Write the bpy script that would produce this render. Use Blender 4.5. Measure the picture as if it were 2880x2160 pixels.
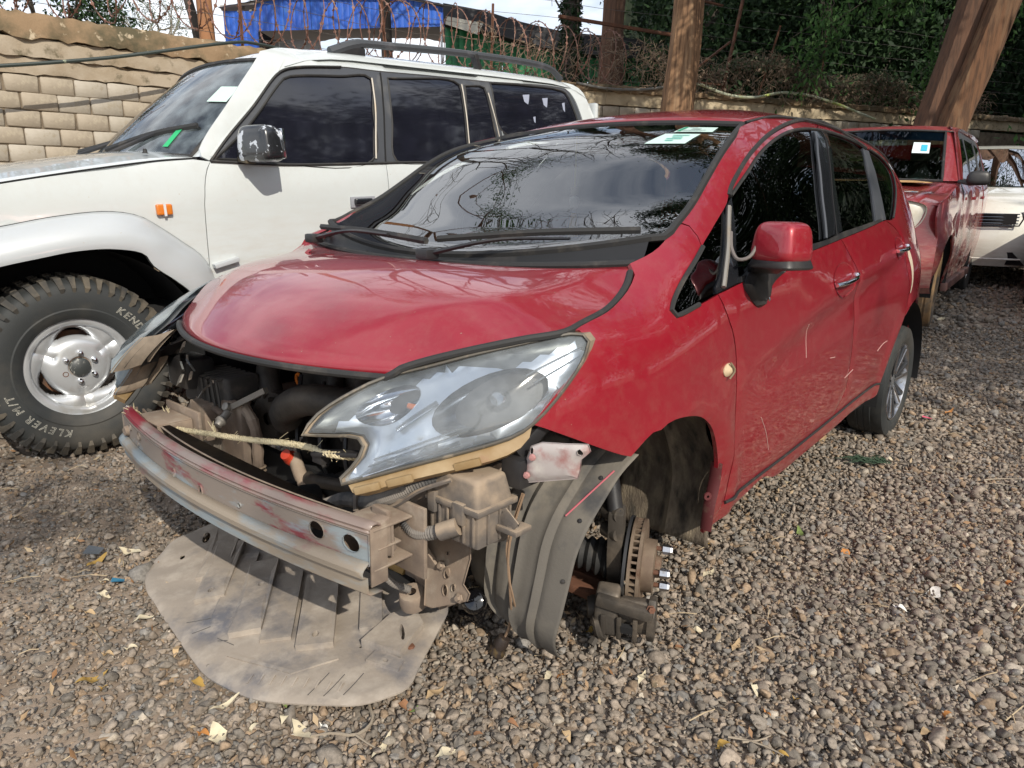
import bpy, bmesh, math, random
import numpy as np
from mathutils import Vector, Matrix, Euler
from mathutils.geometry import delaunay_2d_cdt
for o in list(bpy.data.objects): bpy.data.objects.remove(o)
SC = bpy.context.scene
COL = SC.collection
R = math.radians
rng = random.Random(7); nrng = np.random.default_rng(7)

# ---------------------------------------------------------------- camera, world, sun, exposure
cam_d = bpy.data.cameras.new('camera'); cam = bpy.data.objects.new('camera', cam_d); COL.objects.link(cam)
cam_d.sensor_fit = 'HORIZONTAL'; cam_d.sensor_width = 36.0; cam_d.lens = 1975.618/2880*36
cam_d.clip_start = 0.05; cam_d.clip_end = 2000
PIT, ROL, HCAM = 0.274485, 0.010931, 1.273118
fwv = Vector((0, math.cos(PIT), -math.sin(PIT))); upv = Vector((0, math.sin(PIT), math.cos(PIT))); rtv = Vector((1, 0, 0))
rt2 = rtv*math.cos(ROL)+upv*math.sin(ROL); up2 = -rtv*math.sin(ROL)+upv*math.cos(ROL)
cam.matrix_world = Matrix(((rt2.x, up2.x, -fwv.x, 0), (rt2.y, up2.y, -fwv.y, 0), (rt2.z, up2.z, -fwv.z, HCAM), (0, 0, 0, 1)))
SC.camera = cam

SUN_EL, SUN_AZ = R(36), R(154)
sun_dir = Vector((math.sin(SUN_AZ)*math.cos(SUN_EL), math.cos(SUN_AZ)*math.cos(SUN_EL), math.sin(SUN_EL)))
world = bpy.data.worlds.new('World'); SC.world = world; world.use_nodes = True
wn, wl = world.node_tree.nodes, world.node_tree.links
wn.clear()
wo = wn.new('ShaderNodeOutputWorld'); bg = wn.new('ShaderNodeBackground'); sky = wn.new('ShaderNodeTexSky')
sky.sky_type = 'NISHITA'; sky.sun_disc = False; sky.sun_elevation = SUN_EL; sky.sun_rotation = SUN_AZ
sky.air_density = 1.0; sky.dust_density = 1.2; sky.ozone_density = 1.0
bg.inputs['Strength'].default_value = 0.13
tc = wn.new('ShaderNodeTexCoord'); sep = wn.new('ShaderNodeSeparateXYZ'); wl.new(tc.outputs['Generated'], sep.inputs[0])
zz = wn.new('ShaderNodeMath'); zz.operation = 'MAXIMUM'; zz.inputs[1].default_value = 0.0; wl.new(sep.outputs['Z'], zz.inputs[0])
za = wn.new('ShaderNodeMath'); za.operation = 'ADD'; za.inputs[1].default_value = 0.22; wl.new(zz.outputs[0], za.inputs[0])
vd = wn.new('ShaderNodeVectorMath'); vd.operation = 'DIVIDE'; wl.new(tc.outputs['Generated'], vd.inputs[0])
cmb = wn.new('ShaderNodeCombineXYZ'); cmb.inputs[2].default_value = 1.0
wl.new(za.outputs[0], cmb.inputs[0]); wl.new(za.outputs[0], cmb.inputs[1]); wl.new(cmb.outputs[0], vd.inputs[1])
nz = wn.new('ShaderNodeTexNoise'); nz.inputs['Scale'].default_value = 1.5; nz.inputs['Detail'].default_value = 7; nz.inputs['Roughness'].default_value = 0.55
nz.inputs['Distortion'].default_value = 0.4
wl.new(vd.outputs[0], nz.inputs['Vector'])
rp = wn.new('ShaderNodeValToRGB'); rp.color_ramp.elements[0].position = 0.38; rp.color_ramp.elements[1].position = 0.58
rp.color_ramp.elements[0].color = (0.14, 0.14, 0.14, 1)
wl.new(nz.outputs['Fac'], rp.inputs[0])
mx = wn.new('ShaderNodeMix'); mx.data_type = 'RGBA'; wl.new(rp.outputs[0], mx.inputs[0]); wl.new(sky.outputs[0], mx.inputs[6])
mx.inputs[7].default_value = (8.6, 8.9, 9.4, 1)
wl.new(mx.outputs[2], bg.inputs['Color']); wl.new(bg.outputs[0], wo.inputs[0])

sun_l = bpy.data.lights.new('sun', 'SUN'); sun = bpy.data.objects.new('sun', sun_l); COL.objects.link(sun)
sun_l.energy = 3.9; sun_l.angle = R(0.5); sun_l.color = (1.0, 0.925, 0.80)
sun.rotation_euler = (-sun_dir).to_track_quat('-Z', 'Y').to_euler()
SC.view_settings.view_transform = 'Standard'; SC.view_settings.look = 'None'
SC.view_settings.exposure = 0.12; SC.view_settings.gamma = 1; SC.view_settings.use_curve_mapping = False
SC.cycles.max_bounces = 8; SC.cycles.transparent_max_bounces = 24
SC.cycles.use_denoising = True
# ---------------------------------------------------------------- helpers
def link(o, parent=None):
    COL.objects.link(o)
    if parent is not None: o.parent = parent
    return o
def tag(o, label=None, cat=None, group=None, kind=None):
    if label: o['label'] = label
    if cat: o['category'] = cat
    if group: o['group'] = group
    if kind: o['kind'] = kind
    return o
def thing(name, label, cat, loc=(0, 0, 0), rot=(0, 0, 0), group=None):
    o = bpy.data.objects.new(name, None); o.empty_display_size = .1
    COL.objects.link(o); o.location = loc; o.rotation_euler = rot
    return tag(o, label, cat, group)
def copy_tree(o, parent=None):
    c = o.copy(); COL.objects.link(c)
    if parent is not None: c.parent = parent
    for ch in list(o.children): copy_tree(ch, c)
    return c
def mk(name, V, F, m, parent=None, smooth=True, ang=38, mats=None, fm=None):
    me = bpy.data.meshes.new(name)
    me.from_pydata([tuple(map(float, v)) for v in V], [], [tuple(int(i) for i in f) for f in F])
    for mm in (mats or [m]): me.materials.append(mm)
    if fm is not None: me.polygons.foreach_set('material_index', np.asarray(fm, dtype=np.int32))
    if smooth:
        me.shade_smooth(); me.set_sharp_from_angle(angle=R(ang))
    me.update()
    o = bpy.data.objects.new(name, me)
    return link(o, parent)
def inst(name, src, parent=None, mw=None):
    o = bpy.data.objects.new(name, src.data); link(o, parent)
    if mw is not None: o.matrix_local = mw
    return o
def crs(P, step=None, n=None, closed=False):
    """Catmull-Rom through the points, resampled evenly"""
    P = np.asarray(P, float)
    if len(P) < 2: return P
    Q = np.vstack([P[-1], P, P[0], P[1]]) if closed else np.vstack([2*P[0]-P[1], P, 2*P[-1]-P[-2]])
    out = []
    K = 8
    for i in range(len(Q)-3):
        p0, p1, p2, p3 = Q[i:i+4]
        # centripetal
        t0 = 0; t1 = t0+max(np.linalg.norm(p1-p0), 1e-6)**.5; t2 = t1+max(np.linalg.norm(p2-p1), 1e-6)**.5; t3 = t2+max(np.linalg.norm(p3-p2), 1e-6)**.5
        for k in range(K):
            t = t1+(t2-t1)*k/K
            a1 = (t1-t)/(t1-t0)*p0+(t-t0)/(t1-t0)*p1; a2 = (t2-t)/(t2-t1)*p1+(t-t1)/(t2-t1)*p2; a3 = (t3-t)/(t3-t2)*p2+(t-t2)/(t3-t2)*p3
            b1 = (t2-t)/(t2-t0)*a1+(t-t0)/(t2-t0)*a2; b2 = (t3-t)/(t3-t1)*a2+(t-t1)/(t3-t1)*a3
            out.append((t2-t)/(t2-t1)*b1+(t-t1)/(t2-t1)*b2)
    out.append(P[0] if closed else P[-1])
    out = np.array(out)
    L = np.concatenate([[0], np.cumsum(np.linalg.norm(np.diff(out, axis=0), axis=1))])
    m = n if n else max(2, int(round(L[-1]/step))+1)
    s = np.linspace(0, L[-1], m)
    return np.stack([np.interp(s, L, out[:, k]) for k in range(out.shape[1])], 1)
def chain(step, *segs):
    """join smooth segments (corners kept) into one closed outline"""
    pts = []
    for s in segs:
        c = crs(s, step=step) if len(s) > 2 else np.asarray(s, float)
        for q in c:
            if not pts or np.linalg.norm(np.asarray(pts[-1])-q) > step*.25: pts.append(q)
    if np.linalg.norm(pts[0]-pts[-1]) < step*.3: pts.pop()
    return np.array(pts)
def pip(P, poly):
    x, y = P[:, 0], P[:, 1]; inside = np.zeros(len(P), bool); j = len(poly)-1
    for i in range(len(poly)):
        xi, yi = poly[i]; xj, yj = poly[j]
        c = ((yi > y) != (yj > y)) & (x < (xj-xi)*(y-yi)/((yj-yi) if yj != yi else 1e-12)+xi)
        inside ^= c; j = i
    return inside
def dseg(P, poly, closed=True):
    d = np.full(len(P), 1e9); n = len(poly)
    for i in range(n if closed else n-1):
        a = poly[i]; b = poly[(i+1) % n]; ab = b-a; L = ab@ab+1e-12
        t = np.clip(((P-a)@ab)/L, 0, 1)
        d = np.minimum(d, np.linalg.norm(P-a-t[:, None]*ab, axis=1))
    return d
def inset_poly(poly, d):
    n = len(poly); a = .5*np.sum(poly[:, 0]*np.roll(poly[:, 1], -1)-np.roll(poly[:, 0], -1)*poly[:, 1])
    s = 1 if a > 0 else -1
    t = np.roll(poly, -1, 0)-np.roll(poly, 1, 0); t /= np.linalg.norm(t, axis=1)[:, None]+1e-9
    return poly+s*d*np.stack([-t[:, 1], t[:, 0]], 1)
def panel(name, outline, surf, m, parent, h=.035, inset=.002, thick=.012, holes=(), flip=False, ang=40, mirror=False, lines=()):
    """fill a 2-D outline with a fine mesh, lift it on to surf(a,b,d), give its edge a turned-in rim"""
    ol = np.asarray(outline, float)
    if inset: ol = inset_poly(ol, inset)
    nb = len(ol); pts = [tuple(p) for p in ol]; edges = [(i, (i+1) % nb) for i in range(nb)]
    hp = []
    for H in holes:
        H = np.asarray(H, float); b = len(pts); pts += [tuple(p) for p in H]; edges += [(b+i, b+(i+1) % len(H)) for i in range(len(H))]; hp.append(H)
    for Ln in lines:
        Ln = np.asarray(Ln, float); b = len(pts); pts += [tuple(p) for p in Ln]; edges += [(b+i, b+i+1) for i in range(len(Ln)-1)]
    lo, hi = ol.min(0), ol.max(0)
    gx, gy = np.meshgrid(np.arange(lo[0]+h/2, hi[0], h), np.arange(lo[1]+h/2, hi[1], h)); gx[1::2] += h/2
    G = np.stack([gx.ravel(), gy.ravel()], 1); G = G[pip(G, ol)]
    if len(G): G = G[dseg(G, ol) > h*.45]
    for H in hp:
        if len(G): G = G[~pip(G, H) & (dseg(G, H) > h*.4)]
    for Ln in lines:
        if len(G): G = G[dseg(G, np.asarray(Ln, float), False) > h*.4]
    pts += [tuple(p) for p in G]
    V2, E2, F2, *_ = delaunay_2d_cdt([Vector(p) for p in pts], edges, [], 0, 1e-6)
    V2 = np.array([tuple(v) for v in V2]); F2 = [list(f) for f in F2]
    cen = np.array([V2[f].mean(0) for f in F2]); keep = pip(cen, ol)
    for H in hp: keep &= ~pip(cen, H)
    F2 = [f for f, k in zip(F2, keep) if k]
    dist = dseg(V2, ol)
    e = 1e-3
    P = np.array([surf(a, b, d) for (a, b), d in zip(V2, dist)])
    Pa = np.array([surf(a+e, b, d) for (a, b), d in zip(V2, dist)]); Pb = np.array([surf(a, b+e, d) for (a, b), d in zip(V2, dist)])
    Nn = np.cross(Pa-P, Pb-P); Nn /= np.linalg.norm(Nn, axis=1)[:, None]+1e-12
    if flip: Nn = -Nn
    F = []
    for f in F2:
        n = np.cross(P[f[1]]-P[f[0]], P[f[2]]-P[f[0]])
        F.append(f if n@Nn[f[0]] > 0 else f[::-1])
    V = list(P)
    if thick:
        cnt = {}
        for f in F:
            for i in range(len(f)):
                a, b = f[i], f[(i+1) % len(f)]; cnt[(a, b)] = 1
        mp = {}
        def low(i):
            if i not in mp: mp[i] = len(V); V.append(P[i]-Nn[i]*thick)
            return mp[i]
        for (a, b) in list(cnt):
            if (b, a) not in cnt: F.append([b, a, low(a), low(b)])
    V = np.array(V)
    if mirror: V = V*[1, -1, 1]; F = [f[::-1] for f in F]
    return mk(name, V, F, m, parent, ang=ang)
def grid(name, P, m, parent=None, closed_u=False, closed_v=False, thick=0, smooth=True, ang=40, flip=False, mirror=False):
    P = np.asarray(P, float); nu, nv = P.shape[:2]; V = P.reshape(-1, 3); F = []
    for i in range(nu if closed_u else nu-1):
        for j in range(nv if closed_v else nv-1):
            a, b, c, d = i*nv+j, ((i+1) % nu)*nv+j, ((i+1) % nu)*nv+(j+1) % nv, i*nv+(j+1) % nv
            F.append([a, b, c, d] if not flip else [a, d, c, b])
    if mirror: V = V*[1, -1, 1]; F = [f[::-1] for f in F]
    o = mk(name, V, F, m, parent, smooth, ang)
    if thick:
        md = o.modifiers.new('thick', 'SOLIDIFY'); md.thickness = thick; md.offset = -1
    return o
def coons(T, B, Lc, Rc, nu, nv):
    """T,B: curves along v at u=0,1; Lc,Rc: curves along u at v=0,1"""
    T, B, Lc, Rc = crs(T, n=nv), crs(B, n=nv), crs(Lc, n=nu), crs(Rc, n=nu)
    u = np.linspace(0, 1, nu)[:, None, None]; v = np.linspace(0, 1, nv)[None, :, None]
    return (1-u)*T[None]+u*B[None]+(1-v)*Lc[:, None]+v*Rc[:, None]-((1-u)*(1-v)*T[0]+(1-u)*v*T[-1]+u*(1-v)*B[0]+u*v*B[-1])
class MB:
    def __init__(s): s.V = []; s.F = []
    def add(s, V, F):
        b = len(s.V); s.V += [tuple(map(float, v)) for v in V]; s.F += [tuple(int(i)+b for i in f) for f in F]; return s
    def box(s, c, sz, rot=None, taper=1.0):
        x, y, z = [k/2 for k in sz]
        V = np.array([(-x, -y, -z), (x, -y, -z), (x, y, -z), (-x, y, -z), (-x*taper, -y*taper, z), (x*taper, -y*taper, z), (x*taper, y*taper, z), (-x*taper, y*taper, z)])
        if rot is not None: V = V@np.array(Euler(rot).to_matrix()).T
        return s.add(V+np.array(c), [(0, 3, 2, 1), (4, 5, 6, 7), (0, 1, 5, 4), (1, 2, 6, 5), (2, 3, 7, 6), (3, 0, 4, 7)])
    def bar(s, a, b, w, h, up=(0, 0, 1)):
        a, b = np.array(a, float), np.array(b, float); d = b-a; L = np.linalg.norm(d); d /= L
        sx = np.cross(d, up); sx /= np.linalg.norm(sx)+1e-9; sy = np.cross(sx, d)
        V = [p+sx*i*w/2+sy*j*h/2 for p in (a, b) for i, j in ((-1, -1), (1, -1), (1, 1), (-1, 1))]
        return s.add(V, [(0, 1, 2, 3), (7, 6, 5, 4), (0, 4, 5, 1), (1, 5, 6, 2), (2, 6, 7, 3), (3, 7, 4, 0)])
    def tube(s, path, r, n=8, cap=True, flat=1.0, closed=False):
        P = np.asarray(path, float); m = len(P); r = np.broadcast_to(np.asarray(r, float), (m,))
        T = np.gradient(P, axis=0) if not closed else np.roll(P, -1, 0)-np.roll(P, 1, 0)
        T /= np.linalg.norm(T, axis=1)[:, None]+1e-12
        ref = np.array([0, 0, 1.]) if abs(T[0, 2]) < .9 else np.array([1., 0, 0])
        nrm = np.cross(T[0], ref); nrm /= np.linalg.norm(nrm)
        V = []
        for i in range(m):
            nrm = nrm-T[i]*(nrm@T[i]); nrm /= np.linalg.norm(nrm)+1e-12; bi = np.cross(T[i], nrm)
            for k in range(n):
                a = 2*math.pi*k/n; V.append(P[i]+r[i]*(math.cos(a)*nrm+flat*math.sin(a)*bi))
        F = []
        for i in range(m if closed else m-1):
            for k in range(n):
                a, b = i*n+k, i*n+(k+1) % n; c, d = ((i+1) % m)*n+(k+1) % n, ((i+1) % m)*n+k
                F.append((a, b, c, d))
        if cap and not closed: F.append(tuple(range(n))[::-1]); F.append(tuple((m-1)*n+k for k in range(n)))
        return s.add(V, F)
    def lathe(s, prof, c, axis, n=32, cap=False):
        """prof: list of (radius, along axis)"""
        ax = np.array(axis, float); ax /= np.linalg.norm(ax); ref = np.array([0, 0, 1.]) if abs(ax[2]) < .9 else np.array([1., 0, 0])
        u = np.cross(ref, ax); u /= np.linalg.norm(u); w = np.cross(ax, u); m = len(prof); V = []
        for (r, t) in prof:
            for k in range(n):
                a = 2*math.pi*k/n; V.append(np.array(c)+ax*t+r*(math.cos(a)*u+math.sin(a)*w))
        F = [(i*n+k, i*n+(k+1) % n, (i+1)*n+(k+1) % n, (i+1)*n+k) for i in range(m-1) for k in range(n)]
        if cap: F.append(tuple(range(n))[::-1]); F.append(tuple((m-1)*n+k for k in range(n)))
        return s.add(V, F)
    def prism(s, poly, f3, t):
        """poly: 2-D points, f3(a,b,h) -> 3-D, thickness t"""
        n = len(poly); V = [f3(a, b, 0) for a, b in poly]+[f3(a, b, t) for a, b in poly]
        return s.add(V, [tuple(range(n))[::-1], tuple(range(n, 2*n))]+[(i, (i+1) % n, n+(i+1) % n, n+i) for i in range(n)])
    def obj(s, name, m, parent=None, smooth=True, ang=38, bevel=0, seg=2):
        o = mk(name, s.V, s.F, m, parent, False)
        bm = bmesh.new(); bm.from_mesh(o.data); bmesh.ops.recalc_face_normals(bm, faces=bm.faces)
        if bevel:
            es = [e for e in bm.edges if len(e.link_faces) == 2 and e.calc_face_angle(0) > R(30)]
            bmesh.ops.bevel(bm, geom=es, offset=bevel, segments=seg, affect='EDGES', profile=.6, clamp_overlap=True)
        bm.to_mesh(o.data); bm.free()
        if smooth: o.data.shade_smooth(); o.data.set_sharp_from_angle(angle=R(ang))
        return o
def text_mesh(txt, size, extrude=.0004, shear=0, outline=0, align='CENTER', spacing=1.0):
    cu = bpy.data.curves.new('lettering', 'FONT'); cu.body = txt; cu.size = size; cu.align_x = align; cu.align_y = 'CENTER'; cu.shear = shear; cu.space_character = spacing
    cu.resolution_u = 4
    if outline: cu.fill_mode = 'NONE'; cu.bevel_depth = outline; cu.bevel_resolution = 0
    else: cu.extrude = extrude
    o = bpy.data.objects.new('lettering', cu); COL.objects.link(o)
    dg = bpy.context.evaluated_depsgraph_get(); me = bpy.data.meshes.new_from_object(o.evaluated_get(dg))
    bpy.data.objects.remove(o); bpy.data.curves.remove(cu)
    V = np.array([tuple(v.co) for v in me.vertices]).reshape(-1, 3); F = [tuple(p.vertices) for p in me.polygons]
    bpy.data.meshes.remove(me)
    return V, F
# ---------------------------------------------------------------- materials
def M(name, col, rough=.5, metal=0., col2=None, ns=8., lo=.4, hi=.65, bump=0., bs=40., coat=0., spec=.5, det=6, col3=None, ns3=30., lo3=.55, hi3=.7, obj=True, alpha=None, rn=0., stretch=None):
    m = bpy.data.materials.new(name); m.use_nodes = True; nt = m.node_tree; n, l = nt.nodes, nt.links
    b = n['Principled BSDF']; b.inputs['Roughness'].default_value = rough; b.inputs['Metallic'].default_value = metal
    b.inputs['Base Color'].default_value = (*col, 1); b.inputs['Specular IOR Level'].default_value = spec
    b.inputs['Coat Weight'].default_value = coat; b.inputs['Coat Roughness'].default_value = .04
    tcn = n.new('ShaderNodeTexCoord'); vec = tcn.outputs['Object' if obj else 'Generated']
    if stretch:
        mp = n.new('ShaderNodeMapping'); mp.inputs['Scale'].default_value = stretch; l.new(vec, mp.inputs[0]); vec = mp.outputs[0]
    def noise(scale, lo_, hi_, d=det):
        t = n.new('ShaderNodeTexNoise'); t.inputs['Scale'].default_value = scale; t.inputs['Detail'].default_value = d; t.inputs['Roughness'].default_value = .6; l.new(vec, t.inputs['Vector'])
        r = n.new('ShaderNodeMapRange'); r.inputs['From Min'].default_value = lo_; r.inputs['From Max'].default_value = hi_; l.new(t.outputs['Fac'], r.inputs['Value']); return t, r
    cur = None
    def mix(fac, base, c):
        x = n.new('ShaderNodeMix'); x.data_type = 'RGBA'; l.new(fac, x.inputs[0])
        if base is None: x.inputs[6].default_value = (*col, 1)
        else: l.new(base, x.inputs[6])
        x.inputs[7].default_value = (*c, 1); return x.outputs[2]
    if col2 is not None: cur = mix(noise(ns, lo, hi)[1].outputs[0], cur, col2)
    if col3 is not None:
        nr = noise(ns3, lo3, hi3)[1].outputs[0]; cur = mix(nr, cur, col3)
        if rn:
            rr = n.new('ShaderNodeMapRange'); rr.inputs['To Min'].default_value = rough; rr.inputs['To Max'].default_value = min(1, rough+rn); l.new(nr, rr.inputs['Value']); l.new(rr.outputs[0], b.inputs['Roughness'])
    if cur is not None: l.new(cur, b.inputs['Base Color'])
    if bump:
        t, _ = noise(bs, 0, 1, 5); bp = n.new('ShaderNodeBump'); bp.inputs['Strength'].default_value = bump; bp.inputs['Distance'].default_value = .01
        l.new(t.outputs['Fac'], bp.inputs['Height']); l.new(bp.outputs[0], b.inputs['Normal'])
    return m
def glass(name, tint, ior=1.9, haze=0., hcol=(.5, .55, .55), rough=0.01, dirt=0.):
    m = bpy.data.materials.new(name); m.use_nodes = True; nt = m.node_tree; n, l = nt.nodes, nt.links; n.remove(n['Principled BSDF'])
    out = n['Material Output']; tr = n.new('ShaderNodeBsdfTransparent'); tr.inputs[0].default_value = (*tint, 1)
    gl = n.new('ShaderNodeBsdfGlossy'); gl.inputs['Roughness'].default_value = rough; gl.inputs[0].default_value = (1, 1, 1, 1)
    fr = n.new('ShaderNodeFresnel'); fr.inputs[0].default_value = ior
    cur = tr.outputs[0]
    if haze or dirt:
        df = n.new('ShaderNodeBsdfDiffuse'); df.inputs[0].default_value = (*hcol, 1); mxh = n.new('ShaderNodeMixShader'); mxh.inputs[0].default_value = haze
        t = n.new('ShaderNodeTexNoise'); t.inputs['Scale'].default_value = 9; t.inputs['Detail'].default_value = 8; tcn = n.new('ShaderNodeTexCoord'); l.new(tcn.outputs['Object'], t.inputs['Vector'])
        mr = n.new('ShaderNodeMapRange'); mr.inputs['From Min'].default_value = .35; mr.inputs['From Max'].default_value = .75; mr.inputs['To Min'].default_value = haze*.6; mr.inputs['To Max'].default_value = haze+dirt
        l.new(t.outputs['Fac'], mr.inputs['Value']); l.new(mr.outputs[0], mxh.inputs[0])
        l.new(tr.outputs[0], mxh.inputs[1]); l.new(df.outputs[0], mxh.inputs[2]); cur = mxh.outputs[0]
    mxs = n.new('ShaderNodeMixShader'); l.new(fr.outputs[0], mxs.inputs[0]); l.new(cur, mxs.inputs[1]); l.new(gl.outputs[0], mxs.inputs[2])
    l.new(mxs.outputs[0], out.inputs[0]); return m
def paint(name, col, dust=(.30, .22, .16), dz=(.25, .62), damt=.35, metal=.25, fade=None):
    """clear-coated car paint; dried road dust clings to the lower panels"""
    m = M(name, col, rough=.38, metal=metal, coat=1.0); nt = m.node_tree; n, l = nt.nodes, nt.links; b = n['Principled BSDF']
    tcn = n.new('ShaderNodeTexCoord'); sp = n.new('ShaderNodeSeparateXYZ'); l.new(tcn.outputs['Object'], sp.inputs[0])
    mr = n.new('ShaderNodeMapRange'); mr.inputs['From Min'].default_value = dz[1]; mr.inputs['From Max'].default_value = dz[0]; l.new(sp.outputs['Z'], mr.inputs['Value'])
    mp = n.new('ShaderNodeMapping'); mp.inputs['Scale'].default_value = (3, 3, 14); l.new(tcn.outputs['Object'], mp.inputs[0])
    t = n.new('ShaderNodeTexNoise'); t.inputs['Scale'].default_value = 2.2; t.inputs['Detail'].default_value = 8; t.inputs['Roughness'].default_value = .65; l.new(mp.outputs[0], t.inputs['Vector'])
    r2 = n.new('ShaderNodeMapRange'); r2.inputs['From Min'].default_value = .38; r2.inputs['From Max'].default_value = .66; l.new(t.outputs['Fac'], r2.inputs['Value'])
    mu = n.new('ShaderNodeMath'); mu.operation = 'MULTIPLY'; l.new(mr.outputs[0], mu.inputs[0]); l.new(r2.outputs[0], mu.inputs[1])
    mu2 = n.new('ShaderNodeMath'); mu2.operation = 'MULTIPLY'; mu2.inputs[1].default_value = damt; l.new(mu.outputs[0], mu2.inputs[0])
    # fine film + chips
    t2 = n.new('ShaderNodeTexNoise'); t2.inputs['Scale'].default_value = 90; t2.inputs['Detail'].default_value = 3; l.new(tcn.outputs['Object'], t2.inputs['Vector'])
    r3 = n.new('ShaderNodeMapRange'); r3.inputs['From Min'].default_value = .745; r3.inputs['From Max'].default_value = .765; l.new(t2.outputs['Fac'], r3.inputs['Value'])
    ad = n.new('ShaderNodeMath'); ad.operation = 'MAXIMUM'; l.new(mu2.outputs[0], ad.inputs[0]); l.new(r3.outputs[0], ad.inputs[1]); ad.use_clamp = True
    t6 = n.new('ShaderNodeTexNoise'); t6.inputs['Scale'].default_value = 28; t6.inputs['Detail'].default_value = 9; t6.inputs['Roughness'].default_value = .75; l.new(tcn.outputs['Object'], t6.inputs['Vector'])
    r6 = n.new('ShaderNodeMapRange'); r6.inputs['From Min'].default_value = .45; r6.inputs['From Max'].default_value = .8; r6.inputs['To Max'].default_value = .16; l.new(t6.outputs['Fac'], r6.inputs['Value'])
    ad2 = n.new('ShaderNodeMath'); ad2.operation = 'MAXIMUM'; l.new(ad.outputs[0], ad2.inputs[0]); l.new(r6.outputs[0], ad2.inputs[1]); ad = ad2
    x = n.new('ShaderNodeMix'); x.data_type = 'RGBA'; l.new(ad.outputs[0], x.inputs[0]); x.inputs[6].default_value = (*col, 1); x.inputs[7].default_value = (*dust, 1)
    l.new(x.outputs[2], b.inputs['Base Color'])
    inv = n.new('ShaderNodeMapRange'); inv.inputs['To Min'].default_value = 1.0; inv.inputs['To Max'].default_value = 0.15; l.new(ad.outputs[0], inv.inputs['Value']); l.new(inv.outputs[0], b.inputs['Coat Weight'])
    t4 = n.new('ShaderNodeTexNoise'); t4.inputs['Scale'].default_value = 6; t4.inputs['Detail'].default_value = 6; l.new(tcn.outputs['Object'], t4.inputs['Vector'])
    r4 = n.new('ShaderNodeMapRange'); r4.inputs['To Min'].default_value = .015; r4.inputs['To Max'].default_value = .055; l.new(t4.outputs['Fac'], r4.inputs['Value']); l.new(r4.outputs[0], b.inputs['Coat Roughness'])
    t5 = n.new('ShaderNodeTexNoise'); t5.inputs['Scale'].default_value = 3.2; t5.inputs['Detail'].default_value = 3; l.new(tcn.outputs['Object'], t5.inputs['Vector'])
    b5 = n.new('ShaderNodeBump'); b5.inputs['Strength'].default_value = .10; b5.inputs['Distance'].default_value = .012; l.new(t5.outputs['Fac'], b5.inputs['Height']); l.new(b5.outputs[0], b.inputs['Normal']); l.new(b5.outputs[0], b.inputs['Coat Normal'])
    return m
red = paint('red metallic paint', (.31, .009, .022))
red_dull = paint('weathered maroon paint', (.27, .020, .026), damt=.25, metal=.1)
white_p = paint('white paint', (.57, .61, .615), dust=(.40, .33, .25), dz=(.35, 1.15), damt=.55, metal=0)
white_c = paint('cream paint', (.70, .69, .62), metal=0)
silver_p = paint('silver paint', (.47, .50, .525), dust=(.42, .38, .32), dz=(.3, 1.0), damt=.4, metal=.1)
black_pl = M('black plastic', (.018, .018, .02), .45, col3=(.07, .062, .055), ns3=5, lo3=.45, hi3=.8, bump=.05, bs=300)
black_gl = M('gloss black trim', (.012, .013, .016), .18, coat=.3)
grey_trim = M('faded window trim', (.060, .065, .075), .4, col3=(.12, .12, .12), ns3=5)
rubber = M('black rubber', (.022, .022, .022), .7, col3=(.06, .053, .046), ns3=12, bump=.1, bs=200)
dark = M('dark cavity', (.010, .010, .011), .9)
engine = M('oily engine metal', (.035, .032, .03), .6, col3=(.12, .10, .08), ns3=7, lo3=.4, hi3=.75, metal=.3, bump=.2, bs=60)
def settle(m, under, lo=-.1, hi=.75):
    """loose dust lies on upward faces; steep faces show the part's own colour"""
    nt = m.node_tree; n, l = nt.nodes, nt.links; b = n['Principled BSDF']; src = b.inputs['Base Color'].links[0].from_socket
    g = n.new('ShaderNodeNewGeometry'); sp = n.new('ShaderNodeSeparateXYZ'); l.new(g.outputs['Normal'], sp.inputs[0])
    tcn = n.new('ShaderNodeTexCoord'); t = n.new('ShaderNodeTexNoise'); t.inputs['Scale'].default_value = 24; t.inputs['Detail'].default_value = 7; l.new(tcn.outputs['Object'], t.inputs['Vector'])
    a = n.new('ShaderNodeMath'); a.operation = 'MULTIPLY_ADD'; a.inputs[1].default_value = 1.5; l.new(t.outputs['Fac'], a.inputs[0]); l.new(sp.outputs['Z'], a.inputs[2])
    r = n.new('ShaderNodeMapRange'); r.inputs['From Min'].default_value = lo+.72; r.inputs['From Max'].default_value = hi+.72; l.new(a.outputs[0], r.inputs['Value'])
    x = n.new('ShaderNodeMix'); x.data_type = 'RGBA'; l.new(r.outputs[0], x.inputs[0]); x.inputs[6].default_value = (*under, 1); l.new(src, x.inputs[7]); l.new(x.outputs[2], b.inputs['Base Color']); return m
dusty = settle(M('dust caked plastic', (.30, .23, .165), .9, col2=(.36, .285, .21), ns=5, col3=(.13, .11, .095), ns3=9, lo3=.54, hi3=.68, bump=.15, bs=90), (.12, .104, .092), -.08, .62)
dusty2 = settle(M('dust caked metal', (.31, .24, .18), .85, col2=(.23, .17, .13), ns=6, col3=(.37, .31, .245), ns3=22, lo3=.5, hi3=.7, bump=.12, bs=120), (.155, .12, .097), -.35, .45)
tray_m = M('scuffed dusty undertray', (.31, .265, .22), .85, col2=(.13, .13, .145), ns=3.6, lo=.52, hi=.66, col3=(.44, .385, .325), ns3=16, lo3=.48, hi3=.78, bump=.15, bs=70)
liner_m = M('dusty wheel liner', (.115, .105, .092), .85, col2=(.185, .165, .135), ns=4, lo=.42, hi=.66, col3=(.055, .055, .056), ns3=7, lo3=.52, hi3=.68, bump=.12, bs=110)
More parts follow.
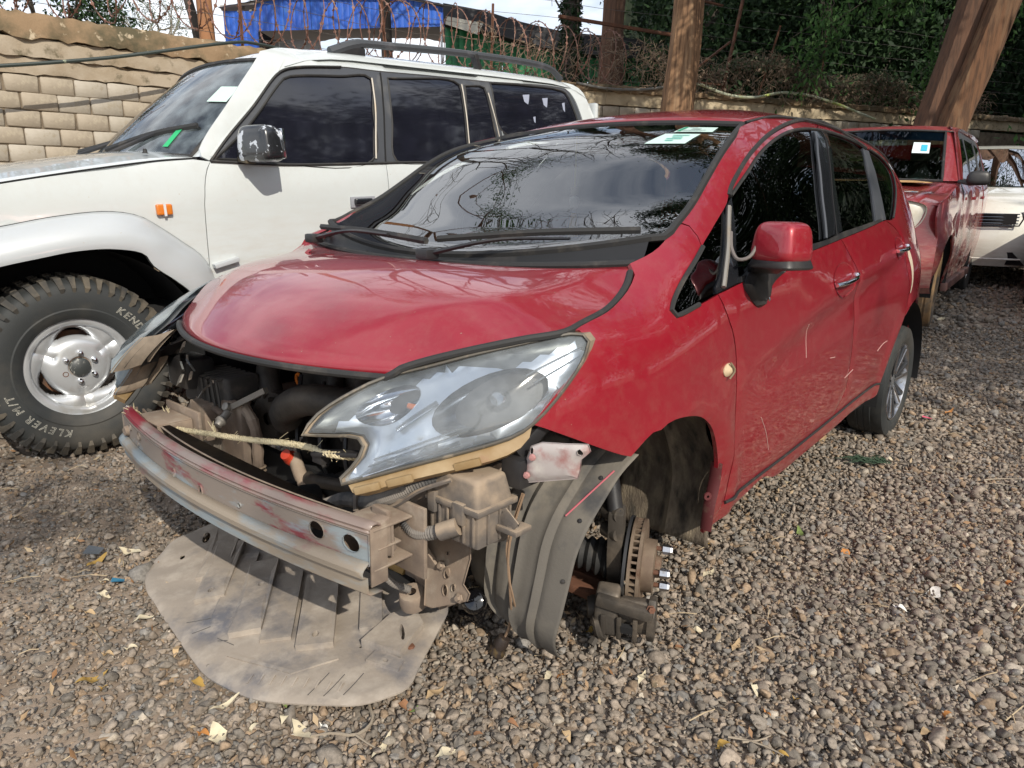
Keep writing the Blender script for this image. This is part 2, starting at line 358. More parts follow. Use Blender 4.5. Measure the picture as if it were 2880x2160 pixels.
beam_m = M('scraped bumper beam', (.25, .21, .18), .7, col2=(.23, .05, .06), ns=7, lo=.56, hi=.63, col3=(.27, .31, .33), ns3=9, lo3=.56, hi3=.66, metal=.15, bump=.12, bs=150, stretch=(1, .5, 2))
beam_red = M('scraped red flange', (.23, .015, .03), .45, col2=(.23, .175, .15), ns=8, lo=.43, hi=.56, coat=.3, stretch=(1, .4, 1))
alu = M('dusty aluminium', (.30, .28, .25), .55, metal=.5, col3=(.33, .27, .2), ns3=8, bump=.1)
chrome = M('chrome', (.75, .76, .78), .08, metal=1)
steel = M('bright steel', (.55, .55, .56), .3, metal=1, col3=(.35, .30, .25), ns3=40)
rust = M('rusty steel', (.16, .070, .040), .8, col2=(.09, .045, .03), ns=10, metal=.2, bump=.2)
iron = M('greasy cast iron', (.075, .065, .055), .6, metal=.4, col3=(.19, .155, .12), ns3=10, lo3=.45, hi3=.7, bump=.15, bs=90)
tyre_m = M('tyre rubber', (.026, .029, .030), .7, col3=(.085, .076, .062), ns3=4, lo3=.48, hi3=.82, bump=.08, bs=150)
mud = M('mud caked tyre', (.30, .19, .095), .9, col2=(.10, .085, .07), ns=4, lo=.48, hi=.62, bump=.3, bs=40)
rope_m = M('sisal rope', (.62, .53, .34), .9, col3=(.40, .32, .18), ns3=60, bump=.4, bs=300)
glass_w = glass('windscreen glass', (.74, .78, .76), 2.7, rough=.004)
glass_s = glass('side glass', (.10, .12, .11), 1.75)
glass_t = glass('tinted glass', (.012, .013, .018), 1.75, haze=.22, hcol=(.06, .064, .105), rough=.05)
glass_sv = glass('dusty windscreen glass', (.25, .30, .29), 1.8, haze=.03, hcol=(.35, .42, .45), dirt=.45)
lens = glass('headlamp lens', (.86, .89, .91), 1.55, haze=.15, hcol=(.62, .67, .71), rough=.05, dirt=.16)
lens_side = M('amber marker lens', (.60, .17, .02), .25, coat=.5)
reflector = M('headlamp reflector', (.60, .64, .70), .34, metal=.9)
bowl_m = M('lamp bowl', (.62, .64, .68), .10, metal=1)
amber_m = M('dust stained amber housing', (.24, .15, .06), .6, col2=(.34, .25, .14), ns=9, col3=(.25, .10, .06), ns3=7, lo3=.6, hi3=.75)
sticker_w = M('pale sticker', (.55, .72, .66), .5)
sticker_g = M('green print', (.02, .30, .16), .5)
ink = M('dark print', (.10, .13, .13), .6)
paper = M('white paper', (.75, .75, .73), .8)
fabric = M('dark seat fabric', (.03, .03, .033), .9)
pale_fab = M('pale interior trim', (.35, .34, .31), .8)
wood_tag = M('orange tassel', (.80, .42, .14), .7)
orange = M('orange plastic', (.55, .14, .012), .45)
red_cap = M('red cap', (.55, .05, .02), .5)
card = M('brown cardboard', (.50, .30, .13), .85, col3=(.6, .42, .22), ns3=6)
oil = M('wet black oil', (.004, .004, .005), .08, coat=.6)
# traced outlines, in metres, in each car's own frame
XS=np.array([-0.75,-0.45,0,0.6,1.2,1.8,2.3,2.6,2.9,3.2]);ZS=np.array([0.1,0.25,0.4,0.6,0.75,0.85,0.95,1.05,1.2,1.35,1.45,1.52])
YT=np.array([[0.5,0.56,0.58,0.58,0.58,0.57,0.55,0.52,0.47,0.41,0.35,0.28],[0.66,0.72,0.74,0.75,0.75,0.745,0.73,0.7,0.65,0.57,0.48,0.4],[0.755,0.81,0.835,0.845,0.845,0.843,0.825,0.785,0.72,0.65,0.585,0.5],[0.765,0.818,0.835,0.845,0.848,0.846,0.838,0.81,0.742,0.672,0.615,0.54],[0.77,0.82,0.833,0.845,0.847,0.845,0.837,0.812,0.745,0.68,0.62,0.53],[0.77,0.822,0.835,0.845,0.847,0.843,0.832,0.808,0.738,0.642,0.545,0.44],[0.775,0.828,0.84,0.845,0.845,0.838,0.81,0.748,0.625,0.53,0.45,0.36],[0.78,0.832,0.845,0.847,0.838,0.812,0.73,0.645,0.54,0.45,0.38,0.3],[0.75,0.79,0.8,0.795,0.778,0.75,0.68,0.58,0.46,0.36,0.28,0.2],[0.62,0.66,0.67,0.65,0.61,0.56,0.48,0.38,0.28,0.2,0.1,0.05]])
D={'fd_front':[[2.265,0.929],[2.239,0.889],[2.215,0.85],[2.199,0.828],[2.171,0.773],[2.15,0.708],[2.12,0.563],[2.114,0.494],[2.112,0.386],[2.113,0.293]],
'sill_f':[[2.113,0.292],[1.866,0.303],[1.56,0.314],[1.085,0.343]],
'mid':[[1.232,1.054],[1.223,1.047],[1.197,1.027],[1.16,0.995],[1.114,0.961],[1.073,0.919],[1.055,0.876],[1.055,0.814],[1.04,0.749],[1.029,0.683],[1.007,0.614],[0.988,0.51],[0.98,0.446],[1.015,0.397],[1.085,0.343]],
'belt_f':[[2.265,0.929],[2.142,0.949],[1.938,0.977],[1.674,1.011],[1.232,1.054]],
'belt_fu':[[2.126,0.965],[1.93,0.998],[1.665,1.036],[1.36,1.059],[1.172,1.082]],
'belt_r':[[1.232,1.054],[0.938,1.082],[0.556,1.12]],
'belt_ru':[[1.172,1.082],[0.913,1.103],[0.594,1.129]],
'sill_r':[[1.085,0.343],[0.803,0.365],[0.5,0.378],[0.44,0.372]],
'arch_r':[[0.44,0.372],[0.41,0.429],[0.363,0.498],[0.323,0.564],[0.278,0.63],[0.231,0.679],[0.163,0.71]],
'rd_rear':[[0.501,1.123],[0.358,1.083],[0.305,1.039],[0.288,0.986],[0.256,0.886],[0.203,0.822],[0.187,0.759],[0.231,0.679]],
'frame_o':[[2.006,1.186],[1.983,1.207],[1.941,1.236],[1.829,1.299],[1.671,1.362],[1.484,1.42],[1.286,1.466],[1.059,1.499],[0.822,1.52]],
'frame_o2':[[0.822,1.52],[0.709,1.517],[0.6,1.507],[0.493,1.477],[0.357,1.444]],
'frame_i':[[1.988,1.187],[1.877,1.246],[1.725,1.318],[1.539,1.381],[1.357,1.427],[1.196,1.452],[1.005,1.467]],
'frame_i2':[[1.005,1.467],[0.871,1.473],[0.636,1.475],[0.448,1.463],[0.357,1.444]],
'ws_edge':[[2.413,1.052],[2.368,1.075],[2.306,1.104],[2.188,1.159],[2.074,1.23],[1.959,1.304],[1.833,1.367],[1.723,1.412]],
'ap_seam':[[2.306,1.104],[2.259,1.106],[2.246,1.082],[2.252,1.048]],
'sail_o1':[[2.252,1.048],[2.377,0.977],[2.453,0.921],[2.474,0.9],[2.468,0.89],[2.44,0.892],[2.363,0.909],[2.265,0.929]],
'sail_o2':[[2.252,1.048],[2.14,1.104],[2.034,1.162],[2.006,1.186]],
'sail_g':[[2.057,1.144],[2.251,1.046],[2.375,0.969],[2.44,0.919],[2.44,0.907],[2.356,0.925],[2.265,0.945],[2.217,0.978],[2.147,1.049]],
'glass_f':[[1.985,1.179],[1.887,1.234],[1.739,1.305],[1.557,1.367],[1.378,1.412],[1.225,1.435],[1.125,1.445],[1.189,1.365],[1.24,1.267],[1.395,1.059],[1.665,1.036],[1.93,0.998],[2.126,0.965],[2.064,1.066]],
'glass_r':[[0.91,1.459],[0.709,1.46],[0.513,1.449],[0.416,1.432],[0.466,1.356],[0.535,1.239],[0.621,1.127],[0.913,1.103],[1.172,1.082],[1.065,1.264]],
'glass_q':[[0.312,1.436],[0.101,1.404],[-0.013,1.353],[0.035,1.294],[0.196,1.204],[0.347,1.139],[0.461,1.132],[0.413,1.218],[0.355,1.331]],
'quarter_o':[[0.357,1.444],[0.278,1.444],[0.055,1.412],[-0.062,1.361],[-0.008,1.299],[0.165,1.205],[0.331,1.133],[0.501,1.123]],
'bpillar':[[1.115,1.452],[0.877,1.471],[1.065,1.264],[1.164,1.082],[1.386,1.057],[1.24,1.267]],
'cpillar':[[0.396,1.443],[0.295,1.437],[0.345,1.338],[0.399,1.218],[0.458,1.125],[0.648,1.117],[0.535,1.239],[0.466,1.356]],
'msail':[[2.041,1.154],[1.99,1.183],[2.048,1.093],[2.133,0.951],[2.265,0.929],[2.261,0.945],[2.211,0.982],[2.144,1.049]],
'hood_e':[[2.832,0.886],[2.767,0.9],[2.668,0.919],[2.583,0.95],[2.541,0.976],[2.519,0.997],[2.521,1.013]],
'fen_w':[[2.521,1.013],[2.434,1.04],[2.373,1.07],[2.368,1.075],[2.306,1.104]],
'fen_fl':[[2.694,0.588],[2.717,0.595],[2.784,0.624],[2.869,0.664],[2.959,0.707]],
'lamp_e':[[2.959,0.707],[2.925,0.743],[2.878,0.786],[2.826,0.832],[2.792,0.865],[2.789,0.878],[2.832,0.886]],
'arch_f':[[2.201,0.214],[2.211,0.288],[2.202,0.331],[2.196,0.365],[2.194,0.401],[2.207,0.452],[2.23,0.499],[2.255,0.536],[2.287,0.569],[2.322,0.593],[2.369,0.616],[2.43,0.632],[2.5,0.642],[2.548,0.641],[2.589,0.629],[2.615,0.629],[2.644,0.616],[2.694,0.588]],
'sill_lo':[[2.201,0.214],[2.044,0.239],[1.936,0.255],[1.784,0.276],[1.656,0.24],[1.356,0.256],[1.04,0.279],[0.804,0.304],[0.618,0.31],[0.474,0.308],[0.436,0.327],[0.44,0.372]],
'handle_f':[[1.375,0.902],[1.149,0.927],[1.136,0.903],[1.356,0.886]],
'handle_fc':[[1.249,0.909],[1.378,0.917],[1.249,0.957],[1.118,0.902],[1.235,0.855]],
'handle_r':[[0.522,0.988],[0.334,1.006],[0.447,1.009]],
'plug':[[2.217,0.72],[2.254,0.726],[2.221,0.739],[2.179,0.714],[2.212,0.698]],
'foot':[[2.004,1],[1.804,0.992],[1.808,0.973],[1.871,0.955],[1.951,0.925],[1.985,0.887],[2.025,0.875],[2.065,0.886],[2.108,0.924],[2.123,0.944],[2.089,0.972]],
'lamp_top':[[3.268,0.405,0.675],[3.245,0.407,0.703],[3.214,0.42,0.728],[3.167,0.447,0.758],[3.125,0.47,0.778],[3.094,0.491,0.789],[3.046,0.547,0.809],[2.985,0.614,0.835],[2.921,0.679,0.857],[2.851,0.739,0.877],[2.827,0.76,0.881],[2.812,0.779,0.877],[2.81,0.787,0.865]],
'lamp_rear':[[2.81,0.787,0.865],[2.822,0.79,0.845],[2.843,0.79,0.817],[2.897,0.78,0.762],[2.937,0.768,0.724],[2.965,0.757,0.702],[2.989,0.743,0.687],[3.014,0.726,0.677],[3.081,0.669,0.653],[3.144,0.609,0.63],[3.193,0.555,0.608],[3.241,0.499,0.586]],
'lamp_in':[[3.241,0.499,0.586],[3.247,0.489,0.586],[3.223,0.499,0.611],[3.197,0.505,0.64],[3.188,0.502,0.655],[3.186,0.489,0.668],[3.203,0.471,0.673],[3.233,0.443,0.674],[3.268,0.405,0.675]],
'amber':[[2.965,0.757,0.701],[2.972,0.761,0.687],[3,0.753,0.661],[3.037,0.728,0.643],[3.093,0.681,0.626],[3.154,0.62,0.605],[3.194,0.578,0.589],[3.229,0.539,0.572],[3.242,0.518,0.571],[3.241,0.505,0.583]],
'proj_big':[[3.023,0.661,0.738],[2.932,0.706,0.814],[2.954,0.73,0.751],[3.006,0.718,0.698],[3.11,0.614,0.67],[3.091,0.616,0.693]],
'proj_small':[[3.126,0.5,0.739],[3.092,0.529,0.763],[3.112,0.548,0.721],[3.143,0.519,0.702],[3.185,0.467,0.703],[3.149,0.471,0.744]],
'hood_lip':[[2.978,-0.75,0.759],[3.173,-0.289,0.797],[3.207,-0.127,0.794],[3.215,-0.013,0.788],[3.212,0.074,0.784],[3.199,0.178,0.781],[3.172,0.292,0.782],[3.145,0.374,0.785],[3.124,0.427,0.787],[3.097,0.487,0.794],[3.053,0.569,0.82]],
'hood_rear':[[2.469,-0.75,0.987],[2.642,-0.409,0.987],[2.71,-0.15,0.988],[2.716,0.096,0.982],[2.693,0.241,0.98],[2.639,0.418,0.982],[2.571,0.568,0.988],[2.519,0.658,1.001]],
'hood_crease':[]}
E={'hood_e':[[0.147,1.113],[-0.061,1.144],[-0.278,1.169],[-0.416,1.191],[-0.58,1.204]],
'cut':[[-0.656,1.195],[-0.627,1.145],[-0.601,1.026],[-0.593,0.891],[-0.59,0.781],[-0.589,0.739]],
'belt':[[-0.656,1.195],[-0.975,1.181],[-1.324,1.183],[-1.601,1.189],[-1.683,1.191],[-1.886,1.193]],
'fr_o':[[-0.656,1.195],[-0.754,1.296],[-0.91,1.44],[-1.064,1.592],[-1.12,1.623],[-1.208,1.642],[-1.444,1.663],[-1.684,1.662],[-2.015,1.667],[-2.464,1.668]],
'glass_f':[[-0.683,1.205],[-0.859,1.342],[-1.058,1.539],[-1.109,1.582],[-1.17,1.597],[-1.428,1.616],[-1.613,1.622],[-1.586,1.467],[-1.53,1.205]],
'glass_r':[[-1.724,1.63],[-2.234,1.637],[-2.239,1.553],[-2.217,1.313],[-2.209,1.256],[-1.674,1.201],[-1.694,1.394]],
'glass_v':[[-2.279,1.629],[-2.436,1.63],[-2.447,1.583],[-2.459,1.377],[-2.463,1.304],[-2.243,1.269]],
'glass_q':[[-2.5,1.661],[-2.821,1.671],[-3.217,1.649],[-3.241,1.603],[-3.282,1.488],[-3.283,1.392],[-2.519,1.378]],
'rear':[[-3.244,1.741],[-3.349,1.724],[-3.413,1.676],[-3.444,1.605],[-3.481,1.518]],
'bp':[[-1.441,1.657],[-1.683,1.654],[-1.601,1.189]],
'rdr':[[-2.437,1.663],[-2.478,1.639],[-2.514,1.387]],
'flare_o':[[0.176,0.957],[-0.005,0.985],[-0.2,0.996],[-0.316,0.973],[-0.402,0.916],[-0.491,0.844],[-0.559,0.784],[-0.605,0.68]],
'flare_i':[[0.215,0.739],[0.071,0.839],[-0.038,0.853],[-0.179,0.851],[-0.294,0.819],[-0.319,0.772],[-0.406,0.695],[-0.467,0.632]],
'crease':[[0.167,1.007],[-0.326,1.042],[-0.598,1.043],[-0.954,1.057],[-1.306,1.071]],
'marker':[[-0.418,1]],
'handle':[[-1.374,1.015],[-1.472,1.008],[-1.47,0.971],[-1.375,0.971]],
'crease2':[[-0.59,0.781],[-0.694,0.772],[-0.849,0.803]],
'ws_l':[[-0.651,0.66,1.214],[-0.858,0.66,1.438],[-1.035,0.66,1.628]],
'ws_r':[[-0.769,-0.66,1.328],[-0.974,-0.66,1.528],[-1.15,-0.66,1.675]],
'ws_top0':[[-1.141,0,1.709],[-1.079,0,1.692]],
'ws_bot0':[[-0.706,0,1.243],[-0.481,0,1.233]],
'rail':[[-1.48,0.6,1.738],[-1.621,0.6,1.79],[-1.836,0.6,1.807],[-2.408,0.6,1.828],[-3.104,0.6,1.811],[-3.283,0.6,1.752]],
'mirror':[[-0.728,0.98,1.317],[-0.803,0.98,1.351],[-0.932,0.98,1.33],[-0.944,0.98,1.27],[-0.931,0.98,1.183],[-0.783,0.98,1.186],[-0.715,0.98,1.208]],
'wip':[[-0.458,0,1.226],[-0.6,0,1.295],[-0.788,0,1.318],[-0.394,0,1.222],[-0.52,0,1.297]],
'roofE':[[-1.057,0.62,1.639],[-1.251,0.62,1.723],[-1.474,0.62,1.736],[-1.689,0.62,1.737],[-2.235,0.62,1.756],[-2.895,0.62,1.756],[-3.281,0.62,1.744]]}
# ---------------------------------------------------------------- ground
REAR = np.array([1.387693, 4.076588]); FWD = np.array([math.cos(4.001251), math.sin(4.001251)])
def gz(x, y):
    d = (x-REAR[0])*FWD[0]+(y-REAR[1])*FWD[1]
    a = np.where(d > 0, .05*np.minimum(d, 7), .045*np.minimum(-d, 5))
    s = .012*np.exp(-(d/.5)**2)
    return a+s-.012+.012*np.sin(x*2.1+y*.7)*np.cos(y*1.7-x*.4)+.006*np.sin(x*5.3)*np.sin(y*4.1)
xs = np.concatenate([np.linspace(-400, -12, 14), np.linspace(-10, 16, 105), np.linspace(18, 400, 14)]); ys = np.concatenate([np.linspace(-300, -12, 10), np.linspace(-10, 24, 137), np.linspace(26, 700, 16)])
gx, gy = np.meshgrid(xs, ys, indexing='ij'); gzz = gz(gx, gy)
soil = M('packed dusty soil', (.25, .19, .14), .95, col2=(.18, .14, .105), ns=1.3, col3=(.33, .26, .20), ns3=14, lo3=.42, hi3=.7, bump=.6, bs=25, obj=True)
g_o = grid('ground', np.stack([gx, gy, gzz], -1), soil, None, ang=180); tag(g_o, kind='structure')

def rock_variants(k, sub):
    out = []
    for i in range(k):
        bm = bmesh.new(); bmesh.ops.create_icosphere(bm, subdivisions=sub, radius=1)
        V = np.array([tuple(v.co) for v in bm.verts]); F = np.array([[v.index for v in f.verts] for f in bm.faces]); bm.free()
        for _ in range(7):
            n = nrng.normal(size=3); n /= np.linalg.norm(n); d = nrng.uniform(.30, .66); s = V@n; V = np.where((s > d)[:, None], V-np.outer(s-d, n), V)
        V += nrng.normal(scale=.03, size=V.shape); V *= nrng.uniform([.8, .65, .5], [1.25, 1.0, .8]); V /= np.abs(V).max()
        out.append((V, F))
    return out
stone_m = M('crushed stone', (.23, .20, .175), .9, bump=.25, bs=220, obj=True)
nt = stone_m.node_tree; at = nt.nodes.new('ShaderNodeAttribute'); at.attribute_name = 'stone_tint'
tx = nt.nodes.new('ShaderNodeTexNoise'); tx.inputs['Scale'].default_value = 130; tx.inputs['Detail'].default_value = 4
tcx = nt.nodes.new('ShaderNodeTexCoord'); nt.links.new(tcx.outputs['Object'], tx.inputs['Vector'])
mrx = nt.nodes.new('ShaderNodeMapRange'); mrx.inputs['From Min'].default_value = .3; mrx.inputs['From Max'].default_value = .7; mrx.inputs['To Min'].default_value = .72; mrx.inputs['To Max'].default_value = 1.25; nt.links.new(tx.outputs['Fac'], mrx.inputs['Value'])
mlx = nt.nodes.new('ShaderNodeMix'); mlx.data_type = 'RGBA'; mlx.blend_type = 'MULTIPLY'; mlx.inputs[0].default_value = 1
nt.links.new(at.outputs['Color'], mlx.inputs[6]); nt.links.new(mrx.outputs[0], mlx.inputs[7]); nt.links.new(mlx.outputs[2], nt.nodes['Principled BSDF'].inputs['Base Color'])
def gravel(name, X, Y, S, Z, variants, smooth=False):
    N = len(X); K = len(variants); vi = nrng.integers(0, K, N); Vs = []; Fs = []; Cs = []; off = 0
    base = np.array([[.25, .212, .178], [.21, .185, .16], [.285, .24, .20], [.165, .148, .13], [.29, .215, .15], [.215, .205, .195], [.37, .33, .28]])
    pick = base[nrng.choice(7, N, p=[.26, .22, .17, .13, .10, .09, .03])]*nrng.uniform(.74, 1.24, (N, 1))*np.array([1.03, 1.0, .95])
    for k in range(K):
        id_ = np.where(vi == k)[0]; V, F = variants[k]; n = len(id_)
        if not n: continue
        q = nrng.normal(size=(n, 4)); q[:, 0] += .0; q /= np.linalg.norm(q, axis=1)[:, None]; w, x, y, z = q.T
        Rm = np.stack([1-2*(y*y+z*z), 2*(x*y-z*w), 2*(x*z+y*w), 2*(x*y+z*w), 1-2*(x*x+z*z), 2*(y*z-x*w), 2*(x*z-y*w), 2*(y*z+x*w), 1-2*(x*x+y*y)], -1).reshape(n, 3, 3)
        P = np.einsum('nij,vj->nvi', Rm, V)*S[id_, None, None]; P[..., 2] *= .8
        P += np.stack([X[id_], Y[id_], Z[id_]], -1)[:, None, :]
        Vs.append(P.reshape(-1, 3)); Fs.append((F[None]+(np.arange(n)*len(V))[:, None, None]).reshape(-1, 3)+off); off += n*len(V)
        Cs.append(np.repeat(pick[id_], len(V), axis=0))
    V = np.concatenate(Vs).astype(np.float32); F = np.concatenate(Fs).astype(np.int32); C = np.concatenate(Cs).astype(np.float32)
    me = bpy.data.meshes.new(name); me.vertices.add(len(V)); me.vertices.foreach_set('co', V.ravel())
    me.loops.add(F.size); me.loops.foreach_set('vertex_index', F.ravel()); me.polygons.add(len(F))
    me.polygons.foreach_set('loop_start', np.arange(0, F.size, 3, dtype=np.int32)); me.polygons.foreach_set('loop_total', np.full(len(F), 3, dtype=np.int32))
    me.materials.append(stone_m); me.update(calc_edges=True)
    a = me.attributes.new('stone_tint', 'FLOAT_COLOR', 'POINT'); a.data.foreach_set('color', np.concatenate([C, np.ones((len(C), 1), np.float32)], 1).ravel())
    if smooth: me.shade_smooth(); me.set_sharp_from_angle(angle=R(32))
    o = bpy.data.objects.new(name, me); COL.objects.link(o); return tag(o, kind='stuff')
def scatter(y0, y1, sp):
    """jittered points over the strip of ground in front of the camera"""
    hw = lambda y: .80*y+.55
    xg, yg = np.meshgrid(np.arange(-hw(y1), hw(y1), sp), np.arange(y0, y1, sp)); xg, yg = xg.ravel(), yg.ravel()
    xg = xg+nrng.uniform(-.55, .55, len(xg))*sp; yg = yg+nrng.uniform(-.55, .55, len(yg))*sp
    k = np.abs(xg) < hw(yg); return xg[k], yg[k]
rk2 = rock_variants(26, 2); rk1 = rock_variants(22, 1)
def dirtpatch(x, y):   # the left foreground is trodden into the soil
    return 1/(1+np.exp(-(-(x+.75)-.35*(y-1.6)+.25*np.sin(3*y)+.2*np.sin(5*x+1))*4))
for nm, y0, y1, sp, var, s0, s1 in (('gravel', .75, 1.9, .0150, rk2, .0105, .0195), ('gravel', 1.9, 3.4, .0165, rk1, .0115, .020), ('gravel', 3.4, 6.0, .025, rk1, .015, .026), ('gravel', 6.0, 12.0, .055, rk1, .024, .042)):
    X, Y_ = scatter(y0, y1, sp); S = nrng.uniform(s0, s1, len(X))*np.exp(nrng.normal(0, .30, len(X)))*.76
    if sp < .03:
        dp = dirtpatch(X, Y_); k = nrng.uniform(size=len(X)) > .38*dp; X, Y_, S, dp = X[k], Y_[k], S[k], dp[k]; sink = dp*.55
    else:
        k = ~((X < -1.5+.0*Y_) & (Y_ > 4.2+0*X)); X, Y_, S = X[k], Y_[k], S[k]; sink = 0*X
    Z = gz(X, Y_)+S*(nrng.uniform(-.35, .55, len(X))-sink)+.004
    gravel(nm, X, Y_, S, Z, var)
# a second, thinner layer lying on top near the camera
X, Y_ = scatter(.75, 3.2, .042); S = nrng.uniform(.008, .017, len(X)); k = nrng.uniform(size=len(X)) > .55*dirtpatch(X, Y_); X, Y_, S = X[k], Y_[k], S[k]
gravel('gravel', X, Y_, S, gz(X, Y_)+S*.7+.006, rk2)
# fines and grit between the stones
X, Y_ = scatter(.8, 2.6, .017); S = nrng.uniform(.003, .0065, len(X)); gravel('grit', X, Y_, S, gz(X, Y_)+.012+nrng.uniform(-.006, .008, len(X)), rk1)
# ---------------------------------------------------------------- red hatchback
def crw(xs, t):
    n = len(xs); t = min(max(float(t), xs[0]), xs[-1]); i = int(min(max(np.searchsorted(xs, t)-1, 0), n-2)); h = xs[i+1]-xs[i]; s = (t-xs[i])/h
    w = np.zeros(n); w[i] += 2*s**3-3*s**2+1; w[i+1] += 3*s**2-2*s**3
    for j, c in ((i, s**3-2*s**2+s), (i+1, s**3-s**2)):
        if j == 0: w[1] += c*h/(xs[1]-xs[0]); w[0] -= c*h/(xs[1]-xs[0])
        elif j == n-1: w[n-1] += c*h/(xs[-1]-xs[-2]); w[n-2] -= c*h/(xs[-1]-xs[-2])
        else: k = c*h/(xs[j+1]-xs[j-1]); w[j+1] += k; w[j-1] -= k
    return w
def Ys(x, z):
    y = float(crw(XS, x)@YT@crw(ZS, z))
    # pressed shoulder crease running forward and down from the rear handle, and the lip round the front arch
    if .1 < x < 2.1:
        zl = 1.0-.15*(x-.3)/1.0-.03*max(0, x-1.2)**2*2
        a = min(1, (x-.1)/.35)*min(1, (2.1-x)/.5); dz_ = z-zl
        y += a*(.010*math.exp(-(max(dz_, 0)/.07)**2) if dz_ > 0 else .010*math.exp(-(dz_/.022)**2)-.0)-a*.008*math.exp(-((dz_+.07)/.06)**2)
    r = math.hypot(x-2.45, z-.26); 
    if z > .2: y += .010*math.exp(-((r-.385)/.035)**2)
    if z < .8: r2 = math.hypot(x+.02, z-.27); y += .008*math.exp(-((r2-.47)/.04)**2)
    return y
def side(off=0., rnd=0.):
    def f(a, b, d): return (a, Ys(a, b)+off-(rnd*(1-min(d/.012, 1))**2 if rnd else 0), b)
    return f
car = thing('red_hatchback', 'red hatchback in the foreground with its front bumper and front wheel missing', 'car', (1.387693, 4.076588, -.00041), (.009638, -.030344, 4.001251))
st = .03
d2 = lambda k, *sl: np.array(D[k], float)
rv = lambda k: d2(k)[::-1]
def bodyp(name, ol, m=red, off=0., both=True, **kw):
    kw.setdefault('flip', True); o = panel(name, ol, side(off, kw.pop('rnd', .003)), m, car, **kw)
    if both:
        me = o.data.copy(); me.transform(Matrix.Scale(-1, 4, (0, 1, 0))); me.flip_normals()
        o2 = bpy.data.objects.new(name, me); link(o2, car)
    return o
bodyp('front_fender', chain(st, d2('hood_e'), d2('fen_w'), d2('ap_seam')[:], d2('sail_o1'), d2('fd_front'), np.array([[2.113, .292], [2.16, .235], [2.201, .214]]), d2('arch_f'), d2('fen_fl'), d2('lamp_e')), inset=.0025)
fdoor = bodyp('front_door', chain(st, d2('fd_front'), d2('sill_f'), rv('mid'), rv('belt_f')))
rdoor = bodyp('rear_door', chain(st, d2('mid'), d2('sill_r'), d2('arch_r'), rv('rd_rear')[0:], rv('belt_r')))
bodyp('sill', chain(st, d2('sill_f'), d2('sill_r'), rv('sill_lo'), np.array([[2.201, .214], [2.16, .235], [2.113, .292]])), inset=.0015)
ditch = np.array([(1.62, 1.437), (1.45, 1.468), (1.2, 1.49), (.9, 1.503), (.5, 1.499), (.2, 1.480), (-.1, 1.44), (-.35, 1.39), (-.5, 1.34)])
tail = np.array([(-.5, 1.34), (-.58, 1.22), (-.60, 1.08), (-.56, .95), (-.60, .8), (-.64, .62), (-.63, .42), (-.58, .27)])
arch_back = np.array([(-.58, .27), (-.50, .27), (-.49, .40), (-.44, .52), (-.36, .62), (-.24, .695), (-.10, .735), (.05, .735), (.163, .71)])
bodyp('body_side', chain(st, d2('ws_edge')[2:], ditch, tail, arch_back, d2('arch_r')[::-1][:3][:1], np.array([[.163, .71], [.231, .679]]), rv('rd_rear'), rv('quarter_o'), rv('frame_o2'), rv('frame_o'), rv('sail_o2'), rv('ap_seam')), both=True)
bodyp('door_frame', chain(st*.7, d2('frame_o'), np.array([[.822, 1.52], [1.005, 1.467]]), rv('frame_i')), both=False, off=-.006, thick=.02)
bodyp('door_frame', chain(st*.7, d2('frame_o2'), rv('frame_i2'), np.array([[1.005, 1.467], [.822, 1.52]])), both=False, off=-.006, thick=.02)
def sidetube(name, pts, r, m, off=0.0, parent=car, flat=1.0, both=False):
    q = crs(np.asarray(pts, float), step=.02); P = [(a, Ys(a, b)+off, b) for a, b in q]
    mb = MB(); mb.tube(P, r, 6, flat=flat)
    if both: mb.tube([(a, -b, c) for a, b, c in P], r, 6, flat=flat)
    return mb.obj(name, m, parent)
sidetube('weatherstrip', np.vstack([d2('frame_o'), d2('frame_o2')[1:]]), .008, rubber, -.004)
sidetube('weatherstrip', np.vstack([d2('frame_i'), d2('frame_i2')[1:]]), .006, rubber, -.008)
sidetube('weatherstrip', d2('sail_o1')[:-1], .007, rubber, -.001)
sidetube('window_seal', np.vstack([d2('quarter_o')[1:-1]]), .005, rubber, -.003)
gl_f = bodyp('side_window', chain(st, np.vstack([d2('glass_f'), d2('glass_f')[:1]])), glass_s, -.016, thick=0, inset=-.008, rnd=0)
bodyp('side_window', chain(st, np.vstack([d2('glass_r'), d2('glass_r')[:1]])), glass_s, -.016, thick=0, inset=-.008, rnd=0)
bodyp('quarter_window', chain(st, np.vstack([d2('glass_q'), d2('glass_q')[:1]])), glass_s, -.010, thick=0, inset=-.008, rnd=0)
bodyp('quarter_window', chain(st, np.vstack([d2('sail_g'), d2('sail_g')[:1]])), glass_s, -.012, thick=0, inset=-.01, rnd=0)
bodyp('pillar_trim', chain(.05, *[d2('bpillar')[i:i+2] for i in range(5)], d2('bpillar')[[5, 0]]), black_gl, -.005, inset=0, rnd=.004)
bodyp('pillar_trim', chain(.05, *[d2('cpillar')[i:i+2] for i in range(7)], d2('cpillar')[[7, 0]]), grey_trim, -.005, inset=0, rnd=.004)
bodyp('mirror_sail', chain(.04, *[d2('msail')[i:i+2] for i in range(7)], d2('msail')[[7, 0]]), black_gl, -.003, inset=0, rnd=.004)
bodyp('belt_moulding', chain(st, np.array([[2.135, .951], [2.126, .968]]), d2('belt_fu'), d2('belt_ru')[1:], np.array([[.594, 1.129], [.556, 1.12]]), rv('belt_r'), rv('belt_f')[:-1]), black_pl, .004, inset=.001, rnd=.004, thick=.014)
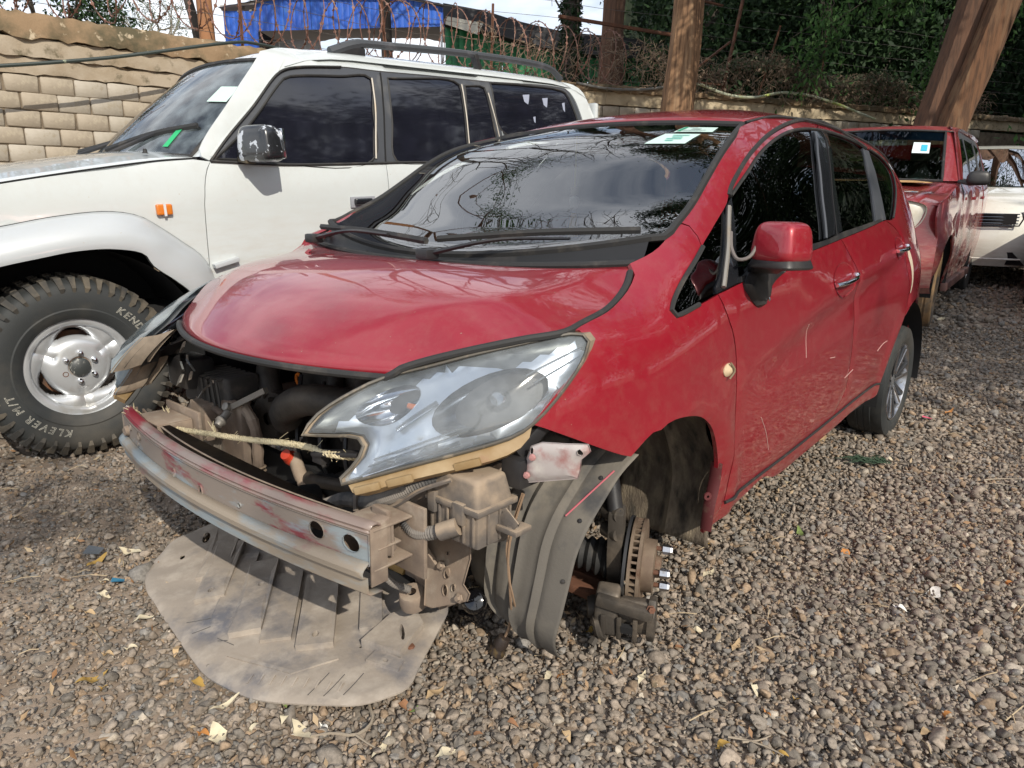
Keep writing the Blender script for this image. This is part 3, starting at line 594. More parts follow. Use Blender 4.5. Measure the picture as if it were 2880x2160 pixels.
# seam between the two halves of the B pillar, chrome-less window runs
sidetube('pillar_seam', [(.985, 1.465), (1.06, 1.36), (1.13, 1.255), (1.27, 1.06)], .0025, dark, -.004)
sidetube('window_channel', [(1.10, 1.447), (1.185, 1.355), (1.243, 1.262), (1.39, 1.058)], .006, grey_trim, -.006)
sidetube('window_channel', [(2.035, 1.155), (2.135, 1.05), (2.20, .985), (2.235, .945)], .007, alu, .000)
sidetube('sill_trim', np.vstack([d2('sill_f'), d2('sill_r')[1:]]), .005, rubber, .001)

# hood
side_pts = np.array([(2.505, .700, 1.010)]+[(x, Ys(x, z)-.010, z) for x, z in D['hood_e'][::-1][1:]]+[(2.905, .688, .872), (2.985, .604, .846), (3.046, .537, .822), (3.098, .484, .798)])
Sh = crs(side_pts, n=45)
nt_, nu_ = 45, 61
def cz(t): return np.interp(t, [0, .15, .35, .55, .72, .86, .95, 1], [.980, .972, .950, .917, .878, .836, .805, .786])
P = np.zeros((nt_, nu_, 3)); us = np.sin(np.linspace(-1, 1, nu_)*math.pi/2*.98)/math.sin(math.pi/2*.98)
tt = np.linspace(0, 1, nt_)
czs = np.convolve(np.pad(cz(tt), 4, mode='edge'), np.ones(9)/9, 'valid')
for i, t in enumerate(tt):
    xs_, ys_, zs_ = Sh[i]; xc = 2.63+(3.215-2.63)*t
    uc = .90-.40*t**1.2; amp = .034*math.sin(math.pi*min(1, t*1.02))**.7 if 0 < t < 1 else 0
    for j, u in enumerate(us):
        a = abs(u)
        gcr = (1-.10*(a/uc)**2) if a < uc else .90*max(0, (1-(a-uc)/(1-uc)))**1.35
        base = zs_+(czs[i]-zs_)*(1-a**2.2)
        lip = -.012*math.exp(-((1-t)/.02)**2)
        lipr = .010*math.exp(-(t/.035)**2) if t < .2 else 0
        P[i, j] = (xc+(xs_-xc)*a**2, ys_*u, base+amp*gcr*(1-.1*a)+lip-lipr*.6)
hood = grid('hood', P, red, car, thick=.012, ang=50)
if hood.data.polygons[0].normal.z < 0: hood.data.flip_normals()
# rubber edging along the hood's front and left edge
edge = np.vstack([P[::-1, 0][:-1][:], P[0, 0:1]])[::-1]; lipc = P[-1]
seal = np.vstack([P[-1, ::1], P[::-1, -1][1:-1]])
mb = MB(); mb.tube(crs(seal+[0.006, 0, -.004], step=.02), .0085, 8); mb.obj('hood_edging', rubber, car)
mb = MB(); mb.tube(crs(P[0]+[-.008, 0, .006], step=.02), .010, 8); mb.obj('cowl_seal', rubber, car)
# windscreen, cowl, roof
yw = np.linspace(-1, 1, 15)
top = np.array([(1.645-.13*(.55*a)**2, .55*a, 1.455-.073*(.55*a)**2*1.0) for a in yw]); bot = np.array([(2.57-.33*(.69*a)**2, .69*a, 1.000+.072*a*a) for a in yw])
we = d2('ws_edge')[::-1]; wl_ = np.array([(x, Ys(x, z)-.004, z) for x, z in we]); wl_[0] = top[-1]; wl_[-1] = bot[-1]
wr_ = wl_*[1, -1, 1]
W = coons(top, bot, wr_, wl_, 24, 31)
uu = np.linspace(0, 1, 24)[:, None]; vv = np.linspace(0, 1, 31)[None]
bulge = .022*(4*uu*(1-uu))*(1-(2*vv-1)**2)
W += bulge[..., None]*np.array([.40, 0, .916])
ws = grid('windscreen', W, glass_w, car); 
ring = np.vstack([W[0], W[1:, -1], W[-1, ::-1][1:], W[::-1, 0][1:-1]])
mb = MB(); mb.tube(ring+[0, 0, -.002], .011, 6, closed=True); mb.obj('windscreen_seal', rubber, car)
# black printed border inside the glass
nb_ = grid('windscreen_border', W[-4:, :]+np.array([-.006, 0, -.012]), black_gl, car)
grid('windscreen_border', W[:3, :]+np.array([-.004, 0, -.010]), black_gl, car)
grid('windscreen_border', W[:, :2]+np.array([-.004, 0, -.010]), black_gl, car); grid('windscreen_border', W[:, -2:]+np.array([-.004, 0, -.010]), black_gl, car)
c0 = crs(P[0]+[-.012, 0, -.012], n=31); c3 = W[-1]+np.array([.008, 0, -.010])
C = np.stack([c0, c0+(c3-c0)*.12+[0, 0, -.022], c0+(c3-c0)*.5+[0, 0, -.022], c0+(c3-c0)*.85+[0, 0, -.010], c3])
cowl = grid('cowl_panel', C, M('black cowl plastic', (.012, .012, .013), .5, col3=(.035, .032, .03), ns3=5), car, ang=25)
for k in range(3):
    mb = MB(); i0 = 8+6*k
    mb.tube([C[2, i0], C[2, i0]*.5+C[3, i0+1]*.5+[0, 0, .004], C[3, i0+1]], .004, 5); mb.obj('cowl_rib', black_pl, cowl)
Dz = np.array([(x, Ys(x, z)-.004, z) for x, z in ditch]); Dz[0] = top[-1]+[-.006, .004, .004]
rear_e = np.array([(-.5-.10*(1-a*a), Ys(-.5, 1.34)*a, 1.34+.075*(1-a*a)) for a in yw])
RF = coons(top+[-.010, 0, .006], rear_e, Dz*[1, -1, 1], Dz, 30, 25)
uu = np.linspace(0, 1, 30)[:, None]; vv = np.linspace(0, 1, 25)[None]
RF[..., 2] += .030*np.minimum(1, 6*uu*(1-uu))*(1-(2*vv-1)**4)
roof = grid('roof', RF, red, car, thick=.01); 
if roof.data.polygons[100].normal.z < 0: roof.data.flip_normals()
mb = MB(); mb.tube(crs(Dz+[0, .004, .001], step=.03), .006, 5); mb.tube(crs((Dz+[0, .004, .001])*[1, -1, 1], step=.03), .006, 5); mb.obj('roof_ditch_strip', rubber, car)
# tailgate closing the back
TG = np.stack([np.array([(x, Ys(x, z)*a, z) for a in np.linspace(-1, 1, 11)])+np.array([[-.08*(1-a*a), 0, 0] for a in np.linspace(-1, 1, 11)]) for x, z in tail])
grid('tailgate', TG, red, car)
# rear lamp peeping past the left quarter
# wipers
def wiper(p0, p1, blade0, blade1):
    mb = MB(); mb.tube(crs([p0, (np.array(p0)+p1)/2+[0, 0, .018], p1], n=12), np.linspace(.013, .007, 12), 6, flat=.6)
    o = mb.obj('wiper_arm', black_pl, car); mb = MB(); mb.tube(crs([blade0, (np.array(blade0)+blade1)/2+[.0, 0, .006], blade1], n=12), .009, 6, flat=1.2); mb.obj('wiper_blade', rubber, o)
    mb = MB(); mb.box(np.array(p0), (.05, .05, .03)); mb.obj('wiper_pivot', black_pl, o, bevel=.008)
wy = lambda x, y: (x, y, 1.0+.02*0)
wiper((2.66, .12, 1.005), (2.50, .50, 1.062), (2.60, .10, 1.045), (2.38, .64, 1.088))
wiper((2.60, -.52, 1.02), (2.62, -.10, 1.050), (2.50, -.62, 1.055), (2.645, .10, 1.040))
# interior
mb = MB(); mb.box((1.05, 0, .62), (2.3, 1.5, .04)); mb.obj('cabin_floor', dark, car)
dash = grid('dashboard', np.array([[(x, y, z+.02*math.cos(y*2)) for y in np.linspace(-.68, .68, 9)] for x, z in ((2.42, 1.0), (2.30, 1.015), (2.12, 1.0), (1.98, .94), (1.93, .80), (2.0, .62))]), M('dashboard plastic', (.02, .02, .021), .7, bump=.1, bs=200), car)
for sy in (-.36, .36):
    mb = MB(); mb.box((1.22, sy, .78), (.50, .48, .16)); mb.box((.98, sy, 1.05), (.14, .48, .56), (0, -.22, 0)); s_ = mb.obj('front_seat', fabric, car, bevel=.05, seg=3)
    mb = MB(); mb.box((.90, sy, 1.37), (.09, .26, .17), (0, -.2, 0)); mb.obj('headrest', fabric, s_, bevel=.035, seg=3)
mb = MB(); mb.box((.1, 0, .78), (.5, 1.25, .16)); mb.box((-.12, 0, 1.02), (.14, 1.25, .5), (0, -.25, 0)); mb.obj('rear_seat', fabric, car, bevel=.05, seg=3)
mb = MB(); mb.tube([(1.86+.07*math.cos(a), -.36+.18*math.sin(a), 1.0+.17*math.cos(a)) for a in np.linspace(0, 2*math.pi, 29)[:-1]], .014, 7, closed=True); mb.bar((1.86, -.53, 1.0), (1.86, -.19, 1.0), .03, .02); mb.obj('steering_wheel', black_pl, car)
mb = MB(); mb.box((1.72, 0, 1.375), (.03, .24, .07)); mb.obj('rear_view_mirror', black_pl, car, bevel=.012)
# stickers on the windscreen, upper left corner of the car
def wpt(u, v, off=.004):
    i = u*(W.shape[0]-1); j = v*(W.shape[1]-1); a, b = int(min(i, W.shape[0]-2)), int(min(j, W.shape[1]-2)); s, t = i-a, j-b
    q = W[a, b]*(1-s)*(1-t)+W[a+1, b]*s*(1-t)+W[a, b+1]*(1-s)*t+W[a+1, b+1]*s*t
    return q+np.array([.4, 0, .916])*off
def wsticker(corners, name, m, off=.003, parent=ws):
    cs = np.array(corners, float); Pg = np.array([[wpt(*(cs[0]*(1-a)*(1-b)+cs[1]*(1-a)*b+cs[2]*a*b+cs[3]*a*(1-b)), off) for b in np.linspace(0, 1, 4)] for a in np.linspace(0, 1, 3)])
    return grid(name, Pg, m, parent)
s1c = [(.13, .848), (.125, .945), (.215, .942), (.22, .838)]; s2c = [(.245, .822), (.245, .918), (.345, .900), (.345, .795)]
s1 = wsticker(s1c, 'sticker', sticker_w); s2 = wsticker(s2c, 'sticker', sticker_w)
def sub(cs, u0, u1, v0, v1):
    cs = np.array(cs); f = lambda a, b: cs[0]*(1-a)*(1-b)+cs[1]*(1-a)*b+cs[2]*a*b+cs[3]*a*(1-b)
    return [f(u0, v0), f(u0, v1), f(u1, v1), f(u1, v0)]
wsticker(sub(s1c, .08, .92, .06, .16), 'sticker_print', sticker_g, .005, s1)
for k, (a, v0, v1) in enumerate(((.14, .22, .45), (.42, .36, .62), (.52, .34, .60), (.72, .2, .8), (.84, .2, .7))): wsticker(sub(s1c, a, a+.05, v0, v1), 'sticker_print', ink, .005, s1)
for k, (a, v0, v1) in enumerate(((.2, .35, .8), (.38, .42, .7), (.55, .35, .75), (.72, .4, .6))): wsticker(sub(s2c, a, a+.07, v0, v1), 'sticker_print', M('faint teal print', (.2, .55, .48), .5), .005, s2)

# headlamps -----------------------------------------------------
LYk = np.array([.25, .30, .38, .45, .488, .60, .70, .783, .85]); LXk = np.array([3.39, 3.36, 3.31, 3.245, 3.20, 3.135, 3.06, 2.978, 2.88])
kk = np.ones(9)/9; LYf = np.linspace(.25, .86, 123); LXf = np.convolve(np.pad(np.interp(LYf, LYk, LXk), 4, mode='edge'), kk, 'valid')
def lampS(off=0., pil=.016, w=.05, bul=.030):
    def f(y, z, d):
        t = 1-min(d/w, 1); return (np.interp(y, LYf, LXf)-.75*(z-.65)+off-pil*t*t*1.0+pil*.2+bul*(1-(1-min(d/.11, 1))**2), y, z+.0)
    return f
lt, lr, li = [np.array(D[k])[:, 1:] for k in ('lamp_top', 'lamp_rear', 'lamp_in')]
lamp_ol = chain(.02, lt, lr, li)
dl = lambda y, z: float(dseg(np.array([[y, z]]), lamp_ol)[0])
housing = panel('headlamp', lamp_ol, lampS(-.075, .0), black_pl, car, h=.03, inset=.004, thick=0)
lens_o = panel('lamp_lens', lamp_ol, lampS(.004, .014, .04), lens, housing, h=.022, inset=.003, thick=.0)
# silver inner bezel: dished, with steps
def bez(y, z, d):
    x, yy, zz_ = lampS(-.030, 0)(y, z, d); t = 1-min(d/.02, 1)
    st_ = .010*math.sin((z*1.0-y*.55)*230) if (z-.62) < .55*(y-.5)+.02 else 0
    return (x+.022*t*t+st_*.5, yy, zz_)
def circ(cy, cz_, ry, rz, rot, n=26):
    a = np.linspace(0, 2*math.pi, n+1)[:-1]; c, s = math.cos(rot), math.sin(rot)
    return np.stack([cy+ry*np.cos(a)*c-rz*np.sin(a)*s, cz_+ry*np.cos(a)*s+rz*np.sin(a)*c], 1)
hb = circ(.675, .745, .085, .058, R(32)); hs = circ(.508, .728, .052, .036, R(28))
bezel = panel('lamp_bezel', lamp_ol, bez, reflector, housing, h=.014, inset=.006, thick=0, holes=(hb, hs))
bezel.data.materials.append(M('smoked upper bezel', (.115, .12, .115), .35, metal=.5))
for pgn in bezel.data.polygons:
    c_ = np.array([[pgn.center[1], pgn.center[2]]])
    if float(dseg(c_, lt, False)[0]) < .030+.012*math.sin(c_[0, 0]*30): pgn.material_index = 1
def bowl(c, ry, rz, rot, depth, m=bowl_m):
    Pg = []
    for i, t in enumerate(np.linspace(0, 1, 9)):
        k = math.cos(t*math.pi/2*.96); q = circ(c[0], c[1], ry*k, rz*k, rot, 26)
        Pg.append([np.array(lampS(-.030-depth*math.sin(t*math.pi/2), 0)(y, z, dl(c[0]+(y-c[0])/max(k, .05), c[1]+(z-c[1])/max(k, .05)))) for y, z in q])
    return grid('reflector_bowl', np.array(Pg), m, housing, closed_v=True, ang=60)
dk_bowl = M('smoked lamp bowl', (.20, .215, .245), .15, metal=.9)
bowl((.675, .745), .085, .058, R(32), .085, dk_bowl); bowl((.508, .728), .052, .036, R(28), .05)
mb = MB(); c = np.array(lampS(-.075, 0)(.675, .745, 1)); mb.lathe([(0, .03), (.014, .028), (.022, .015), (.024, 0), (.02, -.03)], c, (.75, .35, .25), 16); mb.obj('projector', M('projector glass', (.25, .27, .30), .05, metal=.8), housing)
mb = MB(); mb.lathe([(0, .018), (.006, .016), (.008, .0), (.007, -.015)], np.array(lampS(-.055, 0)(.545, .725, 1)), (.4, -.7, .2), 12); mb.obj('bulb', M('amber bulb', (.5, .12, .02), .2), housing)
# chrome blade across the lower half and slim light guides
for (a, b, w_) in (((.52, .600), (.66, .670), .010), ((.525, .618), (.655, .686), .004), ((.53, .632), (.65, .695), .004), ((.72, .80), (.775, .852), .004), ((.735, .785), (.78, .835), .004), ((.55, .690), (.60, .745), .012)):
    q = [np.array(lampS(-.018, 0)(a[0]+(b[0]-a[0])*s, a[1]+(b[1]-a[1])*s, dl(a[0]+(b[0]-a[0])*s, a[1]+(b[1]-a[1])*s))) for s in np.linspace(0, 1, 8)]
    mb = MB(); mb.tube(q, w_, 6, flat=.4); mb.obj('light_guide', reflector, housing)
mb = MB(); rim = np.array([lampS(0., 0)(y, z, 0) for y, z in lamp_ol]); mb.tube(rim, .0036, 6, closed=True); mb.obj('lens_rim', M('lamp rim', (.085, .075, .06), .5, col3=(.22, .18, .13)), housing)
am = np.array(D['amber'])[:, 1:]; am_ol = chain(.02, am, np.array([(.505, .583), (.555, .606), (.609, .628), (.669, .651), (.726, .675), (.743, .685), (.757, .701)]))
amb = panel('amber_housing', am_ol, lambda y, z, d: tuple(np.array(lampS(.0, .008, .02, 0)(y, z, d))+[-.003, 0, 0]), amber_m, housing, h=.016, inset=0, thick=.03)
for (y, z) in ((.545, .583), (.595, .601), (.69, .635)):
    mb = MB(); b_ = np.array(lampS(.002, 0, .05, 0)(y, z, 1)); mb.bar(b_+[.010, -.022, -.009], b_+[-.016, .026, .010], .010, .016); mb.obj('housing_rib', amber_m, amb, bevel=.003)
wallp = [np.array(lampS(-.002, 0)(y, z, 0)) for y, z in lamp_ol]; shell = [[p, p+[-.045, (.60-p[1])*.06, 0], p+[-.11, (.60-p[1])*.16, (.72-p[2])*.12]] for p in wallp]
grid('lamp_shell', shell, M('dusty lamp shell', (.30, .235, .165), .75, col2=(.16, .13, .10), ns=9, col3=(.34, .06, .06), ns3=7, lo3=.62, hi3=.7), housing, closed_u=True)
housing['label'] = 'clouded left headlamp'
hl2 = None
def mirror_tree(o, parent):
    if o.type == 'MESH':
        me = o.data.copy(); me.transform(Matrix.Scale(-1, 4, (0, 1, 0))); me.flip_normals(); c = bpy.data.objects.new(o.name.split('.')[0], me); link(c, parent)
    for ch in o.children: mirror_tree(ch, c)
    return c
hl2 = mirror_tree(housing, car); pv = Vector((2.81, -.787, .865)); hl2.matrix_local = Matrix.Translation(pv+Vector((.02, -.02, -.01)))@Matrix.Rotation(R(-5), 4, 'Z')@Matrix.Translation(-pv)
lens_r = glass('pale hazed headlamp lens', (.5, .52, .52), 1.5, haze=.5, hcol=(.36, .41, .42), rough=.06, dirt=.2)  # clear lens; its white reflection is painted in as pale haze
for ch in hl2.children:
    if ch.name.startswith(('lamp_lens', 'lamp_shell', 'lens_rim', 'lamp_bezel')): bpy.data.objects.remove(ch)
lr_ = panel('lamp_lens', lamp_ol, lampS(.0, .004, .03, .085), lens_r, hl2, h=.018, inset=.002, thick=.004, mirror=True)
panel('lamp_bezel', lamp_ol, lampS(-.03, .0, .03, .06), M('dull reflector', (.42, .45, .47), .4, metal=.6, col2=(.30, .30, .29), ns=8), hl2, h=.03, inset=.008, thick=.0, mirror=True)
wi = [np.array(lampS(-.002, 0)(y, z, 0))*[1, -1, 1] for y, z in chain(.02, lr[-4:], li, lt[:4])]
grid('lamp_shell', [[p, p+[-.05, -.015, .0], p+[-.12, -.04, .01]] for p in wi], M('dusty lamp shell', (.36, .29, .22), .75, col2=(.17, .14, .11), ns=9, col3=(.36, .06, .06), ns3=7, lo3=.62, hi3=.7), hl2)
hl2['label'] = 'dusty right headlamp with broken inner edge'
# --- bumper beam, torn-off front end
bx = lambda y: 3.315-.19*y*y
prof = [(-.038, .500), (-.034, .515), (-.022, .526), (-.011, .526), (-.004, .521), (-.007, .515), (0, .511)]
low = [(0, .450), (.014, .446), (.018, .440), (.018, .431), (.006, .426), (.005, .392), (.0, .387), (-.03, .384)]
yb = np.linspace(-.600, .592, 61)
def sweep(pf): return np.array([[(bx(y)+dx, y, z-.010*(y/.6)**2*(1 if z < .45 else .3)) for dx, z in pf] for y in yb])
beam = bpy.data.objects.new('bumper_beam', None); link(beam, car)
def ov(cy, cz_, a, b, rot=0, n=14): return circ(cy, cz_, a, b, rot, n)
holes = [ov(.455, .484, .021, .019, -.3), ov(.548, .480, .022, .018, -.3), ov(-.385, .492, .012, .012), ov(-.49, .490, .009, .010), ov(-.116, .463, .006, .012), ov(.029, .455, .009, .017), ov(-.405, .463, .004, .006), ov(.20, .470, .006, .006)]
yb2 = np.linspace(-.600, .592, 40)
fo = np.vstack([[(y, .511-.003*(y/.6)**2) for y in yb2], [(y, .450-.010*(y/.6)**2) for y in yb2[::-1]]])
panel('beam_face', fo, lambda y, z, d: (bx(y), y, z), beam_m, beam, h=.02, inset=0, thick=.004, holes=holes, flip=True)
flange = np.array(sweep(prof)); fl = grid('top_flange', flange, beam_red, beam, thick=.004)
lo_ = grid('lower_flange', sweep(low), M('dusty scraped flange', (.27, .225, .175), .75, col2=(.25, .29, .31), ns=6, lo=.48, hi=.6, col3=(.24, .11, .11), ns3=8, lo3=.6, hi3=.7, stretch=(1, .5, 2), bump=.1), beam, thick=.003, ang=18)
mb = MB(); mb.prism([tuple(k) for k in fo[::1]], lambda a, b, h: (bx(a)-.055-h, a, b), .006); mb.obj('beam_web', dusty2, beam)
for y0 in (-.600, .592):
    mb = MB(); mb.box((bx(y0)-.022, y0, .455), (.042, .004, .125)); mb.obj('end_plate', dusty2, beam, bevel=.001)
mb = MB(); mb.lathe([(.0, .012), (.012, .012), (.016, .006), (.016, -.02)], (bx(-.535), -.535, .468), (1, 0, 0), 16); mb.obj('tow_socket', dusty2, beam)
# crush cans behind the beam
for s, yc in ((-1, -.455), (1, .545)):
    mb = MB(); w = .075 if s < 0 else .05
    for z in (.425, .512): mb.box((3.19, yc, z), (.10, 2*w, .005))
    for y in ((yc-w, yc+w) if s < 0 else (yc-w,)): mb.box((3.19, y, .468), (.10, .005, .085))
    mb.box((3.20, yc, .468), (.06, 2*w, .004)); mb.obj('crush_can', dusty2, car, bevel=.0015)
    mb = MB(); mb.box((3.13, yc, .455), (.010, 2*w+.06, .16)); mb.obj('mounting_plate', dusty2, car, bevel=.003)
mb = MB(); mb.bar((3.21, .575, .525), (3.19, .572, .445), .035, .03); mb.bar((3.18, .545, .53), (3.18, .54, .43), .014, .05); mb.obj('corner_bracket', dusty2, car, bevel=.005)
# longitudinal rail ends
mb = MB(); mb.prism([(.364, .418), (.40, .470), (.46, .50), (.55, .532), (.56, .50), (.535, .45), (.44, .365), (.40, .33), (.368, .306)], lambda a, b, h: (3.06-h, a, b), .30); mb.obj('chassis_rail', dusty2, car, bevel=.004)
mb = MB(); mb.bar((3.06, -.52, .46), (2.6, -.50, .46), .11, .12); mb.obj('chassis_rail', dusty2, car, bevel=.01)
rl = MB(); rl.prism([(.52, .50), (.60, .54), (.61, .48), (.53, .44)], lambda a, b, h: (3.075-h, a, b), .012); rl.lathe([(0, .006), (.011, .006), (.012, 0)], (3.078, .585, .508), (1, 0, 0), 12); rl.obj('rail_gusset', dusty2, car, bevel=.002)
# radiator support post with its punched holes
pp = np.array([(.517, .395), (.62, .418), (.632, .375), (.625, .316), (.648, .303), (.645, .285), (.545, .232), (.519, .229), (.505, .30), (.492, .37)])
panel('support_post', chain(.02, *[pp[i:i+2] for i in range(len(pp)-1)], pp[[-1, 0]]), lambda y, z, d: (3.02-.25*(z-.3), y, z), dusty2, car, h=.02, inset=0, thick=.004, holes=[ov(.570, .322, .009, .013, 0, 10), ov(.574, .284, .008, .013, .3, 10), ov(.597, .298, .006, .009, 0, 10), ov(.562, .365, .004, .004, 0, 8)], flip=True)
mb = MB(); mb.bar((3.03, .455, .36), (2.985, .53, .235), .012, .11, up=(0, 1, .3)); mb.obj('post_flange', dusty2, car, bevel=.003)
for (y, z) in ((.552, .335), (.622, .285)): mb = MB(); mb.lathe([(0, .010), (.006, .010), (.007, .004), (.011, .003), (.012, 0)], (3.025-.25*(z-.3), y, z), (1, 0, .25), 6); mb.obj('bolt', dusty2, car)
mb = MB(); mb.lathe([(.001, .02), (.025, .018), (.033, .0), (.030, -.02), (.012, -.03)], (2.90, .548, .19), (.6, .5, .5), 16); mb.box((2.88, .53, .155), (.05, .07, .05)); mb.obj('oily_joint', oil, car, bevel=.004)
# fuse box
fb = MB(); fb.box((3.04, .667, .505), (.105, .140, .080)); fbo = fb.obj('fuse_box', dusty, car, bevel=.006)
mb = MB(); mb.box((3.04, .667, .575), (.112, .147, .066), taper=.80); mb.obj('fuse_box_lid', dusty, fbo, bevel=.012, seg=3)
mb = MB(); mb.box((3.04, .667, .5465), (.122, .157, .014)); mb.obj('lid_rim', dusty, fbo, bevel=.004)
mb = MB()
for y in (.607, .63, .655, .70, .728): mb.box((3.094, y, .505), (.008, .005, .065))
for x in (3.0, 3.03, 3.065): mb.box((x, .739, .505), (.005, .008, .065))
mb.obj('box_rib', dusty, fbo, bevel=.001)
for (y, z, w_) in ((.690, .535, .030), (.612, .540, .022)): mb = MB(); mb.box((3.097, y, z), (.014, w_, .046)); mb.obj('clip', dusty, fbo, bevel=.003)
mb = MB(); mb.box((3.015, .765, .500), (.05, .055, .012)); mb.bar((3.03, .745, .53), (3.03, .78, .505), .004, .04); mb.bar((3.02, .745, .50), (3.01, .72, .455), .03, .012); mb.obj('mount_lug', dusty, fbo, bevel=.002)
mb = MB(); mb.lathe([(0, .012), (.008, .012), (.009, .005), (.014, .004), (.014, 0)], (3.02, .768, .506), (0, 0, 1), 6); mb.obj('bolt', steel, fbo)
# corrugated loom
def conduit(name, pts, r, m, parent=car, pitch=.0055, n=10):
    q = crs(np.array(pts), step=pitch/2); rr = np.where(np.arange(len(q)) % 2 == 0, r, r*.86); mb = MB(); mb.tube(q, rr, n); return mb.obj(name, m, parent, ang=25)
loom = M('dusty corrugated loom', (.20, .18, .16), .8, col3=(.07, .07, .072), ns3=9, lo3=.45, hi3=.6)
conduit('wiring_loom', [(3.12, .23, .415), (3.14, .294, .445), (3.14, .364, .481), (3.14, .443, .500), (3.13, .517, .532), (3.10, .587, .575), (3.03, .62, .60)], .018, loom)
conduit('wiring_loom', [(3.09, .55, .565), (3.115, .545, .54), (3.12, .544, .515), (3.125, .556, .488), (3.125, .589, .470), (3.12, .636, .482), (3.10, .668, .496)], .0155, loom)
mb = MB(); mb.tube(crs([(3.12, .655, .490), (3.10, .690, .508)], n=3), .019, 12); mb.tube(crs([(3.13, .393, .458), (3.135, .467, .484), (3.135, .54, .519), (3.13, .609, .571), (3.10, .669, .602)], step=.02), .005, 6); mb.tube(crs([(3.155, .425, .515), (3.16, .43, .48)], n=3), .006, 5); mb.obj('loom_clamp', dusty, car)
conduit('wiring_loom', [(3.10, .42, .36), (3.09, .425, .31), (3.07, .44, .27), (3.04, .47, .25)], .010, loom)
# sensor wire hanging down to the ground
mb = MB(); mb.tube(crs([(2.93, .716, .535), (2.935, .700, .475), (2.945, .688, .41), (2.93, .683, .33), (2.915, .676, .263), (2.88, .65, .19), (2.855, .62, .12), (2.845, .60, .085)], step=.02), .003, 5); mb.tube(crs([(2.93, .720, .535), (2.94, .706, .47), (2.945, .695, .41), (2.935, .686, .33), (2.91, .680, .26), (2.87, .655, .19), (2.85, .625, .13), (2.848, .603, .085)], step=.02), .0025, 5); hw_ = mb.obj('hanging_wire', M('dusty wire', (.30, .20, .13), .7), car)
mb = MB(); mb.lathe([(.002, 0), (.016, .002), (.019, .02), (.016, .036), (.022, .040), (.022, .052), (.014, .056), (.011, .09), (.006, .092)], (2.848, .605, .092), (.15, -.12, -.40), 12); mb.obj('connector', M('connector', (.035, .026, .022), .45, col3=(.12, .08, .03), ns3=30), hw_)
# steel bracket below the fender corner, inner brace
bp_ = np.array([(.774, .668), (.797, .680), (.84, .684), (.888, .690), (.893, .675), (.875, .655), (.872, .63), (.867, .612), (.80, .594), (.760, .583), (.752, .594), (.760, .615), (.764, .64)])
panel('fender_bracket', chain(.012, *[bp_[i:i+2] for i in range(len(bp_)-1)], bp_[[-1, 0]]), lambda y, z, d: (2.97-.35*(y-.8)+.1*(z-.64)-.01*(1-min(d/.01, 1)), y-.004, z), M('grey primer bracket', (.42, .38, .37), .6, col2=(.33, .17, .16), ns=9, lo=.5, hi=.62, col3=(.5, .47, .44), ns3=20), car, h=.014, inset=0, thick=.003, holes=[ov(.780, .660, .005, .007, 0, 8), ov(.877, .673, .005, .007, 0, 8)], flip=True)
mb = MB()
for (y, z) in ((.785, .648), (.772, .606)): mb.lathe([(0, .006), (.006, .005), (.008, 0)], (2.975-.35*(y-.8)+.1*(z-.64), y-.004, z), (1, .3, 0), 8)
mb.obj('rivet', M('pinkish rivet', (.4, .2, .19), .5), car)
mb = MB(); mb.box((2.95, .735, .605), (.09, .055, .065)); mb.bar((2.97, .72, .64), (2.90, .74, .70), .05, .03); mb.obj('bumper_bracket', black_pl, car, bevel=.008)
# wheel-arch liners
O = np.array([(2.655, .838, .585), (2.70, .822, .545), (2.745, .810, .491), (2.796, .803, .435), (2.832, .798, .375), (2.853, .795, .30), (2.868, .790, .235), (2.872, .778, .17), (2.845, .765, .115), (2.800, .752, .070)])
I = np.array([(2.66, .46, .61), (2.74, .465, .56), (2.81, .47, .50), (2.845, .48, .42), (2.858, .487, .35), (2.856, .487, .29), (2.855, .49, .24), (2.853, .505, .21), (2.850, .52, .195), (2.845, .535, .180)])
Oc, Ic = crs(O, n=44), crs(I, n=44); nv = 41; Lg = np.zeros((44, nv, 3))
for j, t in enumerate(np.linspace(0, 1, nv)):
    q = Ic+(Oc-Ic)*t; b = .022*math.sin(math.pi*t)
    rid = sum(.011*math.exp(-((t-c)/.022)**2)*s for c, s in ((.28, 1), (.345, -1), (.52, -.9), (.575, .8), (.76, .8), (.80, -.5)))
    Lg[:, j] = q+np.array([b+rid, 0, -.25*b])
lin = grid('wheel_liner', Lg, liner_m, car, thick=.003)
mb = MB()
for t, j in ((14, 37), (24, 38), (6, 36)): mb.lathe([(0, .004), (.005, .003), (.006, 0)], Lg[t, j], (1, .2, .3), 8)
mb.obj('liner_clip', black_pl, lin)
mb = MB(); mb.tube([Lg[4, 38]+[.004, 0, 0], Lg[14, 33]+[.004, 0, 0]], .002, 5); mb.obj('paint_scrape', M('pink paint scrape', (.5, .13, .16), .7), lin)
ar = []
for a in np.linspace(R(60), R(203), 38):
    rr = .385+.004*math.sin(a*9); row = []
    for k, t in enumerate(np.linspace(0, 1, 19)):
        y = .44+.355*t; sc_ = .022*math.sin(a*7.0)*max(0, t-.85)/.15
        row.append((2.45+(rr-.014*math.exp(-((t-.55)/.05)**2)-.04*max(0, t-.92))*math.cos(a), y+sc_, .265+(rr-.014*math.exp(-((t-.55)/.05)**2))*math.sin(a)*.98))
    ar.append(row)
grid('wheel_liner', ar, M('muddy felt liner', (.125, .10, .075), .95, col2=(.25, .205, .145), ns=6, lo=.45, hi=.62, col3=(.03, .028, .025), ns3=8, lo3=.5, hi3=.7, bump=.5, bs=60, stretch=(1, 2.5, 1)), car, thick=.004)
mb = MB(); q = [(2.205, .822, .23), (2.205, .825, .30), (2.190, .828, .38), (2.192, .83, .44)]
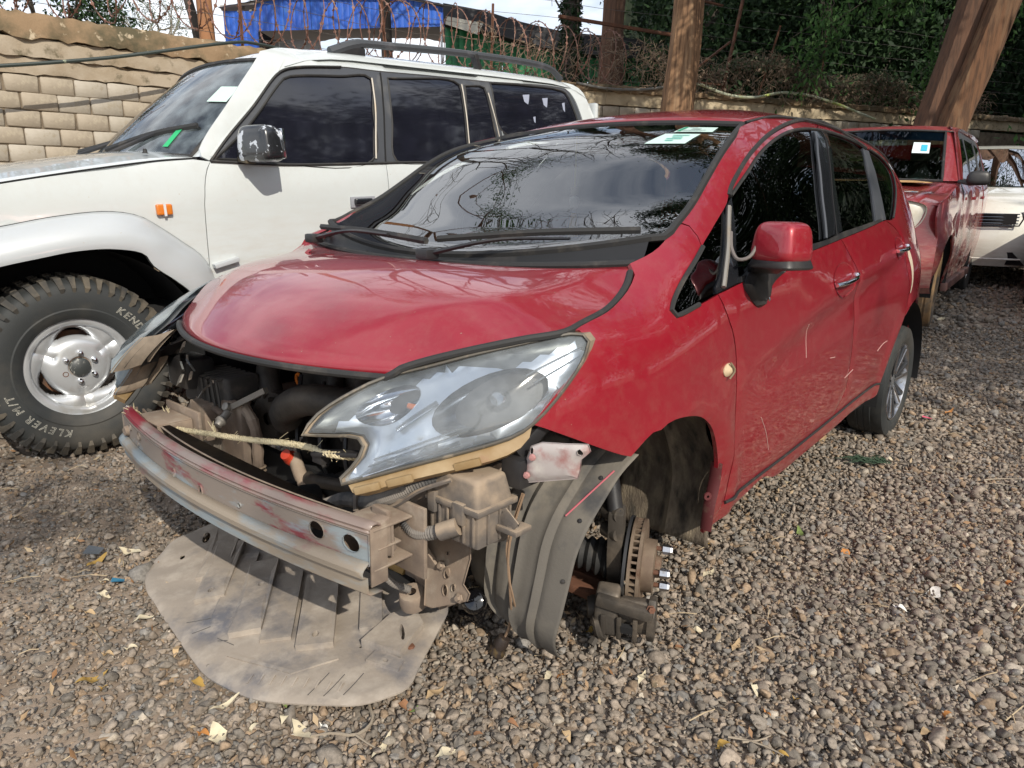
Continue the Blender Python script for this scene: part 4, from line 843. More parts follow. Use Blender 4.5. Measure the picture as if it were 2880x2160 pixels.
mb.tube(crs(q, step=.02), [.018]*len(crs(q, step=.02)), 6, flat=.3); mb.lathe([(.004, .004), (.012, .004), (.013, 0)], (2.215, .822, .34), (.6, .8, 0), 10); mb.obj('inner_flange', M('grimy maroon flange', (.10, .02, .022), .6, col3=(.16, .11, .08), ns3=20), car)
# inner wing, floor, firewall (what keeps the engine bay dark)
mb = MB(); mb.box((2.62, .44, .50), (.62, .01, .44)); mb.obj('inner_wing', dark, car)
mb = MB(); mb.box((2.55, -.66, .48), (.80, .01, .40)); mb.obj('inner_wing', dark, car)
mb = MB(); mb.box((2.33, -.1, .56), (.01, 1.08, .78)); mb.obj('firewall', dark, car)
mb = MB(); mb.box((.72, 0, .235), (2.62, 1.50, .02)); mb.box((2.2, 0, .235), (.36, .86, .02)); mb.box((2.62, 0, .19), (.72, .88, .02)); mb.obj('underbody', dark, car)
mb = MB(); mb.box((2.93, .0, .232), (.07, 1.02, .05)); mb.obj('lower_crossmember', dusty2, car, bevel=.01)
mb = MB(); mb.bar((2.93, .38, .25), (2.96, .52, .20), .05, .03); mb.lathe([(.012, .02), (.03, .02), (.034, 0), (.034, -.02)], (3.02, .455, .215), (.3, .1, 1), 14); mb.obj('tow_bracket', dusty2, car, bevel=.003)
mb = MB(); mb.tube(crs([(2.93, .20, .235), (2.935, .29, .232), (2.93, .36, .225)], n=8), .045, 10, flat=.7); mb.obj('foam_block', M('ochre foam', (.35, .22, .08), .9, col3=(.14, .10, .05), ns3=8, bump=.5, bs=60), car)
# engine bay contents
rad = MB(); rad.box((3.00, -.46, .375), (.035, .012, .37)); 
for k in range(15): rad.box((3.012, -.600+.0095*k, .40), (.018, .0045, .25))
rado = rad.obj('condenser', M('dusty condenser fins', (.21, .185, .155), .8, col3=(.10, .085, .07), ns3=20), car)
mb = MB(); mb.box((3.005, -.385, .385), (.03, .135, .31)); mb.obj('condenser_tank', dusty2, rado, bevel=.006)
mb = MB(); mb.bar((3.025, -.62, .527), (3.035, -.40, .500), .018, .012); mb.bar((3.02, -.61, .51), (3.03, -.46, .47), .01, .006); mb.obj('condenser_rail', dusty2, rado, bevel=.002)
tb = MB(); tb.box((2.97, -.52, .555), (.12, .24, .09), (.06, .0, .12)); tbo = tb.obj('air_duct', M('sooty ribbed duct', (.055, .050, .046), .8, col3=(.13, .11, .09), ns3=9), car, bevel=.015, seg=3)
mb = MB()
for k in range(7): mb.bar((3.035, -.62+.032*k, .595), (3.03, -.615+.032*k, .515), .006, .006); mb.bar((3.035, -.62+.032*k, .600), (2.91, -.60+.03*k, .604), .006, .006)
mb.obj('duct_rib', M('sooty rib', (.075, .068, .06), .8), tbo)
ft = MB(); ft.lathe([(.001, .045), (.011, .044), (.013, .034), (.017, .030), (.017, .020), (.012, .016), (.012, -.01)], (3.05, -.350, .513), (.75, .25, -.55), 14); ft.lathe([(.001, .02), (.012, .018), (.014, .0)], (3.035, -.358, .530), (.7, .2, .4), 12); ft.bar((3.03, -.355, .53), (3.0, -.20, .608), .016, .016); ft.obj('pipe_fitting', alu, car)
mb = MB(); pl_ = np.array([(-.84, .43), (-.79, .50), (-.72, .515), (-.66, .50), (-.635, .46), (-.64, .40), (-.70, .37), (-.78, .38)])
panel('splash_plate', chain(.02, pl_[:, :], pl_[[-1, 0]]), lambda y, z, d: (2.99-.3*(z-.45), y+.09, z), dusty2, car, h=.03, inset=0, thick=.004, holes=[ov(-.715, .49, .006, .008)], flip=True)
conduit('coolant_hose', [(2.98, -.36, .535), (3.0, -.325, .525), (3.005, -.285, .508), (3.005, -.265, .475), (3.0, -.268, .42), (3.0, -.272, .36), (3.0, -.276, .33)], .018, dusty2, pitch=.05)
mb = MB()
for k in range(3): mb.lathe([(.020, -.004), (.026, 0), (.020, .004)], (3.0, -.276+.001*k, .352-.012*k), (0, 0, 1), 16)
mb.obj('hose_clamp', dusty, car)
al_ = MB(); al_.lathe([(.02, .05), (.07, .05), (.082, .035), (.082, -.05), (.05, -.07)], (2.88, -.335, .475), (1, .25, .1), 26)
for k in range(16):
    a = k*math.pi/8; al_.box((2.925, -.335+.075*math.cos(a)-.004, .475+.075*math.sin(a)), (.02, .012, .012))
al_.obj('alternator', engine, car)
for pts_, r_, nm in ((((2.93, -.20, .50), (2.95, -.19, .53), (2.955, -.14, .567), (2.95, -.06, .597), (2.93, .03, .605), (2.88, .12, .60), (2.80, .2, .60)), .046, 'intake_hose'), (((2.84, -.45, .62), (2.86, -.43, .59), (2.87, -.40, .555), (2.88, -.37, .515), (2.88, -.34, .47), (2.88, -.31, .40)), .038, 'intake_pipe'), (((2.80, -.12, .66), (2.83, -.10, .63), (2.84, -.09, .58), (2.85, -.12, .52)), .026, 'hose'), (((2.80, .02, .66), (2.83, .03, .62), (2.84, .05, .57)), .03, 'hose'), (((2.9, -.15, .33), (2.96, -.05, .36), (2.93, .1, .37), (2.9, .25, .36)), .018, 'hose'), (((2.94, -.17, .40), (2.95, -.10, .33), (2.93, .0, .27)), .02, 'bracket_arm')):
    mb = MB(); mb.tube(crs(np.array(pts_), step=.02), r_, 12); mb.obj(nm, engine if nm != 'bracket_arm' else dusty2, car)
mb = MB(); mb.box((2.70, -.05, .50), (.22, .55, .34)); mb.box((2.74, .1, .40), (.20, .3, .25), (0, .2, .1)); mb.obj('engine_block', engine, car, bevel=.03, seg=2)
for k in range(14):
    mb = MB(); c = (2.84+rng.uniform(-.04, .05), rng.uniform(-.3, .38), rng.uniform(.28, .50)); mb.box(c, (rng.uniform(.03, .08), rng.uniform(.03, .09), rng.uniform(.03, .09)), (rng.uniform(-.5, .5), rng.uniform(-.5, .5), rng.uniform(-.5, .5))); mb.obj('engine_bracket', engine, car, bevel=.006)
for k in range(5):
    y = -.25+.12*k; mb = MB(); mb.tube(crs([(2.85, y, .62), (2.90, y+.05, .52), (2.92, y+.08, .40), (2.88, y+.12, .30)], step=.03), .007, 6); mb.obj('cable', black_pl, car)
dp = MB(); dp.tube([(2.852+0*a, -.263+.012*math.cos(a), .606+.016*math.sin(a)) for a in np.linspace(0, 2*math.pi, 15)[:-1]], .0045, 6, closed=True); dp.tube([(2.852, -.256, .59), (2.85, -.230, .55)], [.007, .004], 6); dp.obj('dipstick', orange, car)
mb = MB(); mb.lathe([(0, .03), (.016, .029), (.018, .02), (.014, .018), (.022, .005), (.022, -.02)], (2.95, -.170, .395), (.7, .2, .6), 14); mb.obj('filler_cap', red_cap, car)
mb = MB(); mb.lathe([(0, .02), (.03, .018), (.034, 0), (.034, -.04)], (3.06, .06, .37), (.9, .1, .2), 16); mb.box((3.06, -.02, .37), (.05, .03, .04)); mb.obj('horn', dark, car)
# broken edge + clips beside the right headlamp
for k, (y, z) in enumerate(((-.49, .71), (-.47, .675), (-.51, .645), (-.46, .62), (-.53, .60), (-.45, .655))):
    mb = MB(); n_ = rng.randint(4, 6); pg = [(y+.028*rng.uniform(.5, 1)*math.cos(2*math.pi*i/n_+k), z+.024*rng.uniform(.5, 1)*math.sin(2*math.pi*i/n_+k)) for i in range(n_)]; sx_ = rng.uniform(-.6, .6)
    mb.prism(pg, lambda a_, b_, h: (3.10+sx_*(b_-z)+.4*(a_-y)-h, a_, b_), .006); mb.obj('broken_clip', (dusty, alu, M('grey clip', (.16, .17, .17), .5))[k % 3], car)
mb = MB(); mb.box((2.91, -.05, .29), (.02, .95, .16)); mb.box((2.80, -.1, .21), (.40, 1.0, .02)); mb.obj('bay_light_blocker', dark, car)  # dark sheets added to block light below the engine bay
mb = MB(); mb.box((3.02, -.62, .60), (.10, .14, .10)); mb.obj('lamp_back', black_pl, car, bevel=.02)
mb = MB(); mb.tube(crs([(3.05, -.52, .53), (3.04, -.50, .56), (3.02, -.47, .59)], n=6), .004, 5); mb.box((3.02, -.465, .592), (.015, .015, .01)); mb.obj('bonnet_stay', steel, car)
# inner lamp tab with the rope looped over it
mb = MB(); mb.bar((3.19, .33, .598), (3.17, .47, .625), .03, .010); mb.box((3.185, .34, .588), (.02, .035, .024)); mb.obj('lamp_tab', black_pl, car, bevel=.002)
# undertray ----------------------------------------------------
to = np.array([(3.02, -.50), (3.10, -.50), (3.195, -.477), (3.249, -.430), (3.31, -.372), (3.354, -.280), (3.368, -.199), (3.384, -.096), (3.398, .02), (3.410, .11), (3.414, .19), (3.403, .274), (3.386, .336), (3.362, .387), (3.328, .445), (3.291, .496), (3.252, .542), (3.197, .574), (3.151, .583), (3.088, .552), (3.0, .508), (2.90, .455), (2.885, .40), (2.90, .20), (2.92, -.1), (2.95, -.4)])
tol = chain(.022, to[:2], to[1:], np.array([to[-1], to[0]]))
def trayS(x, y, d):
    z = .108-.026*max(0, (x-3.18)/.22)**1.5+.13*max(0, 3.12-x)+.008*math.cos(y*3)+.003*math.sin(x*31+y*17)*math.sin(y*23)
    return (x, y, z-.007*(1-min(d/.012, 1))**2)
th_ = [ov(3.222, -.341, .012, .007, .9, 10), ov(3.085, .432, .028, .022, 0, 14), ov(3.115, -.41, .035, .011, .95, 12), ov(3.125, -.30, .02, .011, .9, 10), ov(3.135, .398, .006, .004, .6, 8)]
tray = panel('undertray', tol, trayS, tray_m, car, h=.016, inset=0, thick=.004, holes=th_, ang=30)
def pad(corners, hgt, hole=None, slope=0.):
    c_ = np.array(corners, float); ol_ = chain(.03, *[c_[i:i+2] for i in range(len(c_)-1)], c_[[-1, 0]])
    f = lambda x, y, d: (x, y, trayS(x, y, 1)[2]+hgt+.001)
    return panel('raised_pad', ol_, f, tray_m, tray, h=.02, inset=0, thick=hgt+.003, holes=hole or (), ang=20)
# strips between the channels: each starts under the beam and ends towards the front lip
dv = np.array([.185, .23]); dv /= np.linalg.norm(dv); nvv = np.array([-dv[1], dv[0]])
for (fx, fy, w, L, hgt, hx_) in ((3.230, -.155, .085, .30, .012, None), (3.283, -.055, .085, .30, .015, (.03, .0)), (3.300, .058, .075, .33, .008, None), (3.296, .150, .085, .33, .015, (.20, .01)), (3.262, .232, .080, .30, .009, None), (3.215, .325, .095, .30, .016, (.035, .0)), (3.085, .372, .06, .16, .010, None)):
    f0 = np.array([fx, fy]); b0 = f0-dv*L; q = [f0-nvv*w*.46, f0+nvv*w*.46, b0+nvv*w*.46, b0-nvv*w*.46]
    hl = [ov(*(f0-dv*hx_[0]+nvv*hx_[1]), .011, .0085, .6, 12)] if hx_ else None
    pad(q, hgt, hl)
pad([(3.135, .40), (3.105, .505), (3.00, .47), (2.97, .40), (3.03, .38)], .020, [ov(3.055, .455, .030, .006, -2.2, 10)])
pad([(3.165, .455), (3.135, .535), (3.105, .52), (3.12, .44)], .006, [ov(3.135, .49, .007, .007, 0, 10)])
pad([(3.36, .18), (3.30, .36), (3.292, .355), (3.352, .178)], .003); pad([(3.30, .36), (3.20, .40), (3.20, .393), (3.297, .352)], .003)
for q in (((3.36, -.02), (3.31, .02)), ((3.37, .03), (3.33, .045)), ((3.31, .44), (3.24, .42)), ((3.29, .47), (3.22, .45)), ((3.26, .50), (3.19, .48)), ((3.34, .10), (3.33, .16)), ((3.345, .11), (3.33, .13))):
    mb = MB(); mb.tube([np.array(trayS(x, y, 1))+[0, 0, .0006] for x, y in crs(np.array(q), n=5)], .0011, 4); mb.obj('scratch', M('scratch', (.07, .068, .066), .8), tray)
mb = MB()
for k in range(9):
    t = k/8; y = .30+.18*t; x = 3.395-.115*t-.02; mb.bar(trayS(x, y, .01), np.array(trayS(x-.022, y-.012, .02))+[0, 0, .002], .004, .003)
mb.obj('edge_tooth', tray_m, tray)
mb = MB(); mb.lathe([(0, .006), (.009, .005), (.012, 0)], np.array(trayS(3.06, .49, .1))+[0, 0, .0], (0, 0, 1), 8); mb.obj('push_clip', rust, tray)
# --- front hub without its wheel
hub = bpy.data.objects.new('wheel_hub', None); link(hub, car); hub.location = (2.500, .770, .218); hub.rotation_euler = (0, R(2), R(24))
mb = MB()
for y0 in (-.012, .012): mb.lathe([(.05, y0-.004), (.122, y0-.004), (.122, y0+.004), (.05, y0+.004)], (0, 0, 0), (0, 1, 0), 48)
for k in range(40):
    a = k*math.pi/20; mb.bar((.07*math.cos(a), 0, .07*math.sin(a)), (.120*math.cos(a+.05), 0, .120*math.sin(a+.05)), .006, .016, up=(0, 1, 0))
mb.lathe([(.072, .010), (.070, .045), (.030, .048), (.028, .062), (.001, .062)], (0, 0, 0), (0, 1, 0), 32); mb.obj('brake_disc', M('rusted brake disc', (.15, .105, .075), .7, metal=.3, col2=(.23, .175, .125), ns=12, col3=(.12, .06, .035), ns3=18), hub)
for k, a in enumerate((R(12), R(100), R(-78))):
    p = np.array([.05*math.cos(a), .045, .05*math.sin(a)]); mb = MB(); mb.tube([p, p+[0, .03, 0]], .0065, 8); so = mb.obj('wheel_stud', rust, hub)
    mb = MB(); mb.lathe([(.0065, .0), (.0135, .002), (.0125, .022), (.010, .027), (.001, .028)], p+[0, .016, 0], (0, 1, 0), 6); mb.obj('wheel_nut', steel, so, smooth=False)
mb = MB(); mb.lathe([(.122, -.024), (.126, -.020), (.126, -.028), (.06, -.028)], (0, 0, 0), (0, 1, 0), 40); mb.obj('dust_shield', M('shield', (.03, .03, .033), .5), hub)
# caliper straddling the lower front of the disc: carrier, cast body with ribs, finger bridge, window
oc = [(.060, -.135), (.125, -.150), (.168, -.118), (.176, -.055), (.160, -.005), (.120, .004), (.085, -.030), (.066, -.080)]
cal = MB(); cal.prism(oc, lambda a_, b_, h: (a_, -.085+h, b_), .060); calo = cal.obj('brake_caliper', iron, hub, bevel=.010, seg=3)
mb = MB(); mb.prism([(.095, -.128), (.150, -.112), (.160, -.06), (.145, -.022), (.110, -.03), (.098, -.08)], lambda a_, b_, h: (a_, -.03+h, b_), .085); mb.obj('bridge', iron, calo, bevel=.008, seg=3)
mb = MB(); mb.prism([(.070, -.125), (.135, -.140), (.165, -.105), (.168, -.05), (.145, -.012), (.10, -.025), (.078, -.08)], lambda a_, b_, h: (a_, .046+h, b_), .020); mb.obj('caliper_finger', iron, calo, bevel=.006, seg=2)
mb = MB(); mb.lathe([(.001, .032), (.026, .030), (.030, .018), (.031, -.01)], (.118, -.080, -.075), (.25, -1, -.05), 20); mb.obj('piston_housing', iron, calo)
mb = MB(); mb.bar((.168, -.08, -.02), (.178, .062, -.035), .026, .030); mb.obj('carrier', iron, calo, bevel=.006)
for y_ in (-.06, -.02, .02):
    mb = MB(); mb.bar((.166, y_, -.125), (.180, y_, -.055), .008, .012, up=(0, 1, 0)); mb.obj('cast_rib', iron, calo, bevel=.003)
mb = MB(); mb.lathe([(.001, .012), (.008, .012), (.009, .003), (.012, .002), (.012, 0)], (.176, .055, -.02), (.8, .3, .4), 6); mb.obj('carrier_bolt', rust, calo)
q = [(.125, -.085+.006*k, -.012) for k in range(12)]; mb = MB(); mb.tube(q, [.014 if k % 2 else .010 for k in range(12)], 10); mb.obj('slide_pin_boot', rubber, calo)
mb = MB(); mb.tube(crs([(.150, -.085, -.10), (.165, -.08, -.08), (.168, -.07, -.115), (.150, -.06, -.135)], n=10), .012, 8); mb.lathe([(.001, .02), (.011, .02), (.012, 0)], (.160, -.08, -.14), (.6, -.3, -.5), 6); mb.obj('bleed_screw', iron, calo)
mb = MB(); mb.box((.172, .0, -.088), (.012, .030, .022), (0, .25, 0)); mb.obj('caliper_window', dark, calo)
kn = MB(); kn.prism([(-.05, -.05), (.05, -.05), (.075, .05), (.085, .175), (.045, .19), (.0, .06)], lambda a, b, h: (a, -.075+h, b), .04); kn.bar((.055, -.07, .05), (.02, -.02, .08), .03, .04); kn.obj('knuckle', iron, hub, bevel=.006)
for z in (.115, .168):
    mb = MB(); mb.lathe([(.008, .012), (.019, .012), (.021, .0), (.021, -.04)], (.066, -.055, z), (.55, .65, .1), 16); ko = mb.obj('knuckle_eye', iron, hub); mb = MB(); mb.lathe([(.001, .006), (.0085, .006)], (.066, -.055, z), (.55, .65, .1), 12); mb.obj('bolt_hole', dark, ko)
mb = MB(); mb.lathe([(.045, -.02), (.05, -.03), (.05, -.06), (.03, -.065)], (0, 0, 0), (0, 1, 0), 24); mb.obj('bearing', iron, hub)
cv = [(.060 if k % 2 else .048)*(1-.035*k) for k in range(14)]; mb = MB(); mb.lathe([(r_, -.07-.012*k) for k, r_ in enumerate(cv)], (0, 0, 0), (0, 1, -.05), 22); mb.obj('drive_shaft_boot', rubber, hub, ang=20)
mb = MB(); mb.bar((-.02, -.05, -.09), (-.10, -.36, -.06), .06, .03); mb.bar((.06, -.05, -.095), (-.02, -.36, -.06), .04, .025); mb.obj('control_arm', rust, hub, bevel=.006)
mb = MB(); mb.tube(crs([(.06, -.06, .17), (.02, -.09, .30), (0, -.11, .42)], n=5), .022, 10); mb.obj('strut', black_pl, hub)
# --- rear wheels
def rear_wheel(sy):
    c = np.array([-.085, .725*sy, .283]); ax = (0, sy, 0)
    mb = MB(); mb.lathe([(.205, -.07), (.225, -.085), (.27, -.092), (.292, -.085), (.300, -.065), (.302, -.035), (.299, -.030), (.302, -.025), (.302, -.003), (.299, 0), (.302, .003), (.302, .03), (.299, .035), (.300, .062), (.292, .085), (.272, .093), (.245, .094), (.222, .090), (.208, .080), (.205, .068)], c, ax, 64); t = mb.obj('rear_wheel', tyre_m, car, ang=30)
    mb = MB(); mb.lathe([(.207, .080), (.206, .086), (.200, .086), (.196, .075), (.190, .04), (.185, -.03)], c, ax, 64); rim = mb.obj('rim', steel, t)
    mb = MB(); mb.lathe([(.001, .060), (.030, .062), (.034, .058), (.045, .052), (.055, .04), (.06, .02)], c, ax, 24)
    mb.obj('hub_cap', M('grey hub', (.20, .21, .22), .4, metal=.6), t)
    dkf = M('smoked alloy', (.10, .105, .115), .35, metal=.7)
    for k in range(7):
        a = k*2*math.pi/7+.2
        for da in (-.16, .16):
            p0 = c+np.array([.045*math.cos(a+da*1.2), sy*.055, .045*math.sin(a+da*1.2)]); p1 = c+np.array([.196*math.cos(a+da*.95), sy*.076, .196*math.sin(a+da*.95)])
            mb = MB(); mb.bar(p0, p1, .020, .020, up=(0, 1, 0)); mb.obj('spoke', steel if da > 0 else dkf, t, bevel=.004)
    mb = MB(); mb.lathe([(.19, .0), (.001, .0)], c, ax, 32); mb.obj('wheel_back', dark, t)
    mb = MB()
    for k in range(5): a = k*2*math.pi/5; mb.lathe([(.001, .006), (.009, .006), (.010, 0)], c+np.array([.05*math.cos(a), sy*.054, .05*math.sin(a)]), ax, 6)
    mb.obj('lug_nut', chrome, t)
rear_wheel(1); rear_wheel(-1)
mb = MB(); a = np.linspace(R(-5), R(185), 24)
for sy in (1, -1):
    V = []; 
    for q in a: V += [(-.08+.44*math.cos(q), sy*.82, .27+.44*math.sin(q)), (-.08+.44*math.cos(q), sy*.5, .27+.44*math.sin(q))]
    mb.add(V, [(2*k, 2*k+1, 2*k+3, 2*k+2) for k in range(23)])
    mb.box((-.08, sy*.5, .5), (.9, .01, .5))
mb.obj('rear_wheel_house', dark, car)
# --- mirror, handles, blanked side repeater
ft_ol = chain(.02, d2('foot')[:1], d2('foot')[:], d2('foot')[[-1, 0]])
foot = panel('mirror_foot', ft_ol, side(.018, .014), black_pl, car, h=.02, inset=0, thick=.02, flip=True)
mb = MB(); mb.bar((2.03, .84, .985), (2.09, .885, 1.008), .09, .030); mb.box((2.095, .910, 1.006), (.10, .115, .020), (0, 0, -.35)); mo = mb.obj('mirror_arm', black_pl, car, bevel=.008, seg=3)
def sup(c, r, e, rotz, n=20, m=14, zcut=None):
    Pg = []
    for th in np.linspace(-math.pi/2, math.pi/2, m):
        row = []
        for ph in np.linspace(0, 2*math.pi, n+1)[:-1]:
            sg = lambda v, p: math.copysign(abs(v)**p, v)
            x = r[0]*sg(math.cos(th), e)*sg(math.cos(ph), e); y = r[1]*sg(math.cos(th), e)*sg(math.sin(ph), e); z = r[2]*sg(math.sin(th), e)
            if zcut is not None: z = max(z, zcut)
            k = 1+.10*z/r[2]*-1; row.append((c[0]+math.cos(rotz)*x*k-math.sin(rotz)*y*k, c[1]+math.sin(rotz)*x*k+math.cos(rotz)*y*k, c[2]+z))
        Pg.append(row)
    return Pg
grid('mirror_cap', sup((2.10, .912, 1.063), (.056, .068, .056), .45, -.35, 28, 18), red, mo, closed_v=True)
grid('mirror_base', sup((2.097, .913, 1.010), (.058, .070, .018), .4, -.35, 28, 10), black_pl, mo, closed_v=True)
mb = MB(); mb.box((2.052, .895, 1.062), (.02, .105, .080), (0, 0, -.35)); mb.obj('mirror_glass', chrome, mo, bevel=.008)
mb = MB(); mb.tube(crs([(2.12, .862, 1.095), (2.13, .858, 1.06), (2.15, .845, 1.022), (2.16, .82, 1.015), (2.14, .79, 1.04), (2.10, .765, 1.085)], step=.01), .005, 7); mb.obj('mirror_cable', M('grey cable', (.16, .14, .13), .6), mo)
mb = MB()
for (x, z) in ((1.87, .972), (2.0, .897)): mb.lathe([(0, .003), (.005, .002), (.006, 0)], (x, Ys(x, z)+.019, z), (0, 1, 0), 8)
mb.obj('screw', chrome, foot)
def handle(x0, z0, x1, z1, cx, czz, r):
    c = ov(cx, czz, r, r*.52, .06, 22)
    cup = panel('handle_cup', c, lambda a, b, d: (a, Ys(a, b)+.002-.016*min(d/.025, 1)**1.5, b), red, car, h=.012, inset=0, thick=0, flip=True)
    mb = MB(); n = 12; q = [(x0+(x1-x0)*t, Ys(x0+(x1-x0)*t, z0+(z1-z0)*t)+.004+.020*math.sin(math.pi*min(1, max(0, t)))**.6, z0+(z1-z0)*t) for t in np.linspace(0, 1, n)]
    mb.tube(q, .0145, 10, flat=.55); o = mb.obj('door_handle', chrome, car)
    mb = MB(); mb.box((x0, Ys(x0, z0)+.010, z0), (.022, .022, .026)); mb.obj('lock_cover', chrome, o, bevel=.005)
handle(1.150, .918, 1.365, .896, 1.25, .907, .125); handle(.31, 1.005, .50, .990, .40, .998, .10)
pl = ov(2.217, .72, .030, .019, 0, 18)
panel('repeater_plug', pl, lambda a, b, d: (a, Ys(a, b)+.003+.010*min(d/.015, 1)**.5, b), M('yellowed tape', (.55, .43, .28), .7, col3=(.40, .30, .18), ns3=40), car, h=.01, inset=0, thick=.003, flip=True)
mb = MB(); mb.tube(crs([(2.225, Ys(2.225, .74)+.010, .742), (2.212, Ys(2.21, .72)+.018, .72), (2.222, Ys(2.22, .70)+.010, .697)], n=8), .003, 6); mb.obj('wire_tie', M('tie', (.2, .16, .1), .6), car)
# right-hand bonnet hinge left bare
mb = MB(); mb.tube(crs([(2.50, -.69, 1.020), (2.45, -.68, 1.04), (2.36, -.69, 1.075), (2.28, -.70, 1.11)], n=10), .018, 6, flat=.4); mb.tube(crs([(2.52, -.64, 1.0), (2.50, -.61, 1.02), (2.46, -.63, 1.03), (2.42, -.65, 1.045)], n=10), .009, 6); mb.obj('bonnet_hinge', red_dull, car)
# pale cream patch on the tail
sc = np.array([(.255, .99), (.20, .985), (.165, .93), (.15, .86), (.16, .80), (.185, .775), (.178, .83), (.20, .90), (.235, .95)])
panel('cream_patch', chain(.02, sc, sc[[-1, 0]]), side(.0025, .002), M('cream patch', (.55, .46, .36), .5), car, h=.03, inset=0, thick=0, flip=True)
# door scratches
for q in (((1.60, .78), (1.58, .72), (1.57, .66)), ((1.30, .62), (1.24, .615)), ((.60, .55), (.52, .575), (.46, .58)), ((1.92, .52), (1.85, .45), (1.80, .38)), ((1.05, .50), (.95, .52))):
    sidetube('scratch', q, .0013, M('scratched primer', (.5, .33, .30), .7), .0005)
# rope tied between beam and headlamp
def rope(pts, r=.0075):
    q = crs(np.array(pts), step=.006); T = np.gradient(q, axis=0); T /= np.linalg.norm(T, axis=1)[:, None]; u = np.cross(T, [0, 0, 1.]); u /= np.linalg.norm(u, axis=1)[:, None]; w = np.cross(T, u); s = np.arange(len(q))*.006
    mb = MB()
    for k in range(3):
        a = s/.030*2*math.pi+k*2*math.pi/3; mb.tube(q+(r*.55)*(np.cos(a)[:, None]*u+np.sin(a)[:, None]*w), r*.62, 6)
    for i in range(6, len(q)-3, 5):
        d = nrng.normal(size=3)*.012; mb.tube([q[i], q[i]+u[i]*r*rng.choice((-1, 1))+d*.5, q[i]+u[i]*r*1.5*rng.choice((-1, 1))+d], .0006, 3)
    return mb
def fray(mb, p, d, n=9):
    for k in range(n): e = np.array(p)+np.array(d)*.035+nrng.normal(size=3)*.010; mb.tube([p, (np.array(p)+e)/2+nrng.normal(size=3)*.003, e], [.0022, .0018, .0008], 4)
cw = lambda P: [tuple(car.matrix_world@Vector(p)) for p in P]
bpy.context.view_layer.update()
mb = rope([(3.235, -.545, .520), (3.22, -.54, .505), (3.215, -.50, .495), (3.20, -.44, .492), (3.18, -.35, .494), (3.165, -.20, .512), (3.15, -.02, .535), (3.15, .14, .565), (3.165, .28, .590), (3.19, .345, .603), (3.185, .42, .612), (3.16, .46, .612)]); fray(mb, (3.235, -.545, .520), (.2, -.9, .1)); fray(mb, (3.162, -.19, .513), (0, -.6, .6), 6)
o = mb.obj('rope', rope_m); o.matrix_world = car.matrix_world.copy(); tag(o, 'pale sisal rope stretched from bumper beam end to the headlamp', 'rope', 'sisal ropes across the open engine bay')
mb = rope([(3.16, -.485, .500), (3.165, -.43, .497), (3.175, -.38, .487), (3.18, -.30, .470), (3.19, -.18, .462), (3.21, -.06, .470), (3.235, .03, .480), (3.245, .06, .45)]); fray(mb, (3.16, -.485, .500), (-.2, -.8, .5), 12)
mb.lathe([(.001, -.018), (.014, -.012), (.016, 0), (.014, .012), (.001, .018)], (3.168, -.43, .497), (.1, .9, -.2), 10)
o = mb.obj('rope', rope_m); o.matrix_world = car.matrix_world.copy(); tag(o, 'knotted sisal rope slanting down to the middle of the bumper beam', 'rope', 'sisal ropes across the open engine bay')
# ornament hanging inside the windscreen
hx, hy = 1.80, 0.0
mb = MB(); mb.tube([(hx, hy, 1.40), (hx+.0, hy, 1.21)], .004, 6); t = thing('hanging_ornament', 'orange tassel ornament hanging inside the red hatchback windscreen', 'ornament'); t.matrix_world = car.matrix_world.copy()
mb.obj('cord', M('yellow cord', (.75, .66, .15), .7), t)
mb = MB(); mb.lathe([(.001, .03), (.015, .028), (.015, .0), (.001, -.002)], (hx, hy, 1.19), (0, 0, 1), 12); mb.obj('cap', M('tan bead', (.55, .40, .18), .5), t)
mb = MB(); mb.lathe([(.001, .025), (.018, .015), (.020, 0), (.014, -.02), (.006, -.03), (.008, -.055), (.001, -.06)], (hx, hy, 1.165), (0, 0, 1), 14); mb.obj('bead', M('clear bead', (.75, .78, .8), .08), t)
mb = MB(); mb.lathe([(.001, 0), (.009, 0), (.013, -.02), (.017, -.06), (.022, -.105), (.001, -.105)], (hx, hy, 1.125), (0, 0, 1), 14); mb.obj('tassel', wood_tag, t)
# ---------------------------------------------------------------- white off-road wagon
suv = thing('white_suv', 'white off-road wagon with silver wheel arches and tinted windows, left of the red hatchback', 'car', (-2.387256, 3.440147, .15396), (0, R(1.6), 3.926711))
ZV = [.3, .5, .75, 1.0, 1.12, 1.2, 1.3, 1.45, 1.62, 1.70, 1.735, 1.755, 1.77]; YV = [.79, .815, .838, .848, .845, .83, .805, .775, .728, .690, .64, .56, .40]
zf = np.linspace(.3, 1.77, 148); yf = np.convolve(np.pad(np.interp(zf, ZV, YV), 3, mode='edge'), np.ones(7)/7, 'valid')
def Yu(x, z): 
    y = float(np.interp(z, zf, yf))-.03*max(0, -x-2.6)**2-.05*max(0, x-.35)**2
    if 1.0 < z < 1.09: y += .004*math.exp(-((z-(1.03-.03*x))/.012)**2)
    return y
def sideu(off=0., rnd=.003):
    def f(a, b, d): return (a, Yu(a, b)+off-(rnd*(1-min(d/.012, 1))**2 if rnd else 0), b)
    return f
e2 = lambda k: np.array(E[k], float)
def up(name, ol, m=white_p, off=0., parent=suv, both=False, **kw):
    kw.setdefault('h', .05); o = panel(name, ol, sideu(off, kw.pop('rnd', .003)), m, parent, flip=True, **kw)
    if both:
        me = o.data.copy(); me.transform(Matrix.Scale(-1, 4, (0, 1, 0))); me.flip_normals(); link(bpy.data.objects.new(name, me), parent)
    return o
s5 = .04
cut = e2('cut'); fo_ = e2('flare_o'); fo_ = np.vstack([[(.62, .72), (.50, .86), (.35, .93)], fo_])
